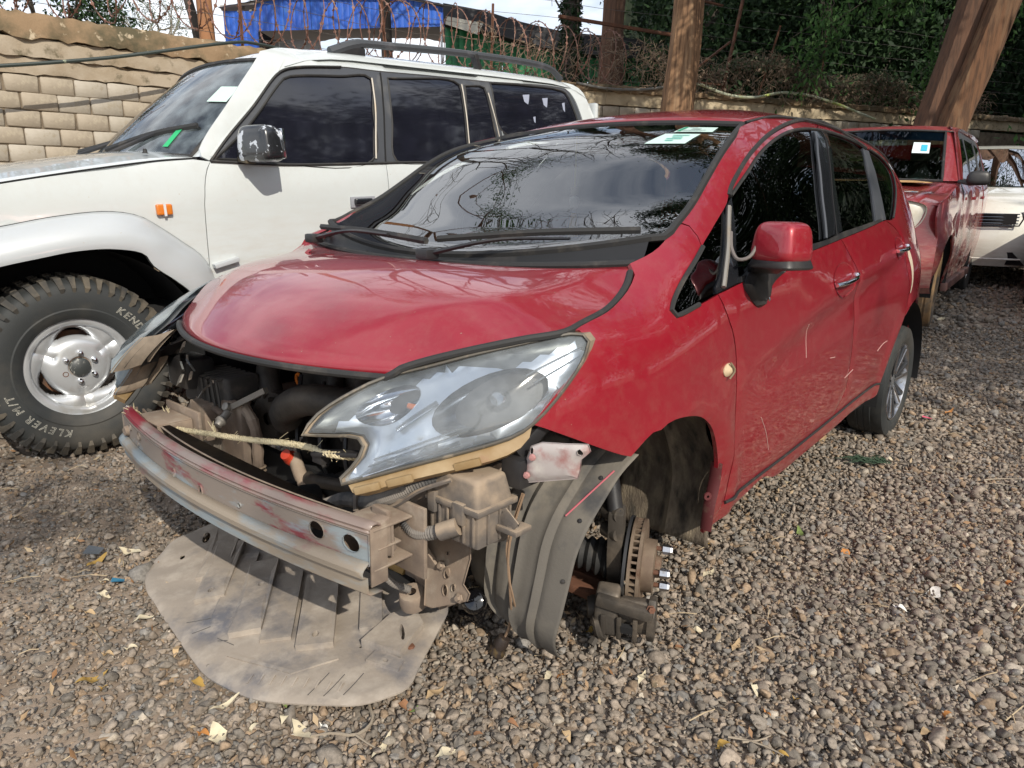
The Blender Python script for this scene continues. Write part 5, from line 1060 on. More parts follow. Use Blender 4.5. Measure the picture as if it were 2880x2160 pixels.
belt = e2('belt'); he = e2('hood_e')[::-1]; he = np.vstack([he, [(.40, 1.07), (.62, 1.03), (.74, .98)]])
fl_o = crs(fo_, step=s5)
up('front_fender', chain(s5, he, np.array([(.74, .98), (.78, .85), (.74, .72)]), fo_, np.array([[-.605, .68], [-.60, .62], [-.592, .62]]), cut[::-1]), both=True)
fi = e2('flare_i')[1:]; fi = np.vstack([[(.56, .55), (.52, .66), (.42, .76), (.25, .81)], fi, [(-.50, .55), (-.52, .45)]])
# flared arch: a swept band from the fender to the outer lip
A_ = crs(np.vstack([fo_[:], [(-.60, .58), (-.585, .45)]]), n=60); B_ = crs(fi, n=60); FL = []
for k, t in enumerate(np.linspace(0, 1, 13)):
    row = []
    for (xa, za), (xb, zb) in zip(A_, B_):
        x, z = xa+(xb-xa)*t, za+(zb-za)*t; row.append((x, Yu(xa, za)+.004+.075*math.sin(min(1, t*1.15)*math.pi/2)**.8*(1 if t < .95 else .97), z))
    FL.append(row)
FL.append([(x, y-.03, z) for x, y, z in FL[-1]])
flo = grid('wheel_arch', FL, silver_p, suv, thick=.006)
if True:
    me = flo.data.copy(); me.transform(Matrix.Scale(-1, 4, (0, 1, 0))); me.flip_normals(); link(bpy.data.objects.new('wheel_arch', me), suv)
bpx = e2('bp')[1]
midcut = np.array([(-1.683, 1.654), (-1.640, 1.40), (-1.601, 1.189), (-1.60, .95), (-1.60, .62)])
rdr = np.vstack([e2('rdr'), [(-2.55, 1.19), (-2.56, 1.0), (-2.60, .85)]])
up('front_door', chain(s5, cut, np.array([cut[-1], [-.59, .62], [-1.60, .62]]), midcut[::-1][:3], belt[:4][::-1]), both=True)
up('rear_door', chain(s5, midcut[2:], np.array([[-1.60, .62], [-2.30, .62], [-2.36, .78], [-2.50, .86], [-2.60, .85]]), rdr[::-1][:4], np.array([[-2.55, 1.19], [-1.886, 1.193]]), belt[3:5][::-1]), both=True)
up('rear_quarter', chain(s5, rdr[3:], np.array([[-2.60, .85], [-2.85, .80], [-3.02, .68], [-3.06, .5], [-3.50, .5], [-3.55, .9], [-3.52, 1.2]]), np.array([[-3.52, 1.2], [-3.50, 1.45], [-3.481, 1.518]]), e2('rear')[::-1], np.array([[-3.244, 1.741], [-3.0, 1.752], [-2.0, 1.752], [-1.2, 1.745], [-1.02, 1.700]]), np.array([[-1.02, 1.700], [-.80, 1.46], [-.612, 1.225], [-.656, 1.195]]), e2('fr_o'), np.array([[-2.464, 1.668], [-3.10, 1.685], [-3.24, 1.672], [-3.29, 1.62], [-3.335, 1.50], [-3.35, 1.36], [-2.55, 1.33]])), both=False)
far_q = up('rear_quarter', chain(s5, rdr[3:], np.array([[-2.60, .85], [-2.85, .80], [-3.02, .68], [-3.06, .5], [-3.50, .5], [-3.55, .9], [-3.52, 1.2]]), np.array([[-3.52, 1.2], [-3.50, 1.45], [-3.481, 1.518]]), e2('rear')[::-1], np.array([[-3.244, 1.741], [-3.0, 1.752], [-2.0, 1.752], [-1.34, 1.745]]), e2('fr_o')[5:], np.array([[-2.464, 1.668], [-3.10, 1.685], [-3.24, 1.672], [-3.29, 1.62], [-3.335, 1.50], [-3.35, 1.36], [-2.55, 1.33]])), both=False)
far_q.data.transform(Matrix.Scale(-1, 4, (0, 1, 0))); far_q.data.flip_normals()
# window surrounds and tinted glass
win_o = chain(s5, e2('fr_o'), np.array([[-2.464, 1.668], [-3.10, 1.685], [-3.24, 1.672], [-3.29, 1.62], [-3.335, 1.50], [-3.35, 1.36], [-2.55, 1.33], [-2.55, 1.19], [-1.886, 1.193]]), belt[::-1])
gls = [chain(s5, np.vstack([e2(k), e2(k)[:1]])) for k in ('glass_f', 'glass_r', 'glass_v', 'glass_q')]
gls = [inset_poly(g, -.0) for g in gls]
up('window_surround', win_o, grey_trim, -.006, holes=gls, thick=.02, inset=.002, both=True)
for g in gls: up('side_window', g, glass_t, -.012, thick=0, inset=-.012, rnd=0, both=True)
def ut(name, pts, r, m, off=0., flat=1.):
    q = crs(np.asarray(pts, float), step=.03); mb = MB(); mb.tube([(a, Yu(a, b)+off, b) for a, b in q], r, 6, flat=flat); return mb.obj(name, m, suv)
for g in gls: 
    mb = MB(); mb.tube([(a, Yu(a, b)-.007, b) for a, b in g], .006, 5, closed=True); mb.obj('window_seal', rubber, suv)
ut('window_run', [(-1.618, 1.62), (-1.60, 1.47), (-1.545, 1.21)], .006, alu, -.004); ut('window_run', [(-2.255, 1.635), (-2.245, 1.50), (-2.225, 1.26)], .005, alu, -.004); ut('window_run', [(-2.458, 1.60), (-2.475, 1.45), (-2.49, 1.32)], .005, alu, -.004)
ut('belt_strip', belt, .007, rubber, .001); ut('door_seam', midcut[:3], .004, dark, -.002)
ut('weatherstrip', e2('fr_o')[:7], .006, rubber, .0)
# peeled film on the rear quarter glass
for c, w, h_ in (((-2.80, 1.585), .035, .030), ((-2.98, 1.575), .030, .030), ((-3.165, 1.555), .016, .03), ((-2.84, 1.46), .012, .02)):
    q = np.array([(c[0]-w, c[1]+h_), (c[0]+w*.9, c[1]+h_*.8), (c[0]+w*.8, c[1]-h_*.6), (c[0]-w*.1, c[1]-h_*1.1), (c[0]-w*.5, c[1]-h_*.3)])
    panel('peeled_film', chain(.02, *[q[i:i+2] for i in range(4)], q[[4, 0]]), sideu(-.009, 0), M('peeled film', (.30, .33, .42), .4), suv, h=.03, inset=0, thick=0, flip=True)
# sill step
mb = MB(); mb.bar((-.60, .80, .60), (-2.3, .80, .60), .10, .10); mb.obj('sill', white_p, suv, bevel=.02)
mb = MB(); mb.bar((-.62, .885, .50), (-2.3, .885, .50), .11, .045); mb.obj('side_step', silver_p, suv, bevel=.015)
mb = MB(); mb.box((-.66, .845, .745), (.12, .05, .02), (0, .2, 0)); mb.obj('arch_end', silver_p, suv, bevel=.004)
# bonnet, windscreen, roof
ya = np.linspace(-1, 1, 17)
HD = []
hx = [(-.60, 1.205), (-.45, 1.196), (-.2, 1.165), (.147, 1.113), (.40, 1.07), (.62, 1.03), (.74, .98)]
for x, z in crs(np.array(hx), n=18): HD.append([(x+.16*(1-a*a)*(1 if x > .3 else 0)*min(1, (x-.3)*2), (Yu(x, z)-.012)*a, z+.055*(1-abs(a)**2.5)-.012*math.exp(-((abs(a)-.80)/.05)**2)) for a in ya])
bon = grid('bonnet', HD, white_p, suv, thick=.01)
ut('bonnet_gap', [(x, z+.002) for x, z in hx[:6]], .004, dark, -.006)
wtop = np.array([(-1.02-.07*(1-a*a)*-1-.10, .60*a, 1.675+.028*(1-a*a)) for a in ya]); wbot = np.array([(-.625+.17*(1-a*a), .70*a, 1.215+.02*(1-a*a)) for a in ya])
lft = np.array([(-1.12, .60, 1.675), (-.87, .655, 1.44), (-.625, .70, 1.215)])
WS = coons(wtop, wbot, lft*[1, -1, 1], lft, 16, 17)
us_ = np.linspace(0, 1, 16)[:, None]; vs_ = np.linspace(-1, 1, 17)[None]; WS[..., 0] += .03*4*us_*(1-us_)*(1-vs_**2)
wso = grid('windscreen', WS, glass_sv, suv)
rg = np.vstack([WS[0], WS[1:, -1], WS[-1, ::-1][1:], WS[::-1, 0][1:-1]]); mb = MB(); mb.tube(rg, .014, 6, closed=True); mb.obj('windscreen_seal', rubber, suv)
# A pillar between screen and door glass
PA = []
for t in np.linspace(0, 1, 14):
    a0 = lft[0]+(lft[-1]-lft[0])*t if False else crs(lft, n=14)[int(round(t*13))]
    zz_ = a0[2]; xo = np.interp(zz_, [1.195, 1.296, 1.44, 1.592, 1.70], [-.656, -.754, -.91, -1.064, -1.16]); xo2 = xo-.10; xm = (a0[0]*.45+xo*.55)+.02
    PA.append([tuple(a0), (a0[0]*.75+xo*.25, a0[1]+(Yu(xo, zz_)-a0[1])*.75, zz_), (a0[0]*.35+xo*.65, a0[1]+(Yu(xo, zz_)-a0[1])*1.0, zz_), (xo, Yu(xo, zz_), zz_)])
grid('a_pillar', PA, white_p, suv); grid('a_pillar', [[(r[0][0]-.03, r[0][1], r[0][2]), (r[3][0]-.16, r[0][1]-.04, r[3][2])] for r in PA], rubber, suv, mirror=True)
RFs = []
for x in np.concatenate([np.linspace(-1.12, -1.3, 6), np.linspace(-1.4, -3.1, 14), np.linspace(-3.2, -3.46, 5)]):
    ze = np.interp(-x, [1.0, 1.12, 1.25, 1.45, 2.5, 3.1, 3.3, 3.46], [1.64, 1.680, 1.722, 1.748, 1.752, 1.748, 1.73, 1.66]); xs_ = x
    RFs.append([(xs_+.03*(1-a*a)*(1 if x > -1.35 else 0), (np.interp(-x, [1.0, 1.12, 1.3, 1.5, 3.5], [.60, .605, .60, .585, .585]))*a, ze+np.interp(-x, [1.1, 1.5, 3.2, 3.5], [.028, .055, .055, .04])*(1-abs(a)**3)) for a in ya])
grid('roof', RFs, white_p, suv)
# rounded shoulder between side and roof
SHD = []
for row in RFs:
    x, y, z = row[-1]; SHD.append([(x, y, z), (x, y+.035, z-.006), (x, y+.065, z-.020), (x, Yu(x, z-.045)+.002, z-.045)])
grid('roof_shoulder', SHD, white_p, suv); grid('roof_shoulder', SHD, white_p, suv, mirror=True)
mb = MB(); mb.box((-3.50, 0, 1.0), (.04, 1.5, 1.2)); mb.obj('back_door', white_p, suv, bevel=.02)
# front end (beyond the left edge of the photo)
mb = MB(); mb.box((.72, 0, .80), (.16, 1.56, .42)); mb.obj('front_panel', white_p, suv, bevel=.04); mb = MB(); mb.box((.80, 0, .52), (.20, 1.66, .20)); mb.obj('bumper', silver_p, suv, bevel=.05)
mb = MB(); mb.box((.81, .0, .88), (.02, .8, .16)); mb.obj('grille', black_pl, suv)
for y in (-.58, .58): mb = MB(); mb.box((.80, y, .88), (.03, .30, .18)); mb.obj('headlight', reflector, suv, bevel=.02)
# roof rails
for s in (1, -1):
    rl_ = crs(np.array([(-1.45, .60*s, 1.745), (-1.62, .60*s, 1.800), (-1.84, .60*s, 1.812), (-2.41, .60*s, 1.828), (-3.10, .60*s, 1.818), (-3.20, .60*s, 1.795), (-3.27, .60*s, 1.745)]), n=40)
    mb = MB(); mb.tube(rl_, [.024 if i < 5 else .019 for i in range(40)], 8, flat=1.1); ro = mb.obj('roof_rail', M('weathered rail', (.05, .055, .062), .45, col3=(.10, .10, .11), ns3=6), suv)
    mb = MB(); mb.bar((-2.46, .60*s, 1.83), (-2.50, .60*s, 1.745), .05, .03); mb.bar((-1.50, .60*s, 1.765), (-1.66, .60*s, 1.755), .035, .05); mb.obj('rail_foot', black_pl, ro, bevel=.006)
# mirror, marker, wipers, washer jet, handle
mp_ = M('flaking black mirror shell', (.016, .017, .02), .25, coat=.6, col2=(.52, .56, .62), ns=16, lo=.555, hi=.575, spec=.6)
mm = grid('mirror', sup((-.835, .955, 1.268), (.055, .105, .080), .42, .25, 28, 18), mp_, suv, closed_v=True)
mb = MB(); mb.bar((-.80, .84, 1.205), (-.80, .93, 1.195), .05, .025); mb.obj('mirror_arm', M('dusty arm', (.11, .09, .06), .8), mm, bevel=.006)
mb = MB(); mb.box((-.885, .96, 1.268), (.015, .18, .13), (0, 0, .25)); mb.obj('mirror_glass', chrome, mm, bevel=.01)
ml_ = MB(); ml_.box((-.418, Yu(-.418, 1.0)+.010, .995), (.066, .022, .046)); mo_ = ml_.obj('side_marker', lens_side, suv, bevel=.008, seg=3)
mb = MB(); mb.box((-.418, Yu(-.418, 1.0)+.022, .995), (.010, .004, .054)); mb.obj('marker_clip', M('strap', (.6, .6, .62), .4), mo_)
mb = MB(); mb.box((-1.42, Yu(-1.42, .995)+.020, .995), (.105, .026, .032)); ho = mb.obj('door_handle', black_gl, suv, bevel=.010, seg=3); mb = MB(); mb.box((-1.425, Yu(-1.42, .995)+.006, .992), (.15, .008, .055)); mb.obj('handle_recess', M('handle recess', (.28, .29, .32), .4), ho, bevel=.003)
mb = MB(); mb.lathe([(.001, .02), (.008, .018), (.010, .004), (.014, 0)], (-.455, .62, 1.232), (0, .1, 1), 10); mb.obj('washer_jet', rubber, suv)
for p0, p1, b0, b1 in (((-.44, .18, 1.243), (-.60, .36, 1.33), (-.47, .02, 1.262), (-.72, .58, 1.36)), ((-.42, -.30, 1.243), (-.56, -.12, 1.305), (-.47, -.46, 1.262), (-.65, .10, 1.345))):
    mb = MB(); mb.tube(crs(np.array([p0, p1]), n=6), .010, 6); wo_ = mb.obj('wiper_arm', black_pl, suv); mb = MB(); mb.tube(crs(np.array([b0, p1, b1]), n=12), .009, 5, flat=1.5); mb.obj('wiper_blade', rubber, wo_)
def wsp(u, v, off=.006):
    i, j = u*15, v*16; a, b = int(min(i, 14)), int(min(j, 15)); s, t = i-a, j-b
    return WS[a, b]*(1-s)*(1-t)+WS[a+1, b]*s*(1-t)+WS[a, b+1]*(1-s)*t+WS[a+1, b+1]*s*t+np.array([.74, .05, .66])*off
def stick(u0, u1, v0, v1, name, m, sk=0):
    return grid(name, [[wsp(u, v+sk*(u-u0)) for v in np.linspace(v0, v1, 4)] for u in np.linspace(u0, u1, 4)], m, wso)
stick(.30, .46, .86, .955, 'sticker', sticker_w); stick(.72, .92, .845, .87, 'sticker', M('green tag', (.02, .42, .15), .5), .03)
# cabin
mb = MB(); mb.box((-1.9, 0, .75), (2.7, 1.5, .05)); mb.obj('cabin_floor', dark, suv)
mb = MB(); mb.box((-.72, 0, 1.08), (.30, 1.4, .22)); mb.obj('dashboard', M('grey dash', (.07, .075, .075), .8), suv, bevel=.05)
for sy in (-.36, .36):
    mb = MB(); mb.box((-1.45, sy, .98), (.5, .5, .16)); mb.box((-1.68, sy, 1.25), (.14, .5, .6), (0, -.2, 0)); so_ = mb.obj('seat', fabric, suv, bevel=.05)
    mb = MB(); mb.box((-1.74, sy, 1.53), (.1, .26, .16), (0, -.15, 0)); mb.obj('headrest', fabric, so_, bevel=.03)
# wheel house and wheels
def suv_wheel(x, sy, steer=0, letters=False):
    c0 = np.array([0, 0, 0.]); ax = (0, sy, 0)
    tprof = [(.212, -.10), (.235, -.125), (.29, -.135), (.345, -.130), (.372, -.112), (.380, -.09), (.384, -.05), (.384, .05), (.380, .09), (.372, .112), (.358, .126), (.330, .134), (.290, .134), (.262, .128), (.256, .130), (.238, .124), (.222, .114), (.213, .104)]
    mb = MB(); mb.lathe(tprof, c0, ax, 96); w = mb.obj('wheel', tyre_m, suv, ang=30); w.location = (x, .735*sy, .372); w.rotation_euler = (0, 0, steer); w.scale = (.955, 1, .955)
    tb_ = MB()
    for k in range(46):
        a = 2*math.pi*k/46; ca, sa = math.cos(a), math.sin(a)
        for s in (-1, 1):
            # shoulder lugs, alternately long and short, wrapping on to the sidewall
            L = .060 if k % 2 else .042; yo = s*.098*1
            p = lambda r, y, da: (r*math.cos(a+da), y, r*math.sin(a+da))
            w_ = .040
            V = [p(.383, s*(.115-L), -w_), p(.396, s*(.115-L), -w_), p(.394, s*.112, -w_*.95), p(.350, s*.141, -w_*.6), p(.330, s*.134, -w_*.4),
                 p(.383, s*(.115-L), w_*.55), p(.396, s*(.115-L), w_*.55), p(.394, s*.112, w_*.75), p(.350, s*.141, w_*.9 if k % 2 else w_*.4), p(.330, s*.134, w_*.4)]
            tb_.add(V, [(0, 1, 2, 3, 4), (9, 8, 7, 6, 5), (0, 5, 6, 1), (1, 6, 7, 2), (2, 7, 8, 3), (3, 8, 9, 4)])
            V = [p(.382, s*.012, -.045), p(.396, s*.012, -.045), p(.396, s*.048, -.02), p(.382, s*.048, -.02), p(.382, s*.012, .02), p(.396, s*.012, .02), p(.396, s*.048, .042), p(.382, s*.048, .042)]
            tb_.add(V, [(0, 1, 2, 3), (7, 6, 5, 4), (0, 4, 5, 1), (1, 5, 6, 2), (2, 6, 7, 3), (3, 7, 4, 0)])
    to_ = tb_.obj('tread', M('dusty tread', (.035, .034, .032), .8, col3=(.15, .125, .09), ns3=6, lo3=.42, hi3=.7, bump=.1), w, smooth=False); to_['kind'] = 'stuff'
    rimm = M('silver wheel paint', (.56, .58, .60), .32, metal=.55, col3=(.42, .40, .36), ns3=7, lo3=.55, hi3=.8)
    # cast disc with three kidney windows between broad grooved spokes
    def face(r, a):
        y = .085-.030*math.exp(-((r-.075)/.05)**2)*0+(-.045*min(1, max(0, (r-.06)/.10))+.052*min(1, max(0, (r-.165)/.035)))
        return y
    Vn = []; nr, na = 40, 150; rr_ = np.linspace(.045, .213, nr); aa = np.linspace(0, 2*math.pi, na+1)[:-1]
    def hole(r, a):
        for k in range(3):
            da = (a-(R(90)+k*R(120))+math.pi) % (2*math.pi)-math.pi
            cx, cy = r*math.sin(da), r*math.cos(da)-.152
            if (cx/.078)**2+((cy-.55*cx*cx/.1*-1)/.027)**2 < 1: return True
        return False
    def yf_(r, a):
        dd = 9
        for k in range(3):
            da = (a-(R(90)+k*R(120))+math.pi) % (2*math.pi)-math.pi; cx, cy = r*math.sin(da), r*math.cos(da)-.152
            dd = min(dd, math.sqrt((cx/.078)**2+((cy+.55*cx*cx/.1)/.027)**2))
        dip = -.030*math.exp(-max(0, dd-1)/.45)
        g = 0
        for k in range(3):
            da = (a-(R(30)+k*R(120))+math.pi) % (2*math.pi)-math.pi; cx = r*math.sin(da); rr2 = r*math.cos(da)
            if rr2 > .085 and rr2 < .20: g -= .012*math.exp(-(cx/.016)**2)*min(1, (rr2-.085)/.01)*min(1, (.20-rr2)/.01)
        edge = .018*min(1, max(0, (r-.188)/.006))
        return .078-.012*((r-.05)/.16)+dip+g+edge
    V = [(r*math.cos(a), sy*yf_(r, a), r*math.sin(a)) for r in rr_ for a in aa]; F = []
    for i in range(nr-1):
        for j in range(na):
            rm, am_ = (rr_[i]+rr_[i+1])/2, (aa[j]+.5*2*math.pi/na)
            if not hole(rm, am_): F.append((i*na+j, i*na+(j+1) % na, (i+1)*na+(j+1) % na, (i+1)*na+j))
    rim = mk('rim', V, F if sy < 0 else [f[::-1] for f in F], rimm, w, ang=60)
    md = rim.modifiers.new('thick', 'SOLIDIFY'); md.thickness = .012; md.offset = -1
    mb = MB(); mb.lathe([(.212, .092), (.214, .104), (.222, .112), (.226, .108), (.224, .09)], c0, ax, 72); mb.obj('rim_lip', rimm, w)
    mb = MB(); mb.lathe([(.214, .09), (.205, .03), (.20, -.06)], c0, ax, 48); mb.obj('rim_barrel', M('dusty barrel', (.14, .12, .11), .7), w)
    mb = MB(); mb.lathe([(.0, .0), (.15, .0), (.15, -.03)], c0, ax, 40); mb.obj('brake_drum', M('rusty brake disc', (.20, .085, .035), .8, col2=(.05, .04, .035), ns=14), w)
    mb = MB(); mb.lathe([(.001, .112), (.030, .110), (.0385, .104), (.041, .092), (.041, .07)], c0, ax, 32); mb.obj('centre_cap', M('worn centre cap', (.045, .05, .05), .45, col2=(.30, .30, .27), ns=40, lo=.56, hi=.60), w)
    mb = MB(); mb.lathe([(.041, .085), (.060, .086), (.066, .080), (.068, .07)], c0, ax, 32); mb.obj('hub_ring', M('rust stained hub', (.36, .33, .30), .5, metal=.3, col2=(.27, .14, .08), ns=18, lo=.46, hi=.6), w)
    for k in range(6):
        a = R(90+8)+k*R(60); p_ = (.0635*math.cos(a), sy*.080, .0635*math.sin(a))
        if k == 4:
            mb = MB(); mb.lathe([(.012, .004), (.012, .01), (.009, .01), (.008, 0)], p_, ax, 10); mb.obj('empty_stud', rust, w); continue
        mb = MB(); mb.lathe([(.0145, .0), (.0145, .006), (.0115, .010), (.0115, .022), (.008, .030), (.001, .033)], p_, ax, 6 if False else 12); mb.obj('lug_nut', chrome, w)
    if letters:
        lm_ = M('white tyre lettering', (.60, .58, .50), .7, col3=(.2, .19, .17), ns3=30, lo3=.5, hi3=.7)
        for word, a0, rad_ in (('KENDA', -53, .292), ('KLEVER M/T', -227, .290)):
            wid = {'K': 1.0, 'E': .92, 'N': 1.08, 'D': 1.06, 'A': 1.04, 'L': .86, 'V': 1.0, 'R': 1.02, ' ': .55, 'M': 1.2, '/': .6, 'T': .92}
            size = .043; step_ = size*.80/rad_; tot = sum(wid[ch] for ch in word)*step_; cur = -tot/2; VV, FF = [], []
            for ch in word:
                half = wid[ch]*step_/2; ang = R(90)+R(a0)-(cur+half); cur += 2*half
                if ch == ' ': continue
                v, f = text_mesh(ch, size, outline=.0007, shear=.15)
                b_ = len(VV)
                for (lx, ly, lz) in v:
                    # letters stand on the sidewall with their tops outward; +x of the letter runs clockwise seen from outside
                    rad2 = rad_+ly; th = ang-lx/rad_; sw = np.interp(rad2, [.25, .262, .29, .330, .345], [.130, .128, .134, .134, .131])
                    VV.append((-rad2*math.cos(th)*sy, sy*(sw+.0012+lz), rad2*math.sin(th)))
                FF += [tuple(i+b_ for i in ff) for ff in f]
            mk('lettering', VV, FF, lm_, w, smooth=False)
    return w
suv_wheel(0, 1, 0.0, True); suv_wheel(0, -1); suv_wheel(-2.675, 1); suv_wheel(-2.675, -1)
for sy in (1, -1):
    for x0 in (0, -2.675):
        V = []; mb = MB()
        for q in np.linspace(R(-20), R(200), 28): V += [(x0-.02+.50*math.cos(q), sy*.835, .40+.46*math.sin(q)), (x0-.02+.50*math.cos(q), sy*.35, .40+.46*math.sin(q))]
        mb.add(V, [(2*k, 2*k+1, 2*k+3, 2*k+2) for k in range(27)]); mb.obj('wheel_house', dark, suv)
mb = MB(); mb.box((0, 0, .62), (1.0, .72, .7)); mb.obj('engine_bay', dark, suv)
mb = MB(); mb.box((-1.4, 0, .50), (4.0, 1.3, .10)); mb.obj('chassis', dark, suv)
# ---------------------------------------------------------------- block wall with coping, wires and razor coil
P0 = np.array([-5.46035, 8.54051, 0.]); WD = np.array([.691345, .722525, 0]); WN = np.array([.722525, -.691345, 0])
A0 = P0+WD*5.5; BD = np.array([.908416, .418067, 0]); BN = np.array([.418067, -.908416, 0])
block_ms = [M('machine cut stone block', (.40, .36, .30), .9, col2=(.32, .285, .23), ns=3.2, col3=(.30, .245, .17), ns3=9, lo3=.55, hi3=.75, bump=.35, bs=45),
            M('machine cut stone block', (.38, .325, .255), .9, col2=(.30, .255, .195), ns=3.2, col3=(.47, .41, .31), ns3=9, lo3=.55, hi3=.75, bump=.35, bs=45),
            M('machine cut stone block', (.43, .39, .33), .9, col2=(.36, .32, .26), ns=3.2, col3=(.28, .23, .16), ns3=12, lo3=.58, hi3=.75, bump=.35, bs=45)]
mortar = M('dark recessed mortar', (.19, .15, .105), .95, col2=(.09, .07, .05), ns=6, bump=.4, bs=60)
plaster = M('weathered render', (.38, .32, .245), .95, col2=(.28, .22, .15), ns=2.5, col3=(.12, .10, .06), ns3=6, lo3=.56, hi3=.70, bump=.4, bs=35)
coping_m = M('mossy coping', (.27, .185, .11), .95, col2=(.10, .085, .05), ns=2.2, lo=.42, hi=.6, col3=(.46, .38, .27), ns3=9, lo3=.60, hi3=.68, bump=.6, bs=30)
def wallseg(name, label, org, d, n, L0, L1, courses, bands, cop):
    ang = math.atan2(d[1], d[0]); w = thing(name, label, 'wall', tuple(org), (0, 0, ang))
    # local frame: x along, -y towards the yard (n = right hand side of d)
    mb = MB(); mb.box(((L0+L1)/2, .115, 1.3), (L1-L0, .20, 2.8)); mb.obj('mortar', mortar, w)
    vari = []
    for k in range(9):
        bm = bmesh.new(); bmesh.ops.create_cube(bm, size=1); 
        for v in bm.verts: v.co.x *= .340; v.co.y *= .12; v.co.z *= .182; v.co += Vector((rng.uniform(-.006, .006), rng.uniform(-.007, .007), rng.uniform(-.005, .005)))
        bmesh.ops.bevel(bm, geom=list(bm.edges), offset=.011, segments=1, affect='EDGES'); me = bpy.data.meshes.new('block'); bm.to_mesh(me); bm.free(); me.materials.append(block_ms[k % 3]); me.shade_smooth(); me.set_sharp_from_angle(angle=R(60)); vari.append(me)
    for (zt, la, lb, off) in courses:
        x = la+off
        while x < lb:
            o = bpy.data.objects.new('block', rng.choice(vari)); link(o, w); o.location = (x, .052+rng.uniform(-.006, .006), zt-.095+rng.uniform(-.003, .003)); o.scale = (rng.uniform(.97, 1.03) if rng.random() < .8 else .97, 1, 1); o.rotation_euler = (0, rng.uniform(-.006, .006), rng.uniform(-.012, .012)); x += .354
    def strip(nm, z0, z1, y0, y1, m, rough=.012, top=0.):
        n_ = int((L1-L0)/.09)+2; xs_ = np.linspace(L0, L1, n_); rows = []
        prof_ = [(y1, z0), (y0, z0), (y0-.004, z0+(z1-z0)*.3), (y0-.004, z0+(z1-z0)*.7), (y0+top*.35, z1-.005), (y0+top, z1), (y1, z1+.0)]
        for i, x in enumerate(xs_): rows.append([(x, y+nrng.normal()*rough*.5, z+nrng.normal()*rough*(.55 if k in (0, 1, 4, 5) else .3)) for k, (y, z) in enumerate(prof_)])
        return grid(nm, rows, m, w, ang=50)
    for (nm, z0, z1, y0, m) in bands: strip(nm, z0, z1, y0, .22, m)
    strip('coping', cop[0], cop[1], -.085, .34, coping_m, .022, .06)
    return w
cs = []
for i, zt in enumerate((2.42, 2.235, 2.045, 1.855, 1.665, 1.475, 1.285, 1.095)): cs.append((zt, -1.9, 6.2, (.17 if i % 2 else 0.0)+rng.uniform(-.03, .03)))
wallseg('stone_wall', 'pale stone block wall topped by a mossy coping, behind the white wagon', P0, WD, WN, -2.0, 6.2, cs, [('render_band', 2.432, 2.60, -.012, plaster), ('render_band', 2.612, 2.80, -.045, plaster)], (2.81, 3.06))
cs = []
for i, zt in enumerate((2.74, 2.55, 2.36, 2.17, 1.98, 1.79)): cs.append((zt, 2.4 if i < 3 else 8.5, 14.5, .17 if i % 2 else 0))
wallseg('stone_wall', 'far stretch of stone wall under dead creepers, beyond the red cars', A0, BD, BN, .3, 16.5, cs, [('render_band', 2.76, 2.98, -.015, M('pale render', (.55, .46, .32), .95, col2=(.40, .32, .21), ns=2, col3=(.16, .12, .08), ns3=8, lo3=.58, hi3=.7, bump=.3, bs=30))], (2.985, 3.10))
atA = lambda s, z, off=0: P0+WD*s+WN*off+np.array([0, 0, z]); atB = lambda s, z, off=0: A0+BD*s+BN*off+np.array([0, 0, z])
rusty = M('rusted wire', (.20, .095, .07), .75, col2=(.30, .19, .15), ns=12, metal=.3)
def path_w(s): return atA(s, 0, -.10) if s < 5.5 else atB(s-5.5, 0, -.10)
# razor coil: two counter-wound helices clipped together, one turn = one part
rz = thing('razor_wire', 'rusty coil of razor wire running along the wall top', 'razor wire', tuple(path_w(1.0)+[0, 0, 3.0]))
iv = np.array(rz.location)
s0, s1, pitch, rad = -1.0, 9.6, .50, .46
nturn = int((s1-s0)/pitch)
for hand in (1, -1):
    for t in range(nturn):
        r_ = rad*rng.uniform(.92, 1.05); ph = rng.uniform(-.15, .15); zc = 3.62+rng.uniform(-.04, .04) if t > 3 else 3.50
        q = []
        for k in range(29):
            u = k/28; a = 2*math.pi*u*hand+math.pi/2*0-math.pi/2+ph*math.sin(2*math.pi*u); s = s0+pitch*(t+u); c = path_w(s)+np.array([0, 0, zc+.06*math.sin(s*1.3)])
            nrm = WN if s < 5.5 else BN
            q.append(c+nrm*(-.02)+(nrm*math.cos(a)+np.array([0, 0, 1.])*math.sin(a))*r_-iv)
        q = np.array(q); mb = MB(); mb.tube(q, .0085, 4)
        for k in range(1, 28):
            d = q[min(k+1, 28)]-q[k-1]; d /= np.linalg.norm(d); sd = np.cross(d, nrng.normal(size=3)); sd /= np.linalg.norm(sd); p = q[k]
            mb.add([p-d*.036, p+sd*.026, p+d*.036, p-sd*.026, p+d*.010+sd*.005], [(0, 1, 4), (4, 1, 2), (0, 4, 3), (3, 4, 2)])
        mb.obj('coil', rusty, rz, smooth=False)
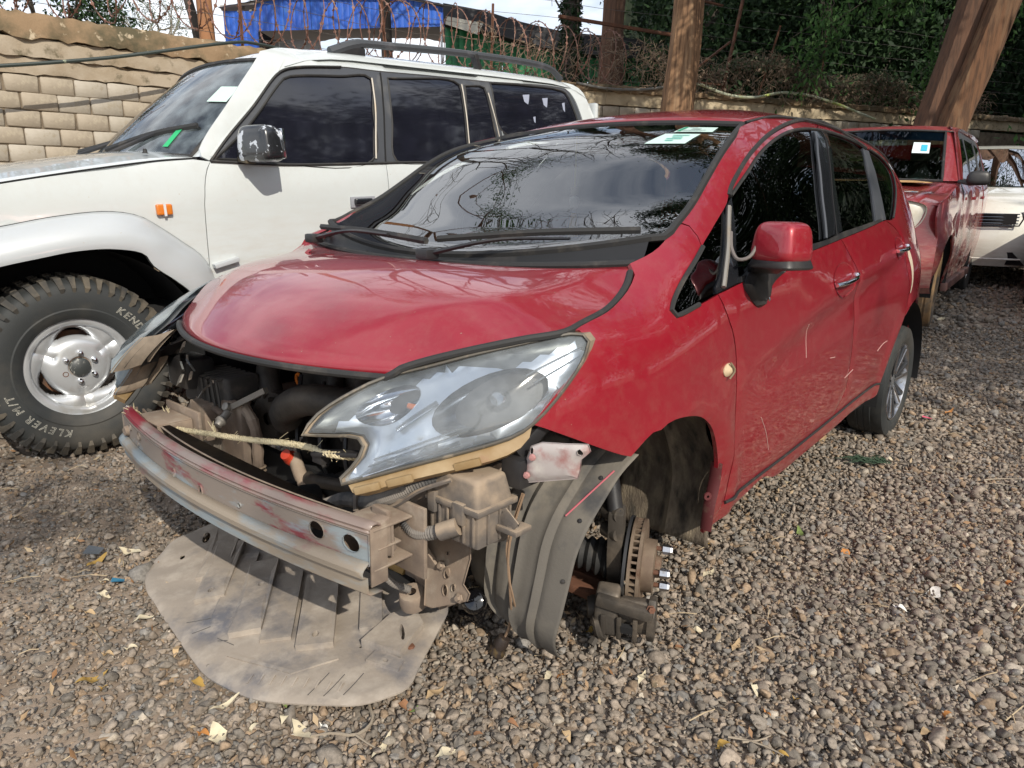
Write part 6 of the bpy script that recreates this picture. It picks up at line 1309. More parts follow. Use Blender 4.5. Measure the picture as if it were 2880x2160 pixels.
# straight strands
for i, z in enumerate((3.20, 3.42, 3.66, 3.90, 4.14, 4.40, 4.70)):
    st_ = [path_w(s)+[0, 0, z+.012*math.sin(s*2+i)] for s in np.arange(-1.5, 21.6, .5)]
    mb = MB(); mb.tube(st_, .0035, 4, cap=False); o = mb.obj('fence_wire', M('grey wire', (.14, .13, .12), .6, metal=.5)); tag(o, ('lowest fence wire just above the coping', 'second fence wire from the coping, crossing the razor coil', 'third fence wire up, through the middle of the coil', 'fourth fence wire up from the wall coping', 'fence wire level with the upper half of the coil', 'fence wire at the top of the razor coil', 'highest fence wire, strung above the razor coil')[i], 'wire')
def angle_bar(mb, a, b, w=.045):
    mb.bar(a, b, w, .006); mb.bar(np.array(a)+[.0, 0, 0], np.array(b)+[0, 0, 0], .006, w)
for s, z1, ln, lab in ((-.3, 4.4, .05, 'rusty fence post above the bush at the wall top'), (2.6, 4.35, .02, 'rusty fence post left of the blue shed'), (5.0, 4.3, -.05, 'rusty fence post in front of the dark shed opening'), (6.9, 4.25, .04, 'thin rusty fence post near the white shed post'), (12.9, 4.5, .45, 'leaning fence post among the dead creepers'), (14.6, 4.55, .08, 'dark hooked fence post before the trees')):
    mb = MB(); angle_bar(mb, path_w(s)+[0, 0, 3.0], path_w(s+ln)+[0, 0, z1]); o = mb.obj('fence_post', rust); tag(o, lab, 'fence post', 'fence posts along the wall')
fr = thing('brace_frame', 'rust red steel brace frame beside the big trunk', 'steel frame', tuple(path_w(11.8)+[0, 0, 3.2]))
def fb_(nm, a, b, w=.06): mb = MB(); mb.bar(np.array(a)-np.array(fr.location), np.array(b)-np.array(fr.location), w, w*.6); mb.obj(nm, rust, fr)
fb_('upright', atB(6.33, 3.16, .1), atB(6.66, 4.95, .1)); fb_('foot_bar', atB(6.36, 3.25, .1), atB(5.3, 3.27, .1), .05); fb_('brace', atB(5.5, 3.42, .1), atB(6.42, 4.05, .1), .05); fb_('top_bar', atB(5.3, 4.72, .1), atB(6.15, 4.66, .1), .05)
mb = MB(); mb.bar(atB(2.6, 4.13, .1), atB(5.2, 4.04, .1), .06, .05); tag(mb.obj('cross_bar', rust), 'rusty bar from the razor coil to the big trunk', 'steel bar')
mb = MB(); mb.tube(crs(np.array([atA(-1.0, 2.33, .5), atA(-.4, 2.42, .5), atA(.67, 2.63, .5), atA(2.28, 3.02, .45), atA(2.6, 3.06, .3), atA(3.2, 3.06, .2), atA(4.2, 3.08, .1)]), step=.1), .020, 8); tag(mb.obj('cable', M('dark green cable', (.03, .042, .038), .5, col3=(.45, .5, .35), ns3=5, lo3=.68, hi3=.72)), 'dark cable slung in front of the left wall', 'cable')
mb = MB(); mb.tube(crs(np.array([atB(5.5, 3.25, .14), atB(5.75, 3.21, .16), atB(6.4, 3.07, .18), atB(7.07, 3.06, .18), atB(7.8, 3.19, .18), atB(8.45, 3.19, .18), atB(9.14, 3.10, .2), atB(9.91, 2.94, .22), atB(10.6, 2.80, .2)]), step=.1), .026, 8); tag(mb.obj('hose', M('pale green hose', (.50, .53, .40), .5, col2=(.40, .48, .12), ns=2.5, lo=.5, hi=.6)), 'pale green hose drooping over the far wall', 'hose')
mb = MB(); mb.tube(crs(np.array([atB(3.0, 3.08, .1), atB(3.6, 3.02, .14), atB(4.4, 3.05, .14), atB(5.2, 3.18, .12)]), step=.1), .022, 8); tag(mb.obj('hose', M('grey hose', (.17, .17, .16), .6)), 'grey hose sagging along the coping left of the big trunk', 'hose')
# dead creepers hanging on the wires: one tangled mass
mb = MB()
for k in range(1500):
    s = rng.uniform(4.2, 14.5)*1.0; s = s if rng.random() > .25 else rng.uniform(1.0, 5.0)
    top_ = 3.85-.06*max(0, s-8)+.25*math.sin(s*1.9)*.5; z = 3.05+(top_-3.05)*rng.random()**.7; p = atB(s, z, rng.uniform(-.12, .25)); d = np.array([rng.gauss(0, .16), rng.gauss(0, .06), -abs(rng.gauss(.10, .14))]); 
    q = [p, p+d*.5+nrng.normal(size=3)*.04, p+d+nrng.normal(size=3)*.05]
    mb.tube(q, [.007, .005, .002], 3, cap=False)
o = mb.obj('dead_creeper', M('dead creeper stems', (.17, .12, .085), .95, col2=(.26, .20, .14), ns=3, col3=(.09, .06, .045), ns3=8), smooth=False); tag(o, kind='stuff')
def leafcloud(P, size, m, name, parent=None, up=.3, droop=0., aspect=.42):
    """bent two-triangle leaves at the points P"""
    n = len(P); d = nrng.normal(size=(n, 3)); d[:, 2] -= droop; d /= np.linalg.norm(d, axis=1)[:, None]; s = nrng.normal(size=(n, 3)); s[:, 2] += up; s = np.cross(d, s); s /= np.linalg.norm(s, axis=1)[:, None]; nn = np.cross(s, d)
    L = (size*nrng.uniform(.6, 1.3, n))[:, None]
    a = P; b = P+d*L*.5+s*L*aspect*.5-nn*L*.06; c = P+d*L; e_ = P+d*L*.5-s*L*aspect*.5-nn*L*.06
    V = np.stack([a, b, c, e_], 1).reshape(-1, 3); F = (np.arange(n)*4)[:, None, None]+np.array([[0, 1, 2], [0, 2, 3]])[None]; F = F.reshape(-1, 3)
    me = bpy.data.meshes.new(name); me.vertices.add(len(V)); me.vertices.foreach_set('co', V.astype(np.float32).ravel()); me.loops.add(F.size); me.loops.foreach_set('vertex_index', F.astype(np.int32).ravel()); me.polygons.add(len(F))
    me.polygons.foreach_set('loop_start', np.arange(0, F.size, 3, dtype=np.int32)); me.polygons.foreach_set('loop_total', np.full(len(F), 3, dtype=np.int32)); me.materials.append(m); me.update(calc_edges=True)
    at_ = me.attributes.new('tint', 'FLOAT', 'POINT'); at_.data.foreach_set('value', np.repeat(nrng.uniform(0, 1, n), 4).astype(np.float32))
    o = bpy.data.objects.new(name, me); return link(o, parent)
def leafmat(name, c1, c2, trans=.3):
    m = bpy.data.materials.new(name); m.use_nodes = True; nt = m.node_tree; n, l = nt.nodes, nt.links; b = n['Principled BSDF']; b.inputs['Roughness'].default_value = .65; b.inputs['Specular IOR Level'].default_value = .25
    a = n.new('ShaderNodeAttribute'); a.attribute_name = 'tint'; x = n.new('ShaderNodeMix'); x.data_type = 'RGBA'; l.new(a.outputs['Fac'], x.inputs[0]); x.inputs[6].default_value = (*c1, 1); x.inputs[7].default_value = (*c2, 1); l.new(x.outputs[2], b.inputs['Base Color'])
    tl = n.new('ShaderNodeBsdfTranslucent'); l.new(x.outputs[2], tl.inputs[0]); ms = n.new('ShaderNodeMixShader'); ms.inputs[0].default_value = trans; l.new(b.outputs[0], ms.inputs[1]); l.new(tl.outputs[0], ms.inputs[2]); l.new(ms.outputs[0], n['Material Output'].inputs[0]); return m
dead_leaf = leafmat('withered leaves', (.20, .145, .10), (.10, .075, .055), .1); olive = leafmat('grey green creeper leaves', (.085, .11, .06), (.13, .13, .085), .2)
n = 2600; s = nrng.uniform(4.6, 14.2, n); P = np.array([atB(a, 3.08+(.62-.05*max(0, a-8)+.2*math.sin(a*1.9))*r**.8, o_) for a, r, o_ in zip(s, nrng.uniform(0, 1, n), nrng.uniform(-.1, .3, n))])
tag(leafcloud(P, .085, dead_leaf, 'withered_creeper', droop=1.2), kind='stuff')
n = 2200; s = nrng.uniform(6.2, 12.5, n); P = np.array([atB(a, 3.62-.05*max(0, a-8)+.16*r+.14*math.sin(a*1.9), o_) for a, r, o_ in zip(s, nrng.normal(0, .55, n), nrng.uniform(-.15, .25, n))])
tag(leafcloud(P, .08, olive, 'creeper_leaves', droop=.3), kind='stuff')
# ---------------------------------------------------------------- maroon wagon behind the hatchback
c2 = thing('maroon_wagon', 'scraped maroon wagon with a clouded round-cornered headlamp, parked behind the red hatchback', 'car', (2.784, 6.237, .19), (0, 0, R(232.86)))
Z2 = np.array([.2, .35, .55, .75, .95, 1.08, 1.17, 1.30, 1.45, 1.60, 1.66, 1.70]); Y2 = np.array([.78, .825, .855, .865, .858, .845, .815, .775, .725, .665, .60, .48])
zf2 = np.linspace(.2, 1.70, 151); yf2 = np.convolve(np.pad(np.interp(zf2, Z2, Y2), 3, mode='edge'), np.ones(7)/7, 'valid')
def Yc(x, z):
    y = float(np.interp(z, zf2, yf2))-.06*max(0, x-.25)**2*4-.03*max(0, -x-2.6)**2
    r = math.hypot(x, z-.36); y += .018*math.exp(-((r-.42)/.05)**2)
    # crumpled flank: dented and creased sheet metal
    if -2.2 < x < -.2 and z < 1.15: y += .010*math.sin(9*x+4*z)*math.sin(7*z+1.5*x)
    return y
def s2f(off=0., rnd=.003):
    def f(a, b, d): return (a, Yc(a, b)+off-(rnd*(1-min(d/.012, 1))**2 if rnd else 0), b)
    return f
maroon = paint('weathered maroon paint', (.25, .018, .024), dust=(.50, .40, .32), dz=(.35, .95), damt=.6, metal=.15)
maroon_s = paint('scraped maroon paint', (.27, .022, .028), dust=(.62, .53, .45), dz=(.30, 1.25), damt=1.0, metal=.15)
def cp(name, ol, m=maroon, off=0., both=True, **kw):
    kw.setdefault('h', .06); o = panel(name, ol, s2f(off, kw.pop('rnd', .003)), m, c2, flip=True, **kw)
    if both:
        me = o.data.copy(); me.transform(Matrix.Scale(-1, 4, (0, 1, 0))); me.flip_normals(); link(bpy.data.objects.new(name, me), c2)
    return o
s6 = .05
arc = lambda x0, r, a0, a1, z0=.36, n=14: np.array([(x0+r*math.cos(R(a)), z0+r*math.sin(R(a))) for a in np.linspace(a0, a1, n)])
hd = np.array([(-.62, 1.15), (-.30, 1.125), (.05, 1.085), (.35, 1.04)])
cp('front_fender', chain(s6, hd, np.array([(.35, 1.04), (.56, .99), (.60, .86), (.52, .72), (.50, .52), (.42, .40)]), arc(0, .385, 8, 168), np.array([(-.38, .44), (-.42, .30), (-.55, .30), (-.56, .7), (-.62, 1.15)])))
cp('front_door', chain(s6, np.array([(-.62, 1.15), (-.56, .7), (-.55, .30), (-1.50, .30), (-1.52, .75), (-1.53, 1.16)]), np.array([(-1.53, 1.16), (-.62, 1.15)])), maroon_s)
cp('rear_door', chain(s6, np.array([(-1.53, 1.16), (-1.52, .75), (-1.50, .30), (-2.2, .30), (-2.32, .60), (-2.46, .74), (-2.48, 1.16)]), np.array([(-2.48, 1.16), (-1.53, 1.16)])), maroon_s)
cp('rear_quarter', chain(s6, np.array([(-2.48, 1.16), (-2.46, .74)]), arc(-2.62, .40, 72, 20), np.array([(-2.22, .35), (-2.2, .30), (-3.30, .32), (-3.36, .7), (-3.33, 1.1), (-3.28, 1.3), (-3.18, 1.55), (-3.10, 1.64)]), np.array([(-3.10, 1.64), (-2.0, 1.665), (-1.22, 1.655), (-1.08, 1.60)]), np.array([(-1.08, 1.60), (-.62, 1.15)]), np.array([(-.74, 1.165), (-1.13, 1.565), (-1.25, 1.60), (-2.4, 1.605), (-3.02, 1.58), (-3.10, 1.45), (-3.16, 1.2), (-2.48, 1.16)])), maroon)
wo2 = chain(s6, np.array([(-.74, 1.165), (-1.13, 1.565), (-1.25, 1.60), (-2.4, 1.605), (-3.02, 1.58), (-3.10, 1.45), (-3.16, 1.2)]), np.array([(-3.16, 1.2), (-2.48, 1.165), (-.74, 1.165)]))
g2 = [chain(s6, *[np.array(q)[i:i+2] for i in range(len(q)-1)], np.array(q)[[-1, 0]]) for q in ([(-.85, 1.19), (-1.19, 1.54), (-1.50, 1.56), (-1.50, 1.19)], [(-1.58, 1.19), (-1.58, 1.56), (-2.36, 1.565), (-2.42, 1.19)], [(-2.52, 1.2), (-2.48, 1.56), (-2.98, 1.54), (-3.06, 1.22)])]
cp('window_surround', wo2, grey_trim, -.006, holes=g2, thick=.02)
gm2 = glass('wagon glass', (.42, .48, .46), 1.8)
for g in g2: cp('side_window', g, gm2, -.010, thick=0, inset=-.012, rnd=0)
yv = np.linspace(-1, 1, 15)
HB = []
for x, z in crs(np.array([(-.62, 1.155), (-.30, 1.13), (.05, 1.09), (.35, 1.045), (.55, .99)]), n=12): HB.append([(x+.10*(1-a*a)*max(0, min(1, (x+.1)*2)), (.73 if x < .3 else .73-.25*(x-.3))*a, z+.03*(1-a*a)+.012*(abs(a) < .5)) for a in yv])
grid('bonnet', HB, maroon, c2, thick=.01)
for s_ in (1, -1):
    q = [(x, s_*y, z) for row in HB for (x, y, z) in [row[-1]]]; q2 = [(a, s_*(Yc(a, b)-.003), b) for a, b, in [(x, z-.012) for x, y, z in [r[-1] for r in HB]]]
    grid('wing_top', [[p, pp] for p, pp in zip(q, q2)], maroon, c2)
WS2 = coons(np.array([(-1.10+.06*(1-a*a), .58*a, 1.60+.025*(1-a*a)) for a in yv]), np.array([(-.55+.13*(1-a*a), .68*a, 1.165+.012*(1-a*a)) for a in yv]), np.array([(-1.10, -.58, 1.60), (-.55, -.68, 1.165)]), np.array([(-1.10, .58, 1.60), (-.55, .68, 1.165)]), 12, 15)
w2o = grid('windscreen', WS2, glass('wagon windscreen', (.40, .52, .48), 1.55), c2)
rg = np.vstack([WS2[0], WS2[1:, -1], WS2[-1, ::-1][1:], WS2[::-1, 0][1:-1]]); mb = MB(); mb.tube(rg, .012, 6, closed=True); mb.obj('windscreen_seal', rubber, c2)
grid('shade_band', WS2[:3]+np.array([-.004, 0, -.008]), M('blue shade band', (.012, .02, .05), .3), c2)
for s_ in (1, -1):
    PA2 = [[(x, s_*y, z), (x*.5+xo*.5, s_*(y+(Yc(xo, z)-y)*.8), z), (xo, s_*Yc(xo, z), z)] for (x, y, z), xo in zip([(-.55+(-.55)*t, .68-.10*t, 1.165+.435*t) for t in np.linspace(0, 1, 8)], np.interp(np.linspace(0, 1, 8), [0, .92, 1], [-.74, -1.13, -1.2]))]
    grid('a_pillar', PA2, maroon, c2)
RF2 = [[(x+.04*(1-a*a)*(1 if x > -1.3 else 0), .63*a, np.interp(-x, [1.10, 1.4, 2.5, 3.1], [1.605, 1.655, 1.66, 1.635])+np.interp(-x, [1.1, 1.5, 3.1], [.02, .035, .03])*(1-abs(a)**3)) for a in yv] for x in np.linspace(-1.10, -3.10, 18)]
grid('roof', RF2, M('flaking maroon roof', (.26, .028, .03), .5, col2=(.55, .32, .28), ns=14, lo=.64, hi=.67, coat=.4), c2)
for s_ in (1, -1): grid('roof_shoulder', [[(x, s_*y, z), (x, s_*(y+.03), z-.012), (x, s_*Yc(x, z-.03), z-.03)] for (x, y, z) in [r[-1] for r in RF2]], maroon, c2)
grid('tailgate', [[(xq-.05*(1-a*a), (Yc(-3.3, z)-.01)*a, z) for a in yv] for xq, z in ((-3.28, .34), (-3.34, .7), (-3.31, 1.1), (-3.24, 1.32), (-3.12, 1.60))], maroon, c2)
# nose: clouded lamps, bumper
nose = [[(.67-.16*abs(a)**4+dx, .845*a, z) for a in yv] for dx, z in ((-.01, 1.0), (.0, .93), (.01, .78), (.03, .66))]
grid('nose_panel', nose, maroon, c2)
bum = [[(.66-.17*abs(a)**4+dx, .85*a, z) for a in yv] for dx, z in ((0, .70), (.07, .68), (.09, .55), (.07, .38), (0, .33))]
grid('bumper', bum, maroon, c2)
ol_ = crs(np.array([(.44, 1.015), (.66, 1.005), (.735, .97), (.735, .90), (.70, .83), (.62, .775), (.50, .755), (.43, .80), (.42, .92)]), step=.02, closed=True)[:-1]
for s_ in (1, -1):
    panel('headlamp', ol_*[1, 1], lambda y, z, d: (.675-.16*(y/.845)**4-.10*max(0, y-.66)+.016*min(d/.03, 1)**.6+.02*(.9-z), y*s_, z), M('clouded cream headlamp', (.62, .57, .45), .35, col2=(.68, .66, .60), ns=4, col3=(.42, .36, .25), ns3=6, lo3=.55, hi3=.75, coat=.6), c2, h=.025, inset=0, thick=.03, flip=(s_ > 0))
mm2 = grid('mirror', sup((-.62, .935, 1.19), (.055, .085, .060), .6, .25, 20, 12), black_pl, c2, closed_v=True)
mb = MB(); mb.bar((-.66, .80, 1.165), (-.62, .90, 1.14), .09, .03); mb.obj('mirror_arm', black_pl, mm2, bevel=.012)
grid('mirror', sup((-.62, -.99, 1.235), (.065, .115, .068), .6, -.25, 20, 12), black_pl, c2, closed_v=True)
for x_ in (-1.42, -2.34):
    mb = MB(); mb.box((x_, Yc(x_, 1.02)+.014, 1.02), (.14, .025, .03)); mb.obj('door_handle', maroon, c2, bevel=.008)
mb = MB(); mb.bar((-.40, .84, .285), (-2.22, .84, .285), .05, .07); mb.obj('sill', M('grimy sill', (.10, .05, .045), .6), c2, bevel=.01)
def w2(x, sy, steer, m_tyre):
    mb = MB(); mb.lathe([(.19, -.06), (.25, -.095), (.30, -.10), (.318, -.09), (.327, -.05), (.323, -.045), (.323, -.035), (.328, -.03), (.329, .03), (.323, .035), (.323, .045), (.327, .05), (.318, .09), (.30, .10), (.25, .095), (.195, .07)], (0, 0, 0), (0, sy, 0), 48); o = mb.obj('wheel', m_tyre, c2); o.location = (x, .735*sy, .325); o.rotation_euler = (0, 0, steer)
    mb = MB(); mb.lathe([(.195, .075), (.185, .05), (.14, .055), (.05, .03), (.001, .03)], (0, 0, 0), (0, sy, 0), 32); mb.obj('rim', steel, o)
w2(0, 1, R(4), mud); w2(0, -1, R(4), mud); w2(-2.62, 1, 0, tyre_m); w2(-2.62, -1, 0, tyre_m)
mb = MB(); mb.box((-1.2, 0, .36), (3.6, 1.3, .12)); mb.obj('chassis', dark, c2)
mb = MB(); mb.box((.12, 0, .62), (.74, .9, .5)); mb.obj('engine_bay', dark, c2)
for x_ in (0, -2.62):
    for s_ in (1, -1):
        V = []; mb = MB()
        for q in np.linspace(R(-10), R(190), 20): V += [(x_+.42*math.cos(q), s_*.85, .36+.42*math.sin(q)), (x_+.42*math.cos(q), s_*.5, .36+.42*math.sin(q))]
        mb.add(V, [(2*k, 2*k+1, 2*k+3, 2*k+2) for k in range(19)]); mb.obj('wheel_house', dark, c2)
mb = MB(); mb.box((-.62, 0, 1.06), (.40, 1.35, .14)); mb.obj('dashboard', M('grey dash', (.10, .11, .11), .7), c2, bevel=.04)
for s_ in (-.36, .36):
    mb = MB(); mb.box((-1.45, s_, .85), (.5, .5, .16)); mb.box((-1.66, s_, 1.10), (.13, .48, .55), (0, -.2, 0)); so2 = mb.obj('seat', fabric, c2, bevel=.05); mb = MB(); mb.box((-1.70, s_, 1.42), (.09, .25, .15)); mb.obj('headrest', pale_fab, so2, bevel=.03)
t2 = grid('sticker', [[WS2[3, 11]*(1-a)*(1-b)+WS2[3, 13]*(1-a)*b+WS2[6, 11]*a*(1-b)+WS2[6, 13]*a*b+np.array([.006, 0, .01]) for b in np.linspace(.1, .85, 3)] for a in np.linspace(0, .8, 3)], M('white sticker', (.72, .80, .80), .5), w2o)
grid('sticker_print', [[WS2[3, 11]*(1-a)*(1-b)+WS2[3, 13]*(1-a)*b+WS2[6, 11]*a*(1-b)+WS2[6, 13]*a*b+np.array([.009, 0, .014]) for b in np.linspace(.48, .75, 3)] for a in np.linspace(.2, .66, 3)], M('blue print', (.05, .45, .62), .5), t2)
m2w = Matrix.LocRotScale(Vector((2.784, 6.237, .19)), Euler((0, 0, R(232.86))), None)
def c2w(P): return [tuple(m2w@Vector(p)) for p in P]
o = mk('cardboard_sheet', c2w([(-.42, -.10, 1.178), (-.40, .50, 1.166), (-.20, .66, 1.150), (.0, .62, 1.150), (-.05, -.12, 1.165), (-.42, -.10, 1.172), (-.40, .50, 1.160), (-.20, .66, 1.144), (.0, .62, 1.144), (-.05, -.12, 1.159)]), [(0, 1, 2, 3, 4), (9, 8, 7, 6, 5), (0, 5, 6, 1), (1, 6, 7, 2), (2, 7, 8, 3), (3, 8, 9, 4), (4, 9, 5, 0)], card, smooth=False)
tag(o, 'sheet of brown cardboard lying on the maroon wagon bonnet', 'cardboard')
o = mk('crumpled_plastic', c2w([(-.62+.16*math.sin(k)*.5+.02*rng.random(), .30+.09*(k % 5)-.1, 1.145+.02*rng.random()+.015*(k//5)) for k in range(15)]), [(a+5*b, a+1+5*b, a+6+5*b, a+5+5*b) for a in range(4) for b in range(2)], M('pale plastic', (.6, .68, .66), .25, coat=.5), smooth=False)
tag(o, 'crumpled pale plastic bag on the maroon wagon dashboard', 'plastic bag')

# ---------------------------------------------------------------- cream hatchback at the right edge
c3 = thing('cream_hatchback', 'cream white hatchback facing the camera at the right edge, half hidden by the maroon wagon', 'car', (5.62, 8.78, .27), (0, 0, R(235.5)))
def g3(name, rows, m, **k): return grid(name, rows, m, c3, **k)
def body3(prof): return [[((xc+(xe-xc)*abs(a)**2.6), hw*math.copysign(abs(a)**.9, a), z-dz*abs(a)**3) for a in np.linspace(-1, 1, 25)] for (xc, xe, hw, z, dz) in prof]
g3('front_bumper', body3([(.86, .45, .80, .20, 0), (.90, .48, .83, .30, 0), (.93, .50, .845, .42, 0), (.93, .50, .85, .55, 0), (.90, .48, .85, .66, 0), (.88, .46, .85, .74, .0)]), white_c)
g3('bonnet', body3([(.88, .46, .85, .742, 0), (.80, .36, .83, .84, .0), (.60, .20, .81, .93, .02), (.30, -.05, .79, 1.0, .03), (-.10, -.40, .77, 1.055, .03)]), white_c)
g3('windscreen', body3([(-.12, -.42, .72, 1.07, .03), (-.45, -.65, .67, 1.30, .04), (-.80, -.92, .60, 1.52, .05)]), glass('dark windscreen', (.20, .23, .23), 1.8))
g3('roof', body3([(-.80, -.92, .60, 1.525, .05), (-1.0, -1.1, .60, 1.57, .06), (-1.8, -1.8, .60, 1.595, .06), (-2.6, -2.6, .58, 1.56, .06), (-3.0, -3.0, .55, 1.45, .05)]), white_c)
for s_ in (1, -1):
    g3('body_side', [[(x, s_*(y if x > -3 else y-.05), z) for x in np.linspace(.46, -3.1, 12)] for y, z in ((.78, .20), (.84, .40), (.86, .70), (.83, .95), (.78, 1.05))], white_c)
    g3('side_glass', [[(x-.35*(z-1.05)/.4*(1 if k == 0 else -.3), s_*y, z) for k, x in enumerate((-.50, -2.9))] for y, z in ((.775, 1.05), (.61, 1.48))], glass_t)
    g3('a_pillar', [[(-.40-.5*t, s_*(.72-.12*t), 1.04+.43*t), (-.52-.52*t, s_*(.78-.16*t), 1.05+.44*t)] for t in np.linspace(0, 1, 6)], white_c)
    for x_ in (.0, -2.6):
        mb = MB(); mb.lathe([(.19, -.09), (.29, -.10), (.315, -.07), (.315, .07), (.29, .10), (.19, .09), (.001, .05)], (x_, .76*s_, .315), (0, s_, 0), 36); mb.obj('wheel', tyre_m, c3)
    # headlamp lens wrapping the corner, lower fog lamp
    hl_ = [[(.885-.42*(abs(y)/.85)**2.6+.014, s_*y, z) for y in np.linspace(.46, .84, 9)] for z in (.72, .76, .82, .88)]
    hl_ = [[(x-.16*(z-.72)*(y*s_-.30), y, z-.06*(1-(abs(y)-.46)/.38)*(1 if i > 1 else -.2)) for (x, y, z) in row] for i, row in enumerate(hl_)]
    h3 = g3('headlamp', hl_, M('headlamp glass', (.50, .52, .53), .15, metal=.3, col2=(.68, .70, .72), ns=5, coat=1)); 
    mb = MB(); mb.lathe([(.001, .02), (.03, .018), (.034, .0)], (.82, .66*s_, .80), (1, 0, 0), 16); mb.obj('bulb', chrome, h3)
    mb = MB(); mb.lathe([(.001, .0), (.040, .002), (.046, .014), (.058, .014), (.064, .0)], (.80, .60*s_, .42), (1, .35*s_, 0), 24); mb.obj('fog_lamp', M('fog lamp', (.60, .60, .58), .2, coat=1), c3)
mb = MB()
mb.box((.915, 0, .72), (.03, .80, .105)); gr_ = mb.obj('grille_opening', dark, c3)
for k in range(4):
    mb = MB(); mb.tube([(.942-.10*(abs(y)/.6)**2.2, y, .668+.033*k) for y in np.linspace(-.42, .42, 15)], .008, 6); mb.obj('grille_slat', M('dark chrome slat', (.14, .15, .16), .25, metal=.7), gr_)
mb = MB(); mb.tube([(.95-.10*(abs(y)/.6)**2.2, y, .645) for y in np.linspace(-.43, .43, 15)]+[(.90, .46, .72), (.89, .44, .785)], .009, 6); mb.obj('grille_frame', black_gl, gr_)
mb = MB(); mb.prism([(-.55, .22), (.55, .22), (.42, .36), (-.42, .36)], lambda a, b, h: (.945-.12*(abs(a)/.55)**2-h, a, b), .05); lo3_ = mb.obj('lower_intake', dark, c3)
mb = MB(); mb.tube([(.955-.12*(abs(y)/.55)**2, y, .285) for y in np.linspace(-.5, .5, 11)], .011, 6); mb.obj('intake_slat', white_c, lo3_)
mb = MB(); mb.box((-1.2, 0, .28), (3.3, 1.4, .10)); mb.obj('chassis', dark, c3); mb = MB(); mb.box((.2, 0, .55), (.7, 1.1, .5)); mb.obj('engine_bay', dark, c3)
mb = MB(); mb.box((-.30, 0, 1.0), (.5, 1.3, .06)); mb.obj('dashboard', black_pl, c3)
for s_ in (-.36, .36):
    mb = MB(); mb.box((-1.30, s_, 1.02), (.13, .46, .62), (0, -.2, 0)); so3 = mb.obj('seat', M('pale seat', (.30, .36, .34), .8), c3, bevel=.05); mb = MB(); mb.box((-1.36, s_, 1.40), (.09, .25, .15)); mb.obj('headrest', fabric, so3, bevel=.03)
mb = MB(); mb.box((-.80, 0, 1.38), (.02, .22, .06)); mb.obj('rear_view_mirror', black_pl, c3)
mb = MB(); mb.tube(crs(np.array([(-.18, .05, 1.085), (-.26, .35, 1.11), (-.38, .60, 1.12)]), n=8), .010, 5); mb.obj('wiper', rubber, c3)
# dark car clipped by the right edge of the photo
c4 = thing('dark_car', 'corner of a dark maroon car just showing at the right edge', 'car', (5.86, 6.6, .10), (0, 0, R(230)))
grid('bumper', [[(x0, y, z) for (x0, y) in ((.50, -.86), (.78, -.80), (.86, -.5), (.88, 0), (.86, .5), (.78, .80), (.5, .86))] for z in (.22, .40, .58)], M('dark maroon bumper', (.035, .006, .012), .25, coat=.8), c4)
grid('bonnet', [[(x0, y, .60+dz) for y in np.linspace(-.8, .8, 7)] for x0, dz in ((.84, 0), (.5, .14), (-.3, .22))], M('dark maroon paint', (.035, .006, .012), .25, coat=.8), c4)
mb = MB(); mb.lathe([(.001, .02), (.05, .016), (.06, 0), (.07, 0), (.07, -.03)], (.80, -.62, .52), (1, -.3, 0), 18); mb.obj('headlamp', chrome, c4)
for x_ in (0, -2.5):
    for s_ in (1, -1): mb = MB(); mb.lathe([(.18, -.09), (.28, -.10), (.30, -.07), (.30, .07), (.28, .10), (.001, .06)], (x_, .74*s_, .30), (0, s_, 0), 28); mb.obj('wheel', tyre_m, c4)
mb = MB(); mb.box((-1.2, 0, .62), (3.2, 1.66, .60)); mb.box((-1.6, 0, 1.15), (2.2, 1.4, .5), taper=.8); mb.obj('body', M('dark maroon body', (.035, .006, .012), .3, coat=.8), c4, bevel=.08, seg=3)
# ---------------------------------------------------------------- sheds beyond the wall
blue = M('blue corrugated sheet', (.012, .075, .42), .5, col2=(.02, .12, .55), ns=2, col3=(.05, .14, .38), ns3=9, lo3=.55, hi3=.7, stretch=(1, 1, .25))
sh = thing('blue_shed', 'bright blue corrugated iron shed above a dark open bay, beyond the wall', 'shed', (-6.1, 26, 0))
def sheet(name, xa, xb, zlo, zhi, parent, m, pitch=.19, amp=.012, y0=0.):
    """one corrugated sheet standing in x-z; zlo / zhi may slope: functions of x"""
    xs_ = np.arange(xa, xb+1e-6, pitch/4); rows = []
    for i, x in enumerate(xs_): y = y0-amp*abs(math.sin(math.pi*(x-xa)/pitch))*1.6; rows.append([(x, y, zlo(x)), (x, y, zhi(x))])
    return grid(name, rows, m, parent, smooth=False, thick=.003)
top = lambda x: float(np.interp(x, [-3.75, -2.8, -1.6, 2.2, 3.75], [6.83, 7.0, 7.25, 7.28, 6.98]))
for k in range(7):
    xa = -2.6+k*.91; sheet('cladding_sheet', xa, min(xa+.92, 3.74), lambda x: 6.215+.033*(x+2.6), top, sh, blue, y0=-.004*(k % 2))
for k in range(2): xa = -3.72+k*.56; sheet('cladding_sheet', xa, xa+.57, lambda x: 5.2, (lambda x: 6.82 if x < -2.55 else 6.85), sh, blue, y0=-.004*(k % 2))
mb = MB(); mb.bar((-3.75, -.1, 6.93), (-2.6, -.1, 7.03), .10, .05); mb.bar((-3.75, 0, 6.86), (-3.75, 3, 6.9), .05, .05); mb.bar((-3.2, -.05, 6.80), (-3.1, .3, 6.98), .05, .04); mb.bar((-2.8, -.05, 6.82), (-2.7, .3, 7.0), .05, .04); mb.obj('roof_timber', M('grey timber', (.38, .35, .32), .8), sh)
RFt = [[(x, y, top(x)+.04+.02*abs(math.sin(x*12))) for x in np.linspace(-3.8, 3.85, 50)] for y in (-.25, 7)]
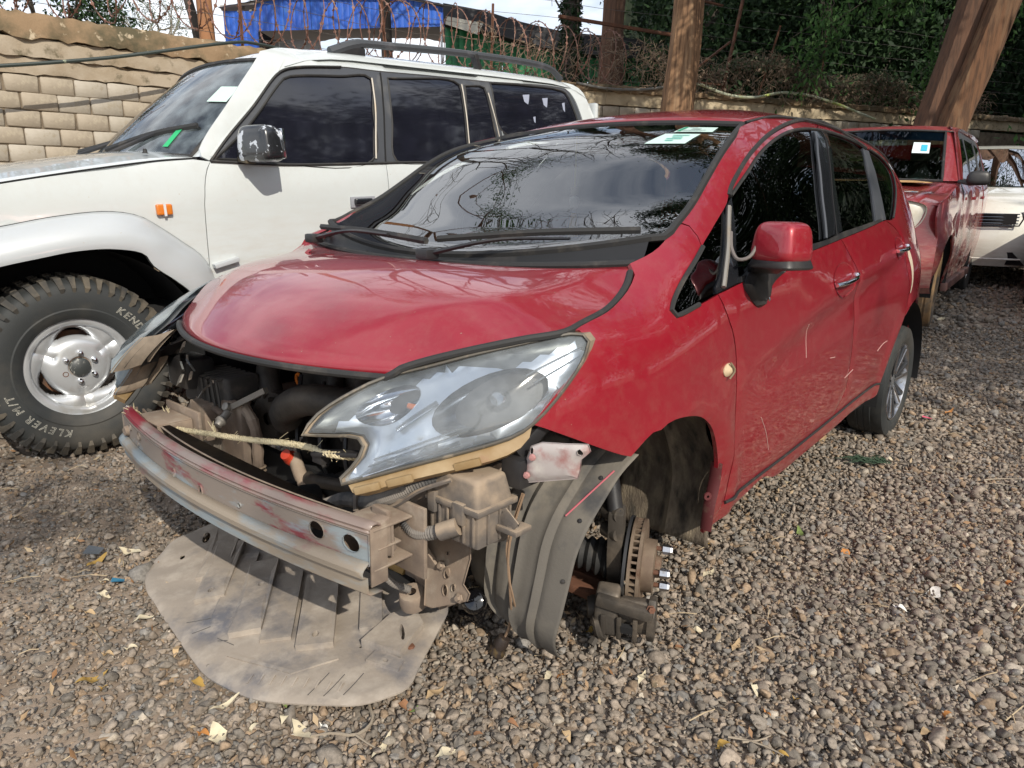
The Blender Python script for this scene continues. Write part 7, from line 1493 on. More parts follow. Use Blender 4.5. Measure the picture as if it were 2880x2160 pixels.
grid('roof', RFt, M('grey roof sheet', (.25, .26, .28), .6), sh)
mb = MB(); mb.box((.55, 6.5, 3), (6.3, .1, 6.5)); mb.box((-2.55, 3.2, 3), (.1, 6.4, 6.4)); mb.obj('inner_wall', M('dark shed interior', (.02, .021, .024), .9), sh)
mb = MB(); mb.box((-1.7, 1.2, 5.5), (1.75, .05, 1.35)); mb.obj('grey_board', M('pale board', (.42, .43, .44), .8), sh); mb = MB(); mb.bar((-2.56, -.05, 3), (-2.56, -.05, 6.25), .14, .06); mb.obj('white_post', M('white trim', (.75, .76, .77), .6), sh)
gs = thing('green_shed', 'low green sheet shed under a long dark sloping roof', 'shed', (0, 24, 0))
rt = lambda x: float(np.interp(x, [-2.2, -.92, 0, 1.5, 2.6, 5], [6.56, 6.36, 6.10, 5.80, 5.72, 5.5]))
grid('roof', [[(x, y, rt(x)+dz) for x in np.linspace(-2.2, 5, 16)] for y, dz in ((-.6, -.55), (-.55, 0), (6, .5))], M('black roof sheet', (.022, .022, .026), .55), gs)
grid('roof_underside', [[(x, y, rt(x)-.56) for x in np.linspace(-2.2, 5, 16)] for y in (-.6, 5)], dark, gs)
green = M('green sheet wall', (.010, .17, .055), .5, col2=(.015, .22, .075), ns=1.2, col3=(.008, .11, .045), ns3=4, lo3=.5, hi3=.6)
for k in range(8): sheet('wall_sheet', -2.2+k*.9, -2.2+(k+1)*.9+.02, lambda x: 3.0, lambda x: rt(x)-.50, gs, green, .22, .012, -.005*(k % 2))
mb = MB(); mb.prism([(-2.1, 6.16), (-.98, 5.98), (-1.13, 5.66), (-2.12, 5.94)], lambda a, b, h: (a, -.75+h, b), .03); mb.obj('fascia_panel', M('cream panel', (.62, .60, .52), .7), gs)
mb = MB(); mb.tube([(-2.24, -.8, 2.5), (-2.24, -.8, 6.0)], .035, 8); mb.obj('downpipe', M('white pipe', (.75, .76, .78), .5), gs)
# ---------------------------------------------------------------- trees
bark_y = M('furrowed tan bark', (.27, .155, .082), .95, col2=(.12, .066, .036), ns=26, lo=.44, hi=.60, col3=(.33, .21, .12), ns3=9, lo3=.52, hi3=.66, bump=1.0, bs=34, stretch=(1, 1, .07))
bark_r = M('red brown bark', (.13, .068, .042), .95, col2=(.08, .045, .03), ns=24, lo=.42, hi=.62, bump=1, bs=34, stretch=(1, 1, .08))
bark_b = M('sunlit brown bark', (.15, .074, .038), .95, col2=(.08, .042, .024), ns=24, lo=.42, hi=.60, col3=(.19, .115, .065), ns3=8, lo3=.5, hi3=.68, bump=1, bs=34, stretch=(1, 1, .08))  # lighter bark copy, sun on one leaning trunk painted into the tone
bark_d = M('dark bark', (.05, .042, .035), .95, col2=(.09, .075, .06), ns=5, bump=.6, bs=20, stretch=(1, 1, .3))
leaf_d = leafmat('dark evergreen leaves', (.012, .030, .012), (.028, .060, .020), .15)
leaf_g = leafmat('green leaves', (.03, .085, .022), (.065, .13, .035), .35)
leaf_s = leafmat('sun brightened green leaves', (.055, .14, .04), (.10, .19, .06), .4)  # brightened green: sunlight on the hanging sprays is put into the colour
leaf_l = leafmat('pale green leaves', (.07, .12, .05), (.12, .16, .08), .35)
def trunk(parent, pts, r, m, name='trunk', n=14, knob=.05):
    q = crs(np.array(pts, float), step=.18); rr = np.interp(np.linspace(0, 1, len(q)), np.linspace(0, 1, len(r)), r); mb = MB(); mb.tube(q, rr, n)
    V = np.array(mb.V); ctr = np.repeat(q, n, 0); a = np.tile(np.arange(n), len(q)); dd = V-ctr; V = ctr+dd*(1+knob*np.sin(a*2.4+V[:, 2:3].ravel()*.8)*1+knob*.6*np.sin(a*5.1+V[:, 2]*2.3))[:, None]; mb.V = [tuple(v) for v in V]; return mb.obj(name, m, parent)
def grow(start, d, L, r, depth, segs, tips, spread=.55, up_=.15, wob=.25):
    p = np.array(start, float); d = np.array(d, float)/np.linalg.norm(d); n = 5; pts = [p]; 
    for i in range(n): d = d+nrng.normal(size=3)*wob*.35+np.array([0, 0, up_*.2]); d /= np.linalg.norm(d); p = p+d*L/n; pts.append(p)
    segs.append((np.array(pts), np.linspace(r, r*.55, n+1)))
    if depth == 0: tips.append(np.array(pts)); return
    for k in range(rng.choice((2, 3, 3))):
        i = rng.choice((3, 4, 5, 5)); nd = d+nrng.normal(size=3)*spread; grow(pts[i], nd, L*rng.uniform(.6, .82), r*.55, depth-1, segs, tips, spread, up_, wob)
def crown_pts(tips, n, rad):
    T = np.concatenate(tips); c = T[nrng.integers(0, len(T), n)]; return c+nrng.normal(size=(n, 3))*rad
def tree(name, label, base, branches, bark, leaf, nleaf, lsize, rad, group=None, cat='tree', depth=3, droop=.3, spread=.55, tr=None):
    """branches: list of (start, dir, length, radius) relative to the base"""
    t = thing(name, label, cat, base, group=group)
    segs, tips = [], []
    for (s, d, L, r) in branches: grow(s, d, L, r, depth, segs, tips, spread)
    mb = MB()
    for P, rr in segs: mb.tube(P, rr, 6, cap=False)
    mb.obj('limbs', bark, t)
    if tr: trunk(t, tr[0], tr[1], bark)
    if nleaf: leafcloud(crown_pts(tips, nleaf, rad), lsize, leaf, 'crown', t, droop=droop)
    return t
# the big trunk in front of the far wall; its crown hangs over the yard out of frame and mirrors in the windscreen
tree('big_tree', 'tall tree with a thick furrowed tan trunk rising in front of the far wall', (2.55, 12.2, .1), [((.15, 0, 6.5), (.8, -.5, .7), 3.2, .13), ((.2, 0, 7.5), (-.3, -.8, .8), 2.6, .12), ((.2, 0, 8), (.9, .5, .8), 3.0, .12), ((.25, 0, 9), (.1, .1, 1), 3, .12), ((.15, 0, 7.0), (1., .1, .4), 3.0, .1), ((.15, 0, 5.6), (.9, -.6, .35), 2.8, .1), ((.15, 0, 6.2), (.2, -1, .4), 2.4, .09)], bark_y, leaf_d, 42000, .15, .30, tr=([(.08, 0, -.2), (.06, 0, .8), (.08, 0, 2.4), (.12, 0, 3.2), (.16, .05, 4.2), (.2, .05, 6.5), (.28, .05, 9.5)], [.34, .27, .245, .235, .225, .2, .13]))
# two leaning trunks growing from one root at the right
lt = thing('leaning_tree', 'pair of leaning brown trunks growing from one root at the far right', 'tree', (6.35, 11.2, .15))
trunk(lt, [(.05, -.25, -.2), (.0, -.22, 1.0), (.08, -.2, 1.95), (.35, -.2, 3.0), (.60, -.2, 4.0), (1.10, -.2, 6.0)], [.28, .24, .20, .205, .21, .19], bark_b, 'trunk')
trunk(lt, [(-.15, .15, -.2), (-.12, .15, 1.0), (-.02, .15, 2.0), (.18, .15, 3.0), (.38, .15, 4.0), (.8, .15, 6.0)], [.31, .28, .255, .24, .235, .21], bark_r, 'trunk')
segs, tips = [], []
for (s, d, L, r) in (((1.1, 0, 6.0), (.5, -.6, .6), 3.2, .15), ((1.0, 0, 6.0), (-.4, -.5, .8), 2.8, .13), ((.8, .2, 6.0), (.7, .6, .7), 3, .14), ((.8, .2, 6), (1, -.2, .5), 3.2, .12)): grow(s, d, L, r, 3, segs, tips)
mb = MB()
for P_, rr in segs: mb.tube(P_, rr, 6, cap=False)
mb.obj('limbs', bark_r, lt); leafcloud(crown_pts(tips, 7000, .38), .14, leaf_d, 'crown', lt)
# trunks behind the wall in the middle
for (x, y, r_, lab, m, lean) in ((2.05, 16.6, .24, 'reddish trunk wrapped in dead creeper, left of the big tan trunk', bark_r, .02), (2.36, 17.2, .13, 'thinner brown trunk pressed against the reddish creeper-clad trunk', bark_r, -.05)):
    t = thing('tree', lab, 'tree', (x, y, 0)); trunk(t, [(-.1, 0, 0), (-.05, 0, 3), (lean*2, 0, 5), (lean*4, 0, 8), (lean*8, .1, 11)], [r_*1.1, r_, r_*.95, r_*.85, r_*.5], m)
    segs, tips = [], []; grow((lean*5, 0, 8), (.3, -.2, 1), 2.5, .09, 3, segs, tips); grow((lean*5, 0, 7), (-.4, -.3, 1), 2.2, .08, 3, segs, tips); mb = MB()
    for P_, rr in segs: mb.tube(P_, rr, 5, cap=False)
    mb.obj('limbs', m, t); leafcloud(crown_pts(tips, 4500, .25), .13, leaf_d, 'crown', t)
t = thing('ivy_tree', 'dark trunk thickly clad in ivy, standing against the sky', 'tree', (1.32, 18.6, 0)); trunk(t, [(0, 0, 0), (0, 0, 4), (.02, 0, 6), (.1, 0, 9)], [.22, .2, .2, .15], bark_d)
a = nrng.uniform(0, 2*math.pi, 5200); z = nrng.uniform(2.5, 8.5, 5200); rr = .20+np.abs(nrng.normal(0, .10, 5200))*(.7+.5*np.sin(z*2.1)); leafcloud(np.stack([rr*np.cos(a), rr*np.sin(a), z], 1), .11, leaf_d, 'ivy', t, droop=1)
t = thing('tree', 'pole-straight orange brown trunk left of the blue shed', 'tree', (-4.38, 10.95, 0)); trunk(t, [(.02, 0, 0), (0, 0, 2.5), (-.01, 0, 3.5), (.0, 0, 4.6), (.05, 0, 7)], [.12, .108, .104, .10, .08], M('smooth orange bark', (.36, .17, .075), .8, col2=(.25, .12, .06), ns=3, bump=.3, stretch=(1, 1, .3)), n=16, knob=.01)
segs, tips = [], []; grow((.05, 0, 6.9), (-.2, .3, 1), 2.2, .06, 3, segs, tips); mb = MB()
for P_, rr in segs: mb.tube(P_, rr, 5, cap=False)
mb.obj('limbs', bark_r, t); leafcloud(crown_pts(tips, 2500, .25), .1, leaf_g, 'crown', t)
t = thing('tree', 'thin black leaning trunk beside the orange brown trunk', 'tree', (-5.62, 13.6, 0)); trunk(t, [(.12, 0, 0), (.06, 0, 3), (-.02, 0, 3.9), (-.16, 0, 4.6), (-.5, 0, 6.5)], [.09, .085, .08, .075, .05], bark_d)
# pale spreading acacia far off, and a big bare one nearer that shows only as a reflection
tree('acacia_tree', 'pale feathery acacia far beyond the wall at left', (-14.2, 30, 0), [((0, 0, 5.9), (-.6, 0, .7), 1.1, .07), ((0, 0, 6.0), (.6, .1, .7), 1.1, .07), ((0, 0, 6.1), (.1, .3, 1), 1.0, .07), ((0, 0, 5.8), (-.1, -.5, .7), 1.0, .06)], M('pale bark', (.22, .20, .16), .9), leaf_l, 2600, .075, .16, tr=([(0, 0, 0), (.05, 0, 3), (0, 0, 6.1)], [.18, .14, .10]), depth=3, spread=.6)
tree('bare_tree', 'bare crooked tree beyond the wall, mirrored in the hatchback windscreen', (-3.2, 18.5, 0), [((0, 0, 6), (.8, -.3, .8), 4.2, .20), ((0, 0, 7), (-.7, -.2, .9), 3.5, .18), ((0, 0, 7.5), (.2, -.5, 1), 3.8, .18), ((.1, 0, 6.5), (1., .2, .5), 3.8, .16)], bark_d, leaf_l, 0, .1, .2, tr=([(0, 0, 0), (.1, 0, 4), (0, 0, 8)], [.17, .14, .13]), depth=5, spread=.62)
tree('bush', 'dark bush overhanging the coping at the top left corner', (-7.35, 12.0, 2.4), [((-.3, 0, .6), (-.5, -.2, .8), 1.0, .05), ((.2, 0, .6), (.4, -.1, .9), .9, .05), ((0, 0, .5), (0, 0, 1), 1.1, .05), ((.3, 0, .4), (.8, -.3, .5), .7, .04)], bark_d, leaf_d, 6500, .085, .20, cat='bush', depth=2)
# the shaded belt of trees behind the far wall
belt_spots = [(5.2, 20.5), (8.0, 20.2), (10.6, 22.0), (13.4, 21.4), (16.4, 23.5), (6.6, 24.5), (12.0, 26.0), (19.5, 25.0)]
blabs = ['dark evergreen tree behind the brace frame', 'dark evergreen with a pale hanging branch left of the leaning trunks', 'dense dark tree right behind the leaning trunks', 'dark tree at the right edge above the cream hatchback', 'farther dark tree at the right edge behind the others', 'tall dark tree showing between the big trunk and the brace frame', 'tall dark tree filling the gap above the dead creepers', 'farthest dark tree beyond the right edge']
for (x, y), lab in zip(belt_spots, blabs):
    t = thing('evergreen_tree', lab, 'tree', (x, y, 0), group='shaded trees behind the far wall'); trunk(t, [(0, 0, 0), (.1, 0, 3), (0, .1, 6), (.2, 0, 10)], [.28, .22, .18, .08], bark_d)
    cl = []
    for k in range(60):
        zc = rng.uniform(1.8, 10.5); a = rng.uniform(0, 2*math.pi); rr = rng.uniform(.4, 2.6)*(1.0 if zc < 8 else .7); c = np.array([rr*math.cos(a), rr*math.sin(a), zc]); n = rng.randint(280, 460); cl.append(c+nrng.normal(size=(n, 3))*np.array([.55, .5, .42]))
    leafcloud(np.concatenate(cl), .20, leaf_d, 'crown', t, droop=.5)
# more of the same kind along the right side of the yard: out of frame, but they darken the hatchback's side windows
src_ = [o for o in COL.objects if o.get('group') == 'shaded trees behind the far wall']
for i, (x, y, lab) in enumerate(((16.0, 2.5, 'dark evergreen beside the yard, mirrored in the side windows'), (12.6, 6.5, 'dark evergreen mirrored in the rear side window'), (17.5, 11.5, 'dark evergreen beside the yard past the cream hatchback'), (15.5, -1.5, 'dark evergreen beside the yard, nearest the camera'), (16.5, 14.5, 'dark evergreen at the corner of the far wall'), (10.6, -6.2, 'dark evergreen right of the camera shading the ground by the wagons'))):
    c = copy_tree(src_[i]); c.location = (x, y, -.3); c['label'] = lab; c.rotation_euler = (0, 0, 1.3*i); c.scale = (1.35, 1.35, 1.0)
# woodland closing the view behind the belt
rows = []
for x in np.linspace(3.5, 60, 60): rows.append([(x+nrng.normal()*.4, 30+.15*x+nrng.normal()*.8-1.5*math.sin(t*math.pi), .2+t*(15+2*math.sin(x*.7)+nrng.normal()*.5)) for t in np.linspace(0, 1, 14)])
tag(grid('woodland', rows, M('distant woodland', (.016, .028, .014), .95, col2=(.006, .010, .006), ns=1.2, col3=(.035, .05, .022), ns3=3, bump=1, bs=3), ang=180), kind='structure')
# leaf sprays hanging in front of the belt, sunlight painted into their brighter green
for (x, y, z, n, sz, lab) in ((6.15, 15.6, 4.35, 420, .45, 'bright green spray of leaves just right of the brace frame'), (8.9, 15.2, 4.25, 700, .60, 'pale hanging leafy branch in front of the dark trees'), (8.7, 15.4, 3.5, 420, .38, 'lower sunlit leafy spray above the dead creepers'), (9.7, 12.6, 2.9, 650, .50, 'sunlit leafy branch right of the leaning trunks'), (9.2, 14.6, 5.6, 700, .6, 'long leafy branch hanging into the top of the view left of the leaning trunks'), (7.2, 15.0, 5.2, 500, .5, 'green leaf cluster high above the dead creepers'), (11.0, 13.5, 4.0, 600, .5, 'leafy branch at the right edge above the cream hatchback')):
    t = thing('leafy_branch', lab, 'branch', (x, y, z)); mb = MB(); tips = []
    for k in range(7): q = crs(np.array([(0, .3, 1.2), (nrng.normal()*.2, 0, .4), (nrng.normal()*.35*sz/.5, -.1, -.2+nrng.normal()*.15), (nrng.normal()*.45*sz/.5, -.15, -.75+nrng.normal()*.25)]), n=10); mb.tube(q, np.linspace(.014, .004, 10), 4, cap=False); tips.append(q[3:])
    mb.obj('twig', bark_d, t); leafcloud(crown_pts(tips, int(n*1.5), .13*sz/.4), .13, leaf_s, 'leaves', t, droop=1.0)
# grass and weeds along the foot of the far right wall
n = 2500; P = np.stack([nrng.uniform(8, 15, n), nrng.uniform(13.2, 15.2, n), np.zeros(n)], 1); P[:, 2] = .9+.35*nrng.uniform(0, 1, n)+.12*np.sin(P[:, 0]*3); tag(leafcloud(P, .12, leaf_g, 'undergrowth'), kind='stuff')
bank = grid('earth_bank', [[(x, y, z) for x in np.linspace(7.2, 16, 10)] for y, z in ((12.4, .1), (13.3, .85), (15.5, 1.0))], M('dry earth', (.22, .16, .10), .95, col2=(.15, .12, .06), ns=3)); tag(bank, kind='structure')
rng.seed(21); nrng = np.random.default_rng(21)
# trees behind the photographer: their shade dapples the left foreground and the ground at right
tree('shade_tree', 'thinly leaved tree behind the camera whose shade dapples the left foreground', (.5, -6.8, 0), [((0, 0, 4.5), (.5, .3, .6), 1.3, .08), ((0, 0, 4.8), (-.4, .3, .8), 1.4, .08), ((.1, 0, 5.0), (.1, -.3, .9), 1.3, .08)], bark_d, leaf_g, 1500, .12, .22, tr=([(0, 0, 0), (.1, 0, 3), (0, 0, 5.1)], [.2, .16, .1]), depth=3)
# ---------------------------------------------------------------- fallen leaves, twigs, scraps on the gravel
leaf_cols = {'cream': (.62, .54, .38), 'tan': (.48, .34, .19), 'brown': (.30, .15, .075), 'orange': (.45, .19, .05), 'ochre': (.40, .25, .06), 'green': (.16, .22, .06), 'white': (.74, .72, .66)}
leaf_mats = {k: M('dry %s leaf' % k, c, .8, col3=tuple(.6*v for v in c), ns3=40, lo3=.5, hi3=.75) for k, c in leaf_cols.items()}
def dry_leaf(x, y, L, w, rot, col, label, curl=.35, tilt=.15, name='dry_leaf', cat='leaf', group='dry leaves scattered on the gravel', zoff=.016):
    rows = []; n = 9; w = min(w, L*.48)
    for i in range(n):
        t = i/(n-1); hw = w*.5*math.sin(math.pi*min(1, t*.97+.015))**1.25*(1.2-.5*t)*(1+.15*math.sin(t*17+L*80)); z = curl*L*(t-.5)**2*1.2+.006*math.sin(7*t+L*99)
        rows.append([((t-.5)*L+.004*math.sin(9*t), s*hw, z+curl*hw*abs(s)**1.5*.9) for s in (-1, -.5, 0, .5, 1)])
    o = grid(name, rows, leaf_mats[col]); o.location = (x, y, float(gz(np.float64(x), np.float64(y)))+zoff); o.rotation_euler = (tilt*rng.uniform(-1, 1), tilt*rng.uniform(-1, 1), rot); return tag(o, label, cat, group)
LV = [(-1.168, 1.938, 0.083, 0.034, -0.24, 'cream', 'large cream curled leaf left of the undertray'),
(-1.234, 1.872, 0.073, 0.031, 1.18, 'ochre', 'curled ochre leaf on the trodden soil left of the undertray'),
(-1.148, 1.756, 0.029, 0.029, 0.08, 'cream', 'small cream leaf chip between the ochre leaf and the tray'),
(-1.11, 1.689, 0.048, 0.022, -0.33, 'cream', 'pale folded leaf beside the blue scrap'),
(-1.096, 1.601, 0.04, 0.015, -0.31, 'tan', 'tan leaf left of the tray edge, near a large stone'),
(-0.95, 1.586, 0.052, 0.024, 0.44, 'cream', 'long cream leaf just left of the tray edge'),
(-0.919, 1.464, 0.031, 0.017, 0.23, 'cream', 'small pale leaf below the tray corner'),
(-0.96, 1.437, 0.033, 0.028, -0.19, 'tan', 'crumpled tan leaf in the left foreground'),
(-0.945, 1.348, 0.067, 0.043, 0.76, 'ochre', 'broad ochre leaf in the left foreground'),
(-0.905, 1.321, 0.02, 0.021, 0.06, 'ochre', 'small ochre leaf beside the broad ochre leaf'),
(-0.808, 1.465, 0.046, 0.016, 1.75, 'tan', 'narrow tan leaf near the tray rim'),
(-0.709, 1.354, 0.048, 0.031, -0.54, 'ochre', 'crumpled ochre leaf below the tray rim'),
(-0.63, 1.198, 0.034, 0.038, -0.36, 'orange', 'rust red leaf in the lower foreground'),
(-0.595, 1.191, 0.072, 0.042, -0.92, 'cream', 'broad cream leaf beside the rust red leaf'),
(-0.619, 1.286, 0.076, 0.015, 0.9, 'cream', 'long straw coloured leaf blade in the lower foreground'),
(-0.5, 1.298, 0.038, 0.019, -0.71, 'green', 'green leaf tip under the tray rim'),
(-0.477, 1.255, 0.057, 0.024, 1.57, 'cream', 'cream leaf standing under the tray rim'),
(-0.429, 1.211, 0.076, 0.032, -0.7, 'cream', 'large curled cream leaf in the lower centre'),
(-0.534, 1.214, 0.028, 0.016, 0.89, 'cream', 'small cream leaf between two larger ones'),
(-0.39, 1.227, 0.024, 0.015, -0.56, 'white', 'white petal-like leaf in the lower centre'),
(-0.257, 1.176, 0.073, 0.018, 1.18, 'cream', 'long cream leaf in the centre foreground'),
(-0.125, 1.17, 0.05, 0.026, 0.29, 'cream', 'curled cream leaf with a brown edge, centre foreground'),
(-0.069, 1.226, 0.029, 0.032, 0.05, 'brown', 'crumpled brown leaf in the centre foreground'),
(0.004, 1.272, 0.038, 0.023, -0.44, 'brown', 'brown curled leaf right of centre'),
(-0.194, 1.293, 0.05, 0.015, 0.19, 'green', 'narrow green leaf blade near the tray'),
(-0.233, 1.306, 0.049, 0.033, -0.62, 'brown', 'reddish brown leaf at the tray end'),
(-0.17, 1.354, 0.055, 0.029, 0.81, 'tan', 'tan bark-like leaf right of the tray'),
(0.098, 1.443, 0.042, 0.035, 0.76, 'cream', 'pale leaf near the tip of the wheel liner'),
(0.12, 1.442, 0.022, 0.02, 0.06, 'orange', 'orange leaf crumb near the tip of the wheel liner'),
(0.124, 1.245, 0.042, 0.028, -1.24, 'tan', 'tan leaf below the brake caliper'),
(0.323, 1.451, 0.054, 0.02, 1.08, 'cream', 'pale curled leaf right of the caliper'),
(0.224, 1.64, 0.041, 0.022, 0.35, 'ochre', 'yellowish leaf under the brake caliper'),
(0.437, 1.573, 0.033, 0.022, 0.07, 'brown', 'brown leaf scrap right of the brake'),
(0.627, 1.978, 0.059, 0.033, 0.69, 'cream', 'pale oval leaf below the red fender tip'),
(1.284, 1.879, 0.089, 0.039, 0.79, 'white', 'bright white leaf on the right gravel'),
(1.138, 1.799, 0.039, 0.033, -0.75, 'white', 'folded white leaf left of the bright white one'),
(1.133, 2.132, 0.06, 0.037, -1.77, 'orange', 'orange leaf near the red fender tip, farther right'),
(0.94, 1.95, 0.031, 0.024, -0.31, 'cream', 'small cream leaf on the right gravel'),
(0.595, 1.59, 0.066, 0.028, 1.0, 'tan', 'tan leaf on the right gravel'),
(0.514, 1.653, 0.052, 0.028, -0.26, 'cream', 'broad pale leaf below the fender'),
(0.562, 1.667, 0.039, 0.02, 0.07, 'tan', 'tan leaf beside the broad pale leaf'),
(0.587, 1.421, 0.044, 0.016, -1.53, 'cream', 'yellowish narrow leaf on the right gravel'),
(0.671, 1.381, 0.023, 0.031, -0.89, 'ochre', 'ochre leaf on the lower right gravel'),
(0.585, 1.332, 0.023, 0.02, -1.24, 'orange', 'orange brown leaf on the lower right gravel'),
(0.569, 1.205, 0.032, 0.029, -0.49, 'ochre', 'ochre leaf by a pale twig, lower right'),
(0.456, 1.231, 0.04, 0.028, 0.45, 'ochre', 'crumpled ochre leaf in the lower right'),
(0.998, 1.342, 0.029, 0.028, 0.06, 'orange', 'orange leaf at the lower right'),
(0.939, 1.256, 0.028, 0.021, 0.05, 'brown', 'rust brown leaf at the lower right'),
(0.92, 1.281, 0.045, 0.019, 0.26, 'tan', 'tan leaf blade at the lower right'),
(1.377, 1.909, 0.051, 0.025, -0.57, 'tan', 'tan leaf blade on the far right gravel'),
(1.559, 1.951, 0.031, 0.038, 0.08, 'orange', 'orange brown leaf near the right edge'),
(1.099, 1.649, 0.026, 0.022, -0.28, 'tan', 'tan leaf mid right gravel'),
(1.037, 2.277, 0.078, 0.023, -1.72, 'green', 'green leaf right of the red fender tip'),
(1.339, 2.249, 0.041, 0.032, 0.09, 'cream', 'cream leaf upper right gravel'),
(0.672, 2.171, 0.022, 0.018, 0.09, 'ochre', 'yellow leaf crumb below the fender tip'),
(3.877, 6.285, 0.16, 0.062, 0.64, 'cream', 'pale leaf blades behind the rear wheel'),
(1.61, 3.422, 0.08, 0.027, 0.72, 'tan', 'tan leaf near the rear of the sill'),
(2.532, 3.879, 0.127, 0.026, 0.68, 'orange', 'orange leaf on the gravel right of the rear wheel'),
(2.68, 3.553, 0.081, 0.044, -1.39, 'cream', 'pale leaf at the far right gravel'),
(2.124, 3.223, 0.095, 0.056, -1.22, 'brown', 'brown leaf pile near the pine sprig'),
(1.819, 3.162, 0.047, 0.026, -1.14, 'cream', 'pale leaf beside the pine sprig'),
(1.171, 2.805, 0.057, 0.018, -0.14, 'cream', 'pale leaf under the sill')]
for (x, y, L, w, rot, col, lab) in LV: dry_leaf(x, y, L, w, rot, col, lab, curl=rng.uniform(.05, .26))
# the small crumbs of leaf nobody could count
X, Y_ = scatter(.8, 6.0, .075); k = nrng.uniform(size=len(X)) < .42; X, Y_ = X[k], Y_[k]; n = len(X)
P = np.stack([X, Y_, gz(X, Y_)+.016+nrng.uniform(0, .006, n)], 1)
crumb = leafmat('leaf crumbs', (.50, .40, .26), (.26, .13, .06), .1); o = leafcloud(P, .026, crumb, 'leaf_litter', up=3.); tag(o, kind='stuff')
mb = MB(); X, Y_ = scatter(.9, 5.5, .20); 
for x, y in zip(X, Y_):
    if rng.random() < .55: a = rng.uniform(0, math.pi); L = rng.uniform(.03, .10); z = float(gz(x, y))+.02; mb.tube([(x, y, z), (x+L*.5*math.cos(a)+.004, y+L*.5*math.sin(a), z+.006), (x+L*math.cos(a), y+L*math.sin(a), z)], .0014, 3, cap=False)
tag(mb.obj('twig_litter', M('dry twigs', (.42, .33, .21), .9, col3=(.2, .14, .09), ns3=9), smooth=False), kind='stuff')
gzf = lambda x, y: float(gz(np.float64(x), np.float64(y)))
def twig(pts, r, label, m=None):
    q = crs(np.array([(x, y, gzf(x, y)+.022+dz) for x, y, dz in pts]), step=.02); mb = MB(); mb.tube(q, np.linspace(r, r*.5, len(q)), 5); return tag(mb.obj('twig', m or M('grey twig', (.30, .25, .19), .9)), label, 'twig', 'twigs on the gravel')
twig([(-0.305, 1.289, 0), (-0.289, 1.241, 0), (-0.314, 1.199, 0), (-0.364, 1.201, 0), (-0.405, 1.19, 0)], .004, 'long bent grey twig below the undertray')
twig([(-0.314, 1.199, 0), (-0.289, 1.179, 0), (-0.27, 1.167, 0)], .003, 'forked twig end beside the long bent twig')
twig([(0.472, 1.248, 0), (0.512, 1.238, 0), (0.548, 1.218, 0), (0.572, 1.195, 0)], .003, 'pale crossing twigs in the lower right foreground')
twig([(0.498, 1.233, 0), (0.536, 1.239, 0), (0.565, 1.253, 0)], .003, 'pale thin twig above the crossing twigs, lower right')
twig([(0.606, 1.5, 0), (0.65, 1.608, 0)], .003, 'dark thin stem standing on the right gravel')
twig([(2.096, 2.89, 0), (2.192, 2.92, 0), (2.298, 2.932, 0)], .004, 'straw stalk on the far right gravel')
twig([(2.078, 2.851, 0), (2.159, 2.851, 0), (2.212, 2.83, 0)], .003, 'straw stalk below the first straw stalk, far right')
twig([(3.7, 6.1, 0), (4.062, 6.402, 0), (4.036, 6.174, 0)], .004, 'dry grass stalks behind the rear wheel')
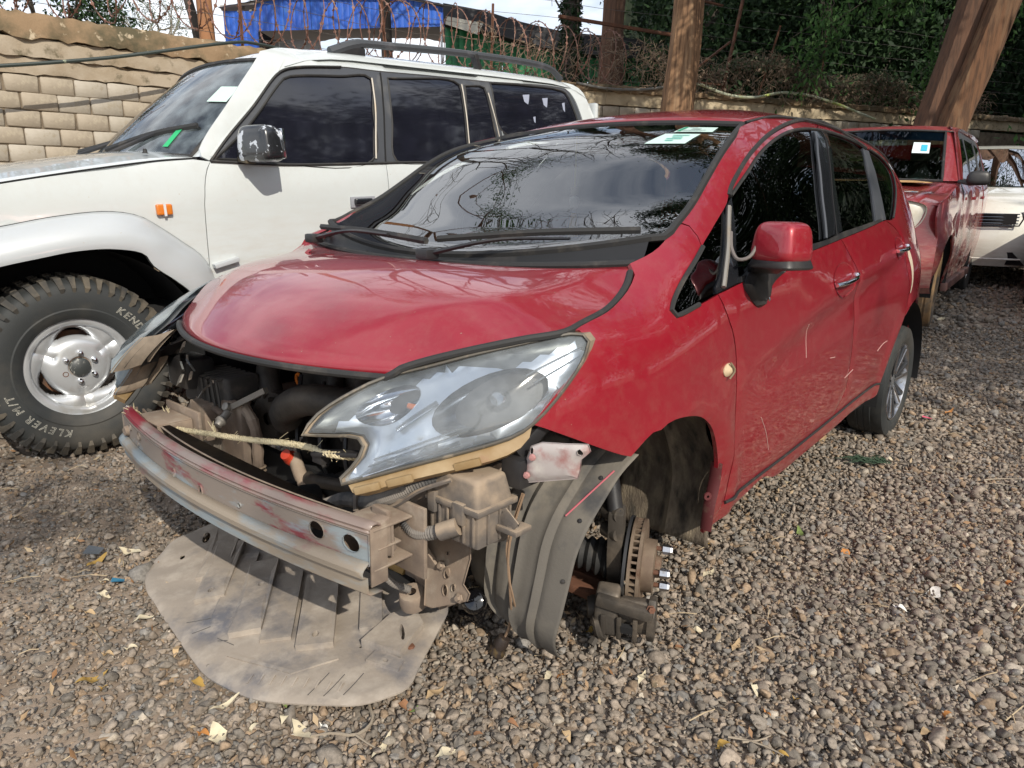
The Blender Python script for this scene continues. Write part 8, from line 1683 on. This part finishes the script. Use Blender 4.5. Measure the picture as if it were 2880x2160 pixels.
# fallen conifer sprig
sp = thing('conifer_sprig', 'dark green conifer sprig fallen on the gravel beside the sill', 'twig', (1.692000, 3.076000, gzf(1.692000, 3.076000)+.03)); mb = MB()
for k in range(60):
    a = rng.gauss(math.pi*.93, .45); L = rng.uniform(.05, .14); b = (rng.uniform(-.05, .08), rng.uniform(-.03, .03), 0); mb.tube([b, (b[0]+L*.5*math.cos(a), b[1]+L*.5*math.sin(a)*.6, .025*rng.random()), (b[0]+L*math.cos(a), b[1]+L*math.sin(a)*.6, .01*rng.random())], [.0022, .002, .0006], 3, cap=False)
mb.obj('needles', leafmat('grey green needles', (.05, .085, .055), (.03, .055, .03), .1), sp, smooth=False); mb = MB(); mb.tube([(-.05, 0, .005), (.10, -.01, .005), (.2, -.03, 0)], [.003, .003, .002], 5); mb.obj('stem', bark_d, sp)
o = mk('plastic_scrap', [(-0.018000, -0.006000, 0), (0.018000, -0.006000, .004), (0.016200, 0.006000, .002), (-0.018000, 0.006000, .006)], [(0, 1, 2, 3)], M('plastic scrap scrap', (0.02, 0.12, 0.2), .4), smooth=False); o.location = (-1.093923, 1.736740, gzf(-1.093923, 1.736740)+.03); o.rotation_euler = (.1, .1, 0.087266); tag(o, 'small blue plastic scrap left of the undertray', 'scrap')
o = mk('foil_scrap', [(-0.025000, -0.018000, 0), (0.025000, -0.018000, .004), (0.022500, 0.018000, .002), (-0.025000, 0.018000, .006)], [(0, 1, 2, 3)], M('foil scrap scrap', (0.1, 0.11, 0.12), .4), smooth=False); o.location = (-1.264175, 1.912212, gzf(-1.264175, 1.912212)+.03); o.rotation_euler = (.1, .1, 0.000000); tag(o, 'dark grey square of film behind the ochre leaf', 'scrap')
o = mk('ribbon_scrap', [(-0.025000, -0.006000, 0), (0.025000, -0.006000, .004), (0.022500, 0.006000, .002), (-0.025000, 0.006000, .006)], [(0, 1, 2, 3)], M('ribbon scrap scrap', (0.6, 0.1, 0.16), .4), smooth=False); o.location = (2.327008, 3.742581, gzf(2.327008, 3.742581)+.03); o.rotation_euler = (.1, .1, -0.698132); tag(o, 'thin pink ribbon scrap right of the rear wheel', 'scrap')
# green weed by the wagon tyre
w_ = thing('weed', 'tiny green weed at the foot of the white wagon tyre', 'plant', (-2.052688, 2.891159, gzf(-2.052688, 2.891159)))
leafcloud(nrng.normal(size=(26, 3))*np.array([.022, .014, .006])+np.array([0, 0, .02]), .03, leaf_g, 'leaves', w_, up=2.); mb = MB(); mb.tube([(0, 0, 0), (.0, 0, .03)], .002, 4); mb.obj('stem', leaf_mats['green'], w_)
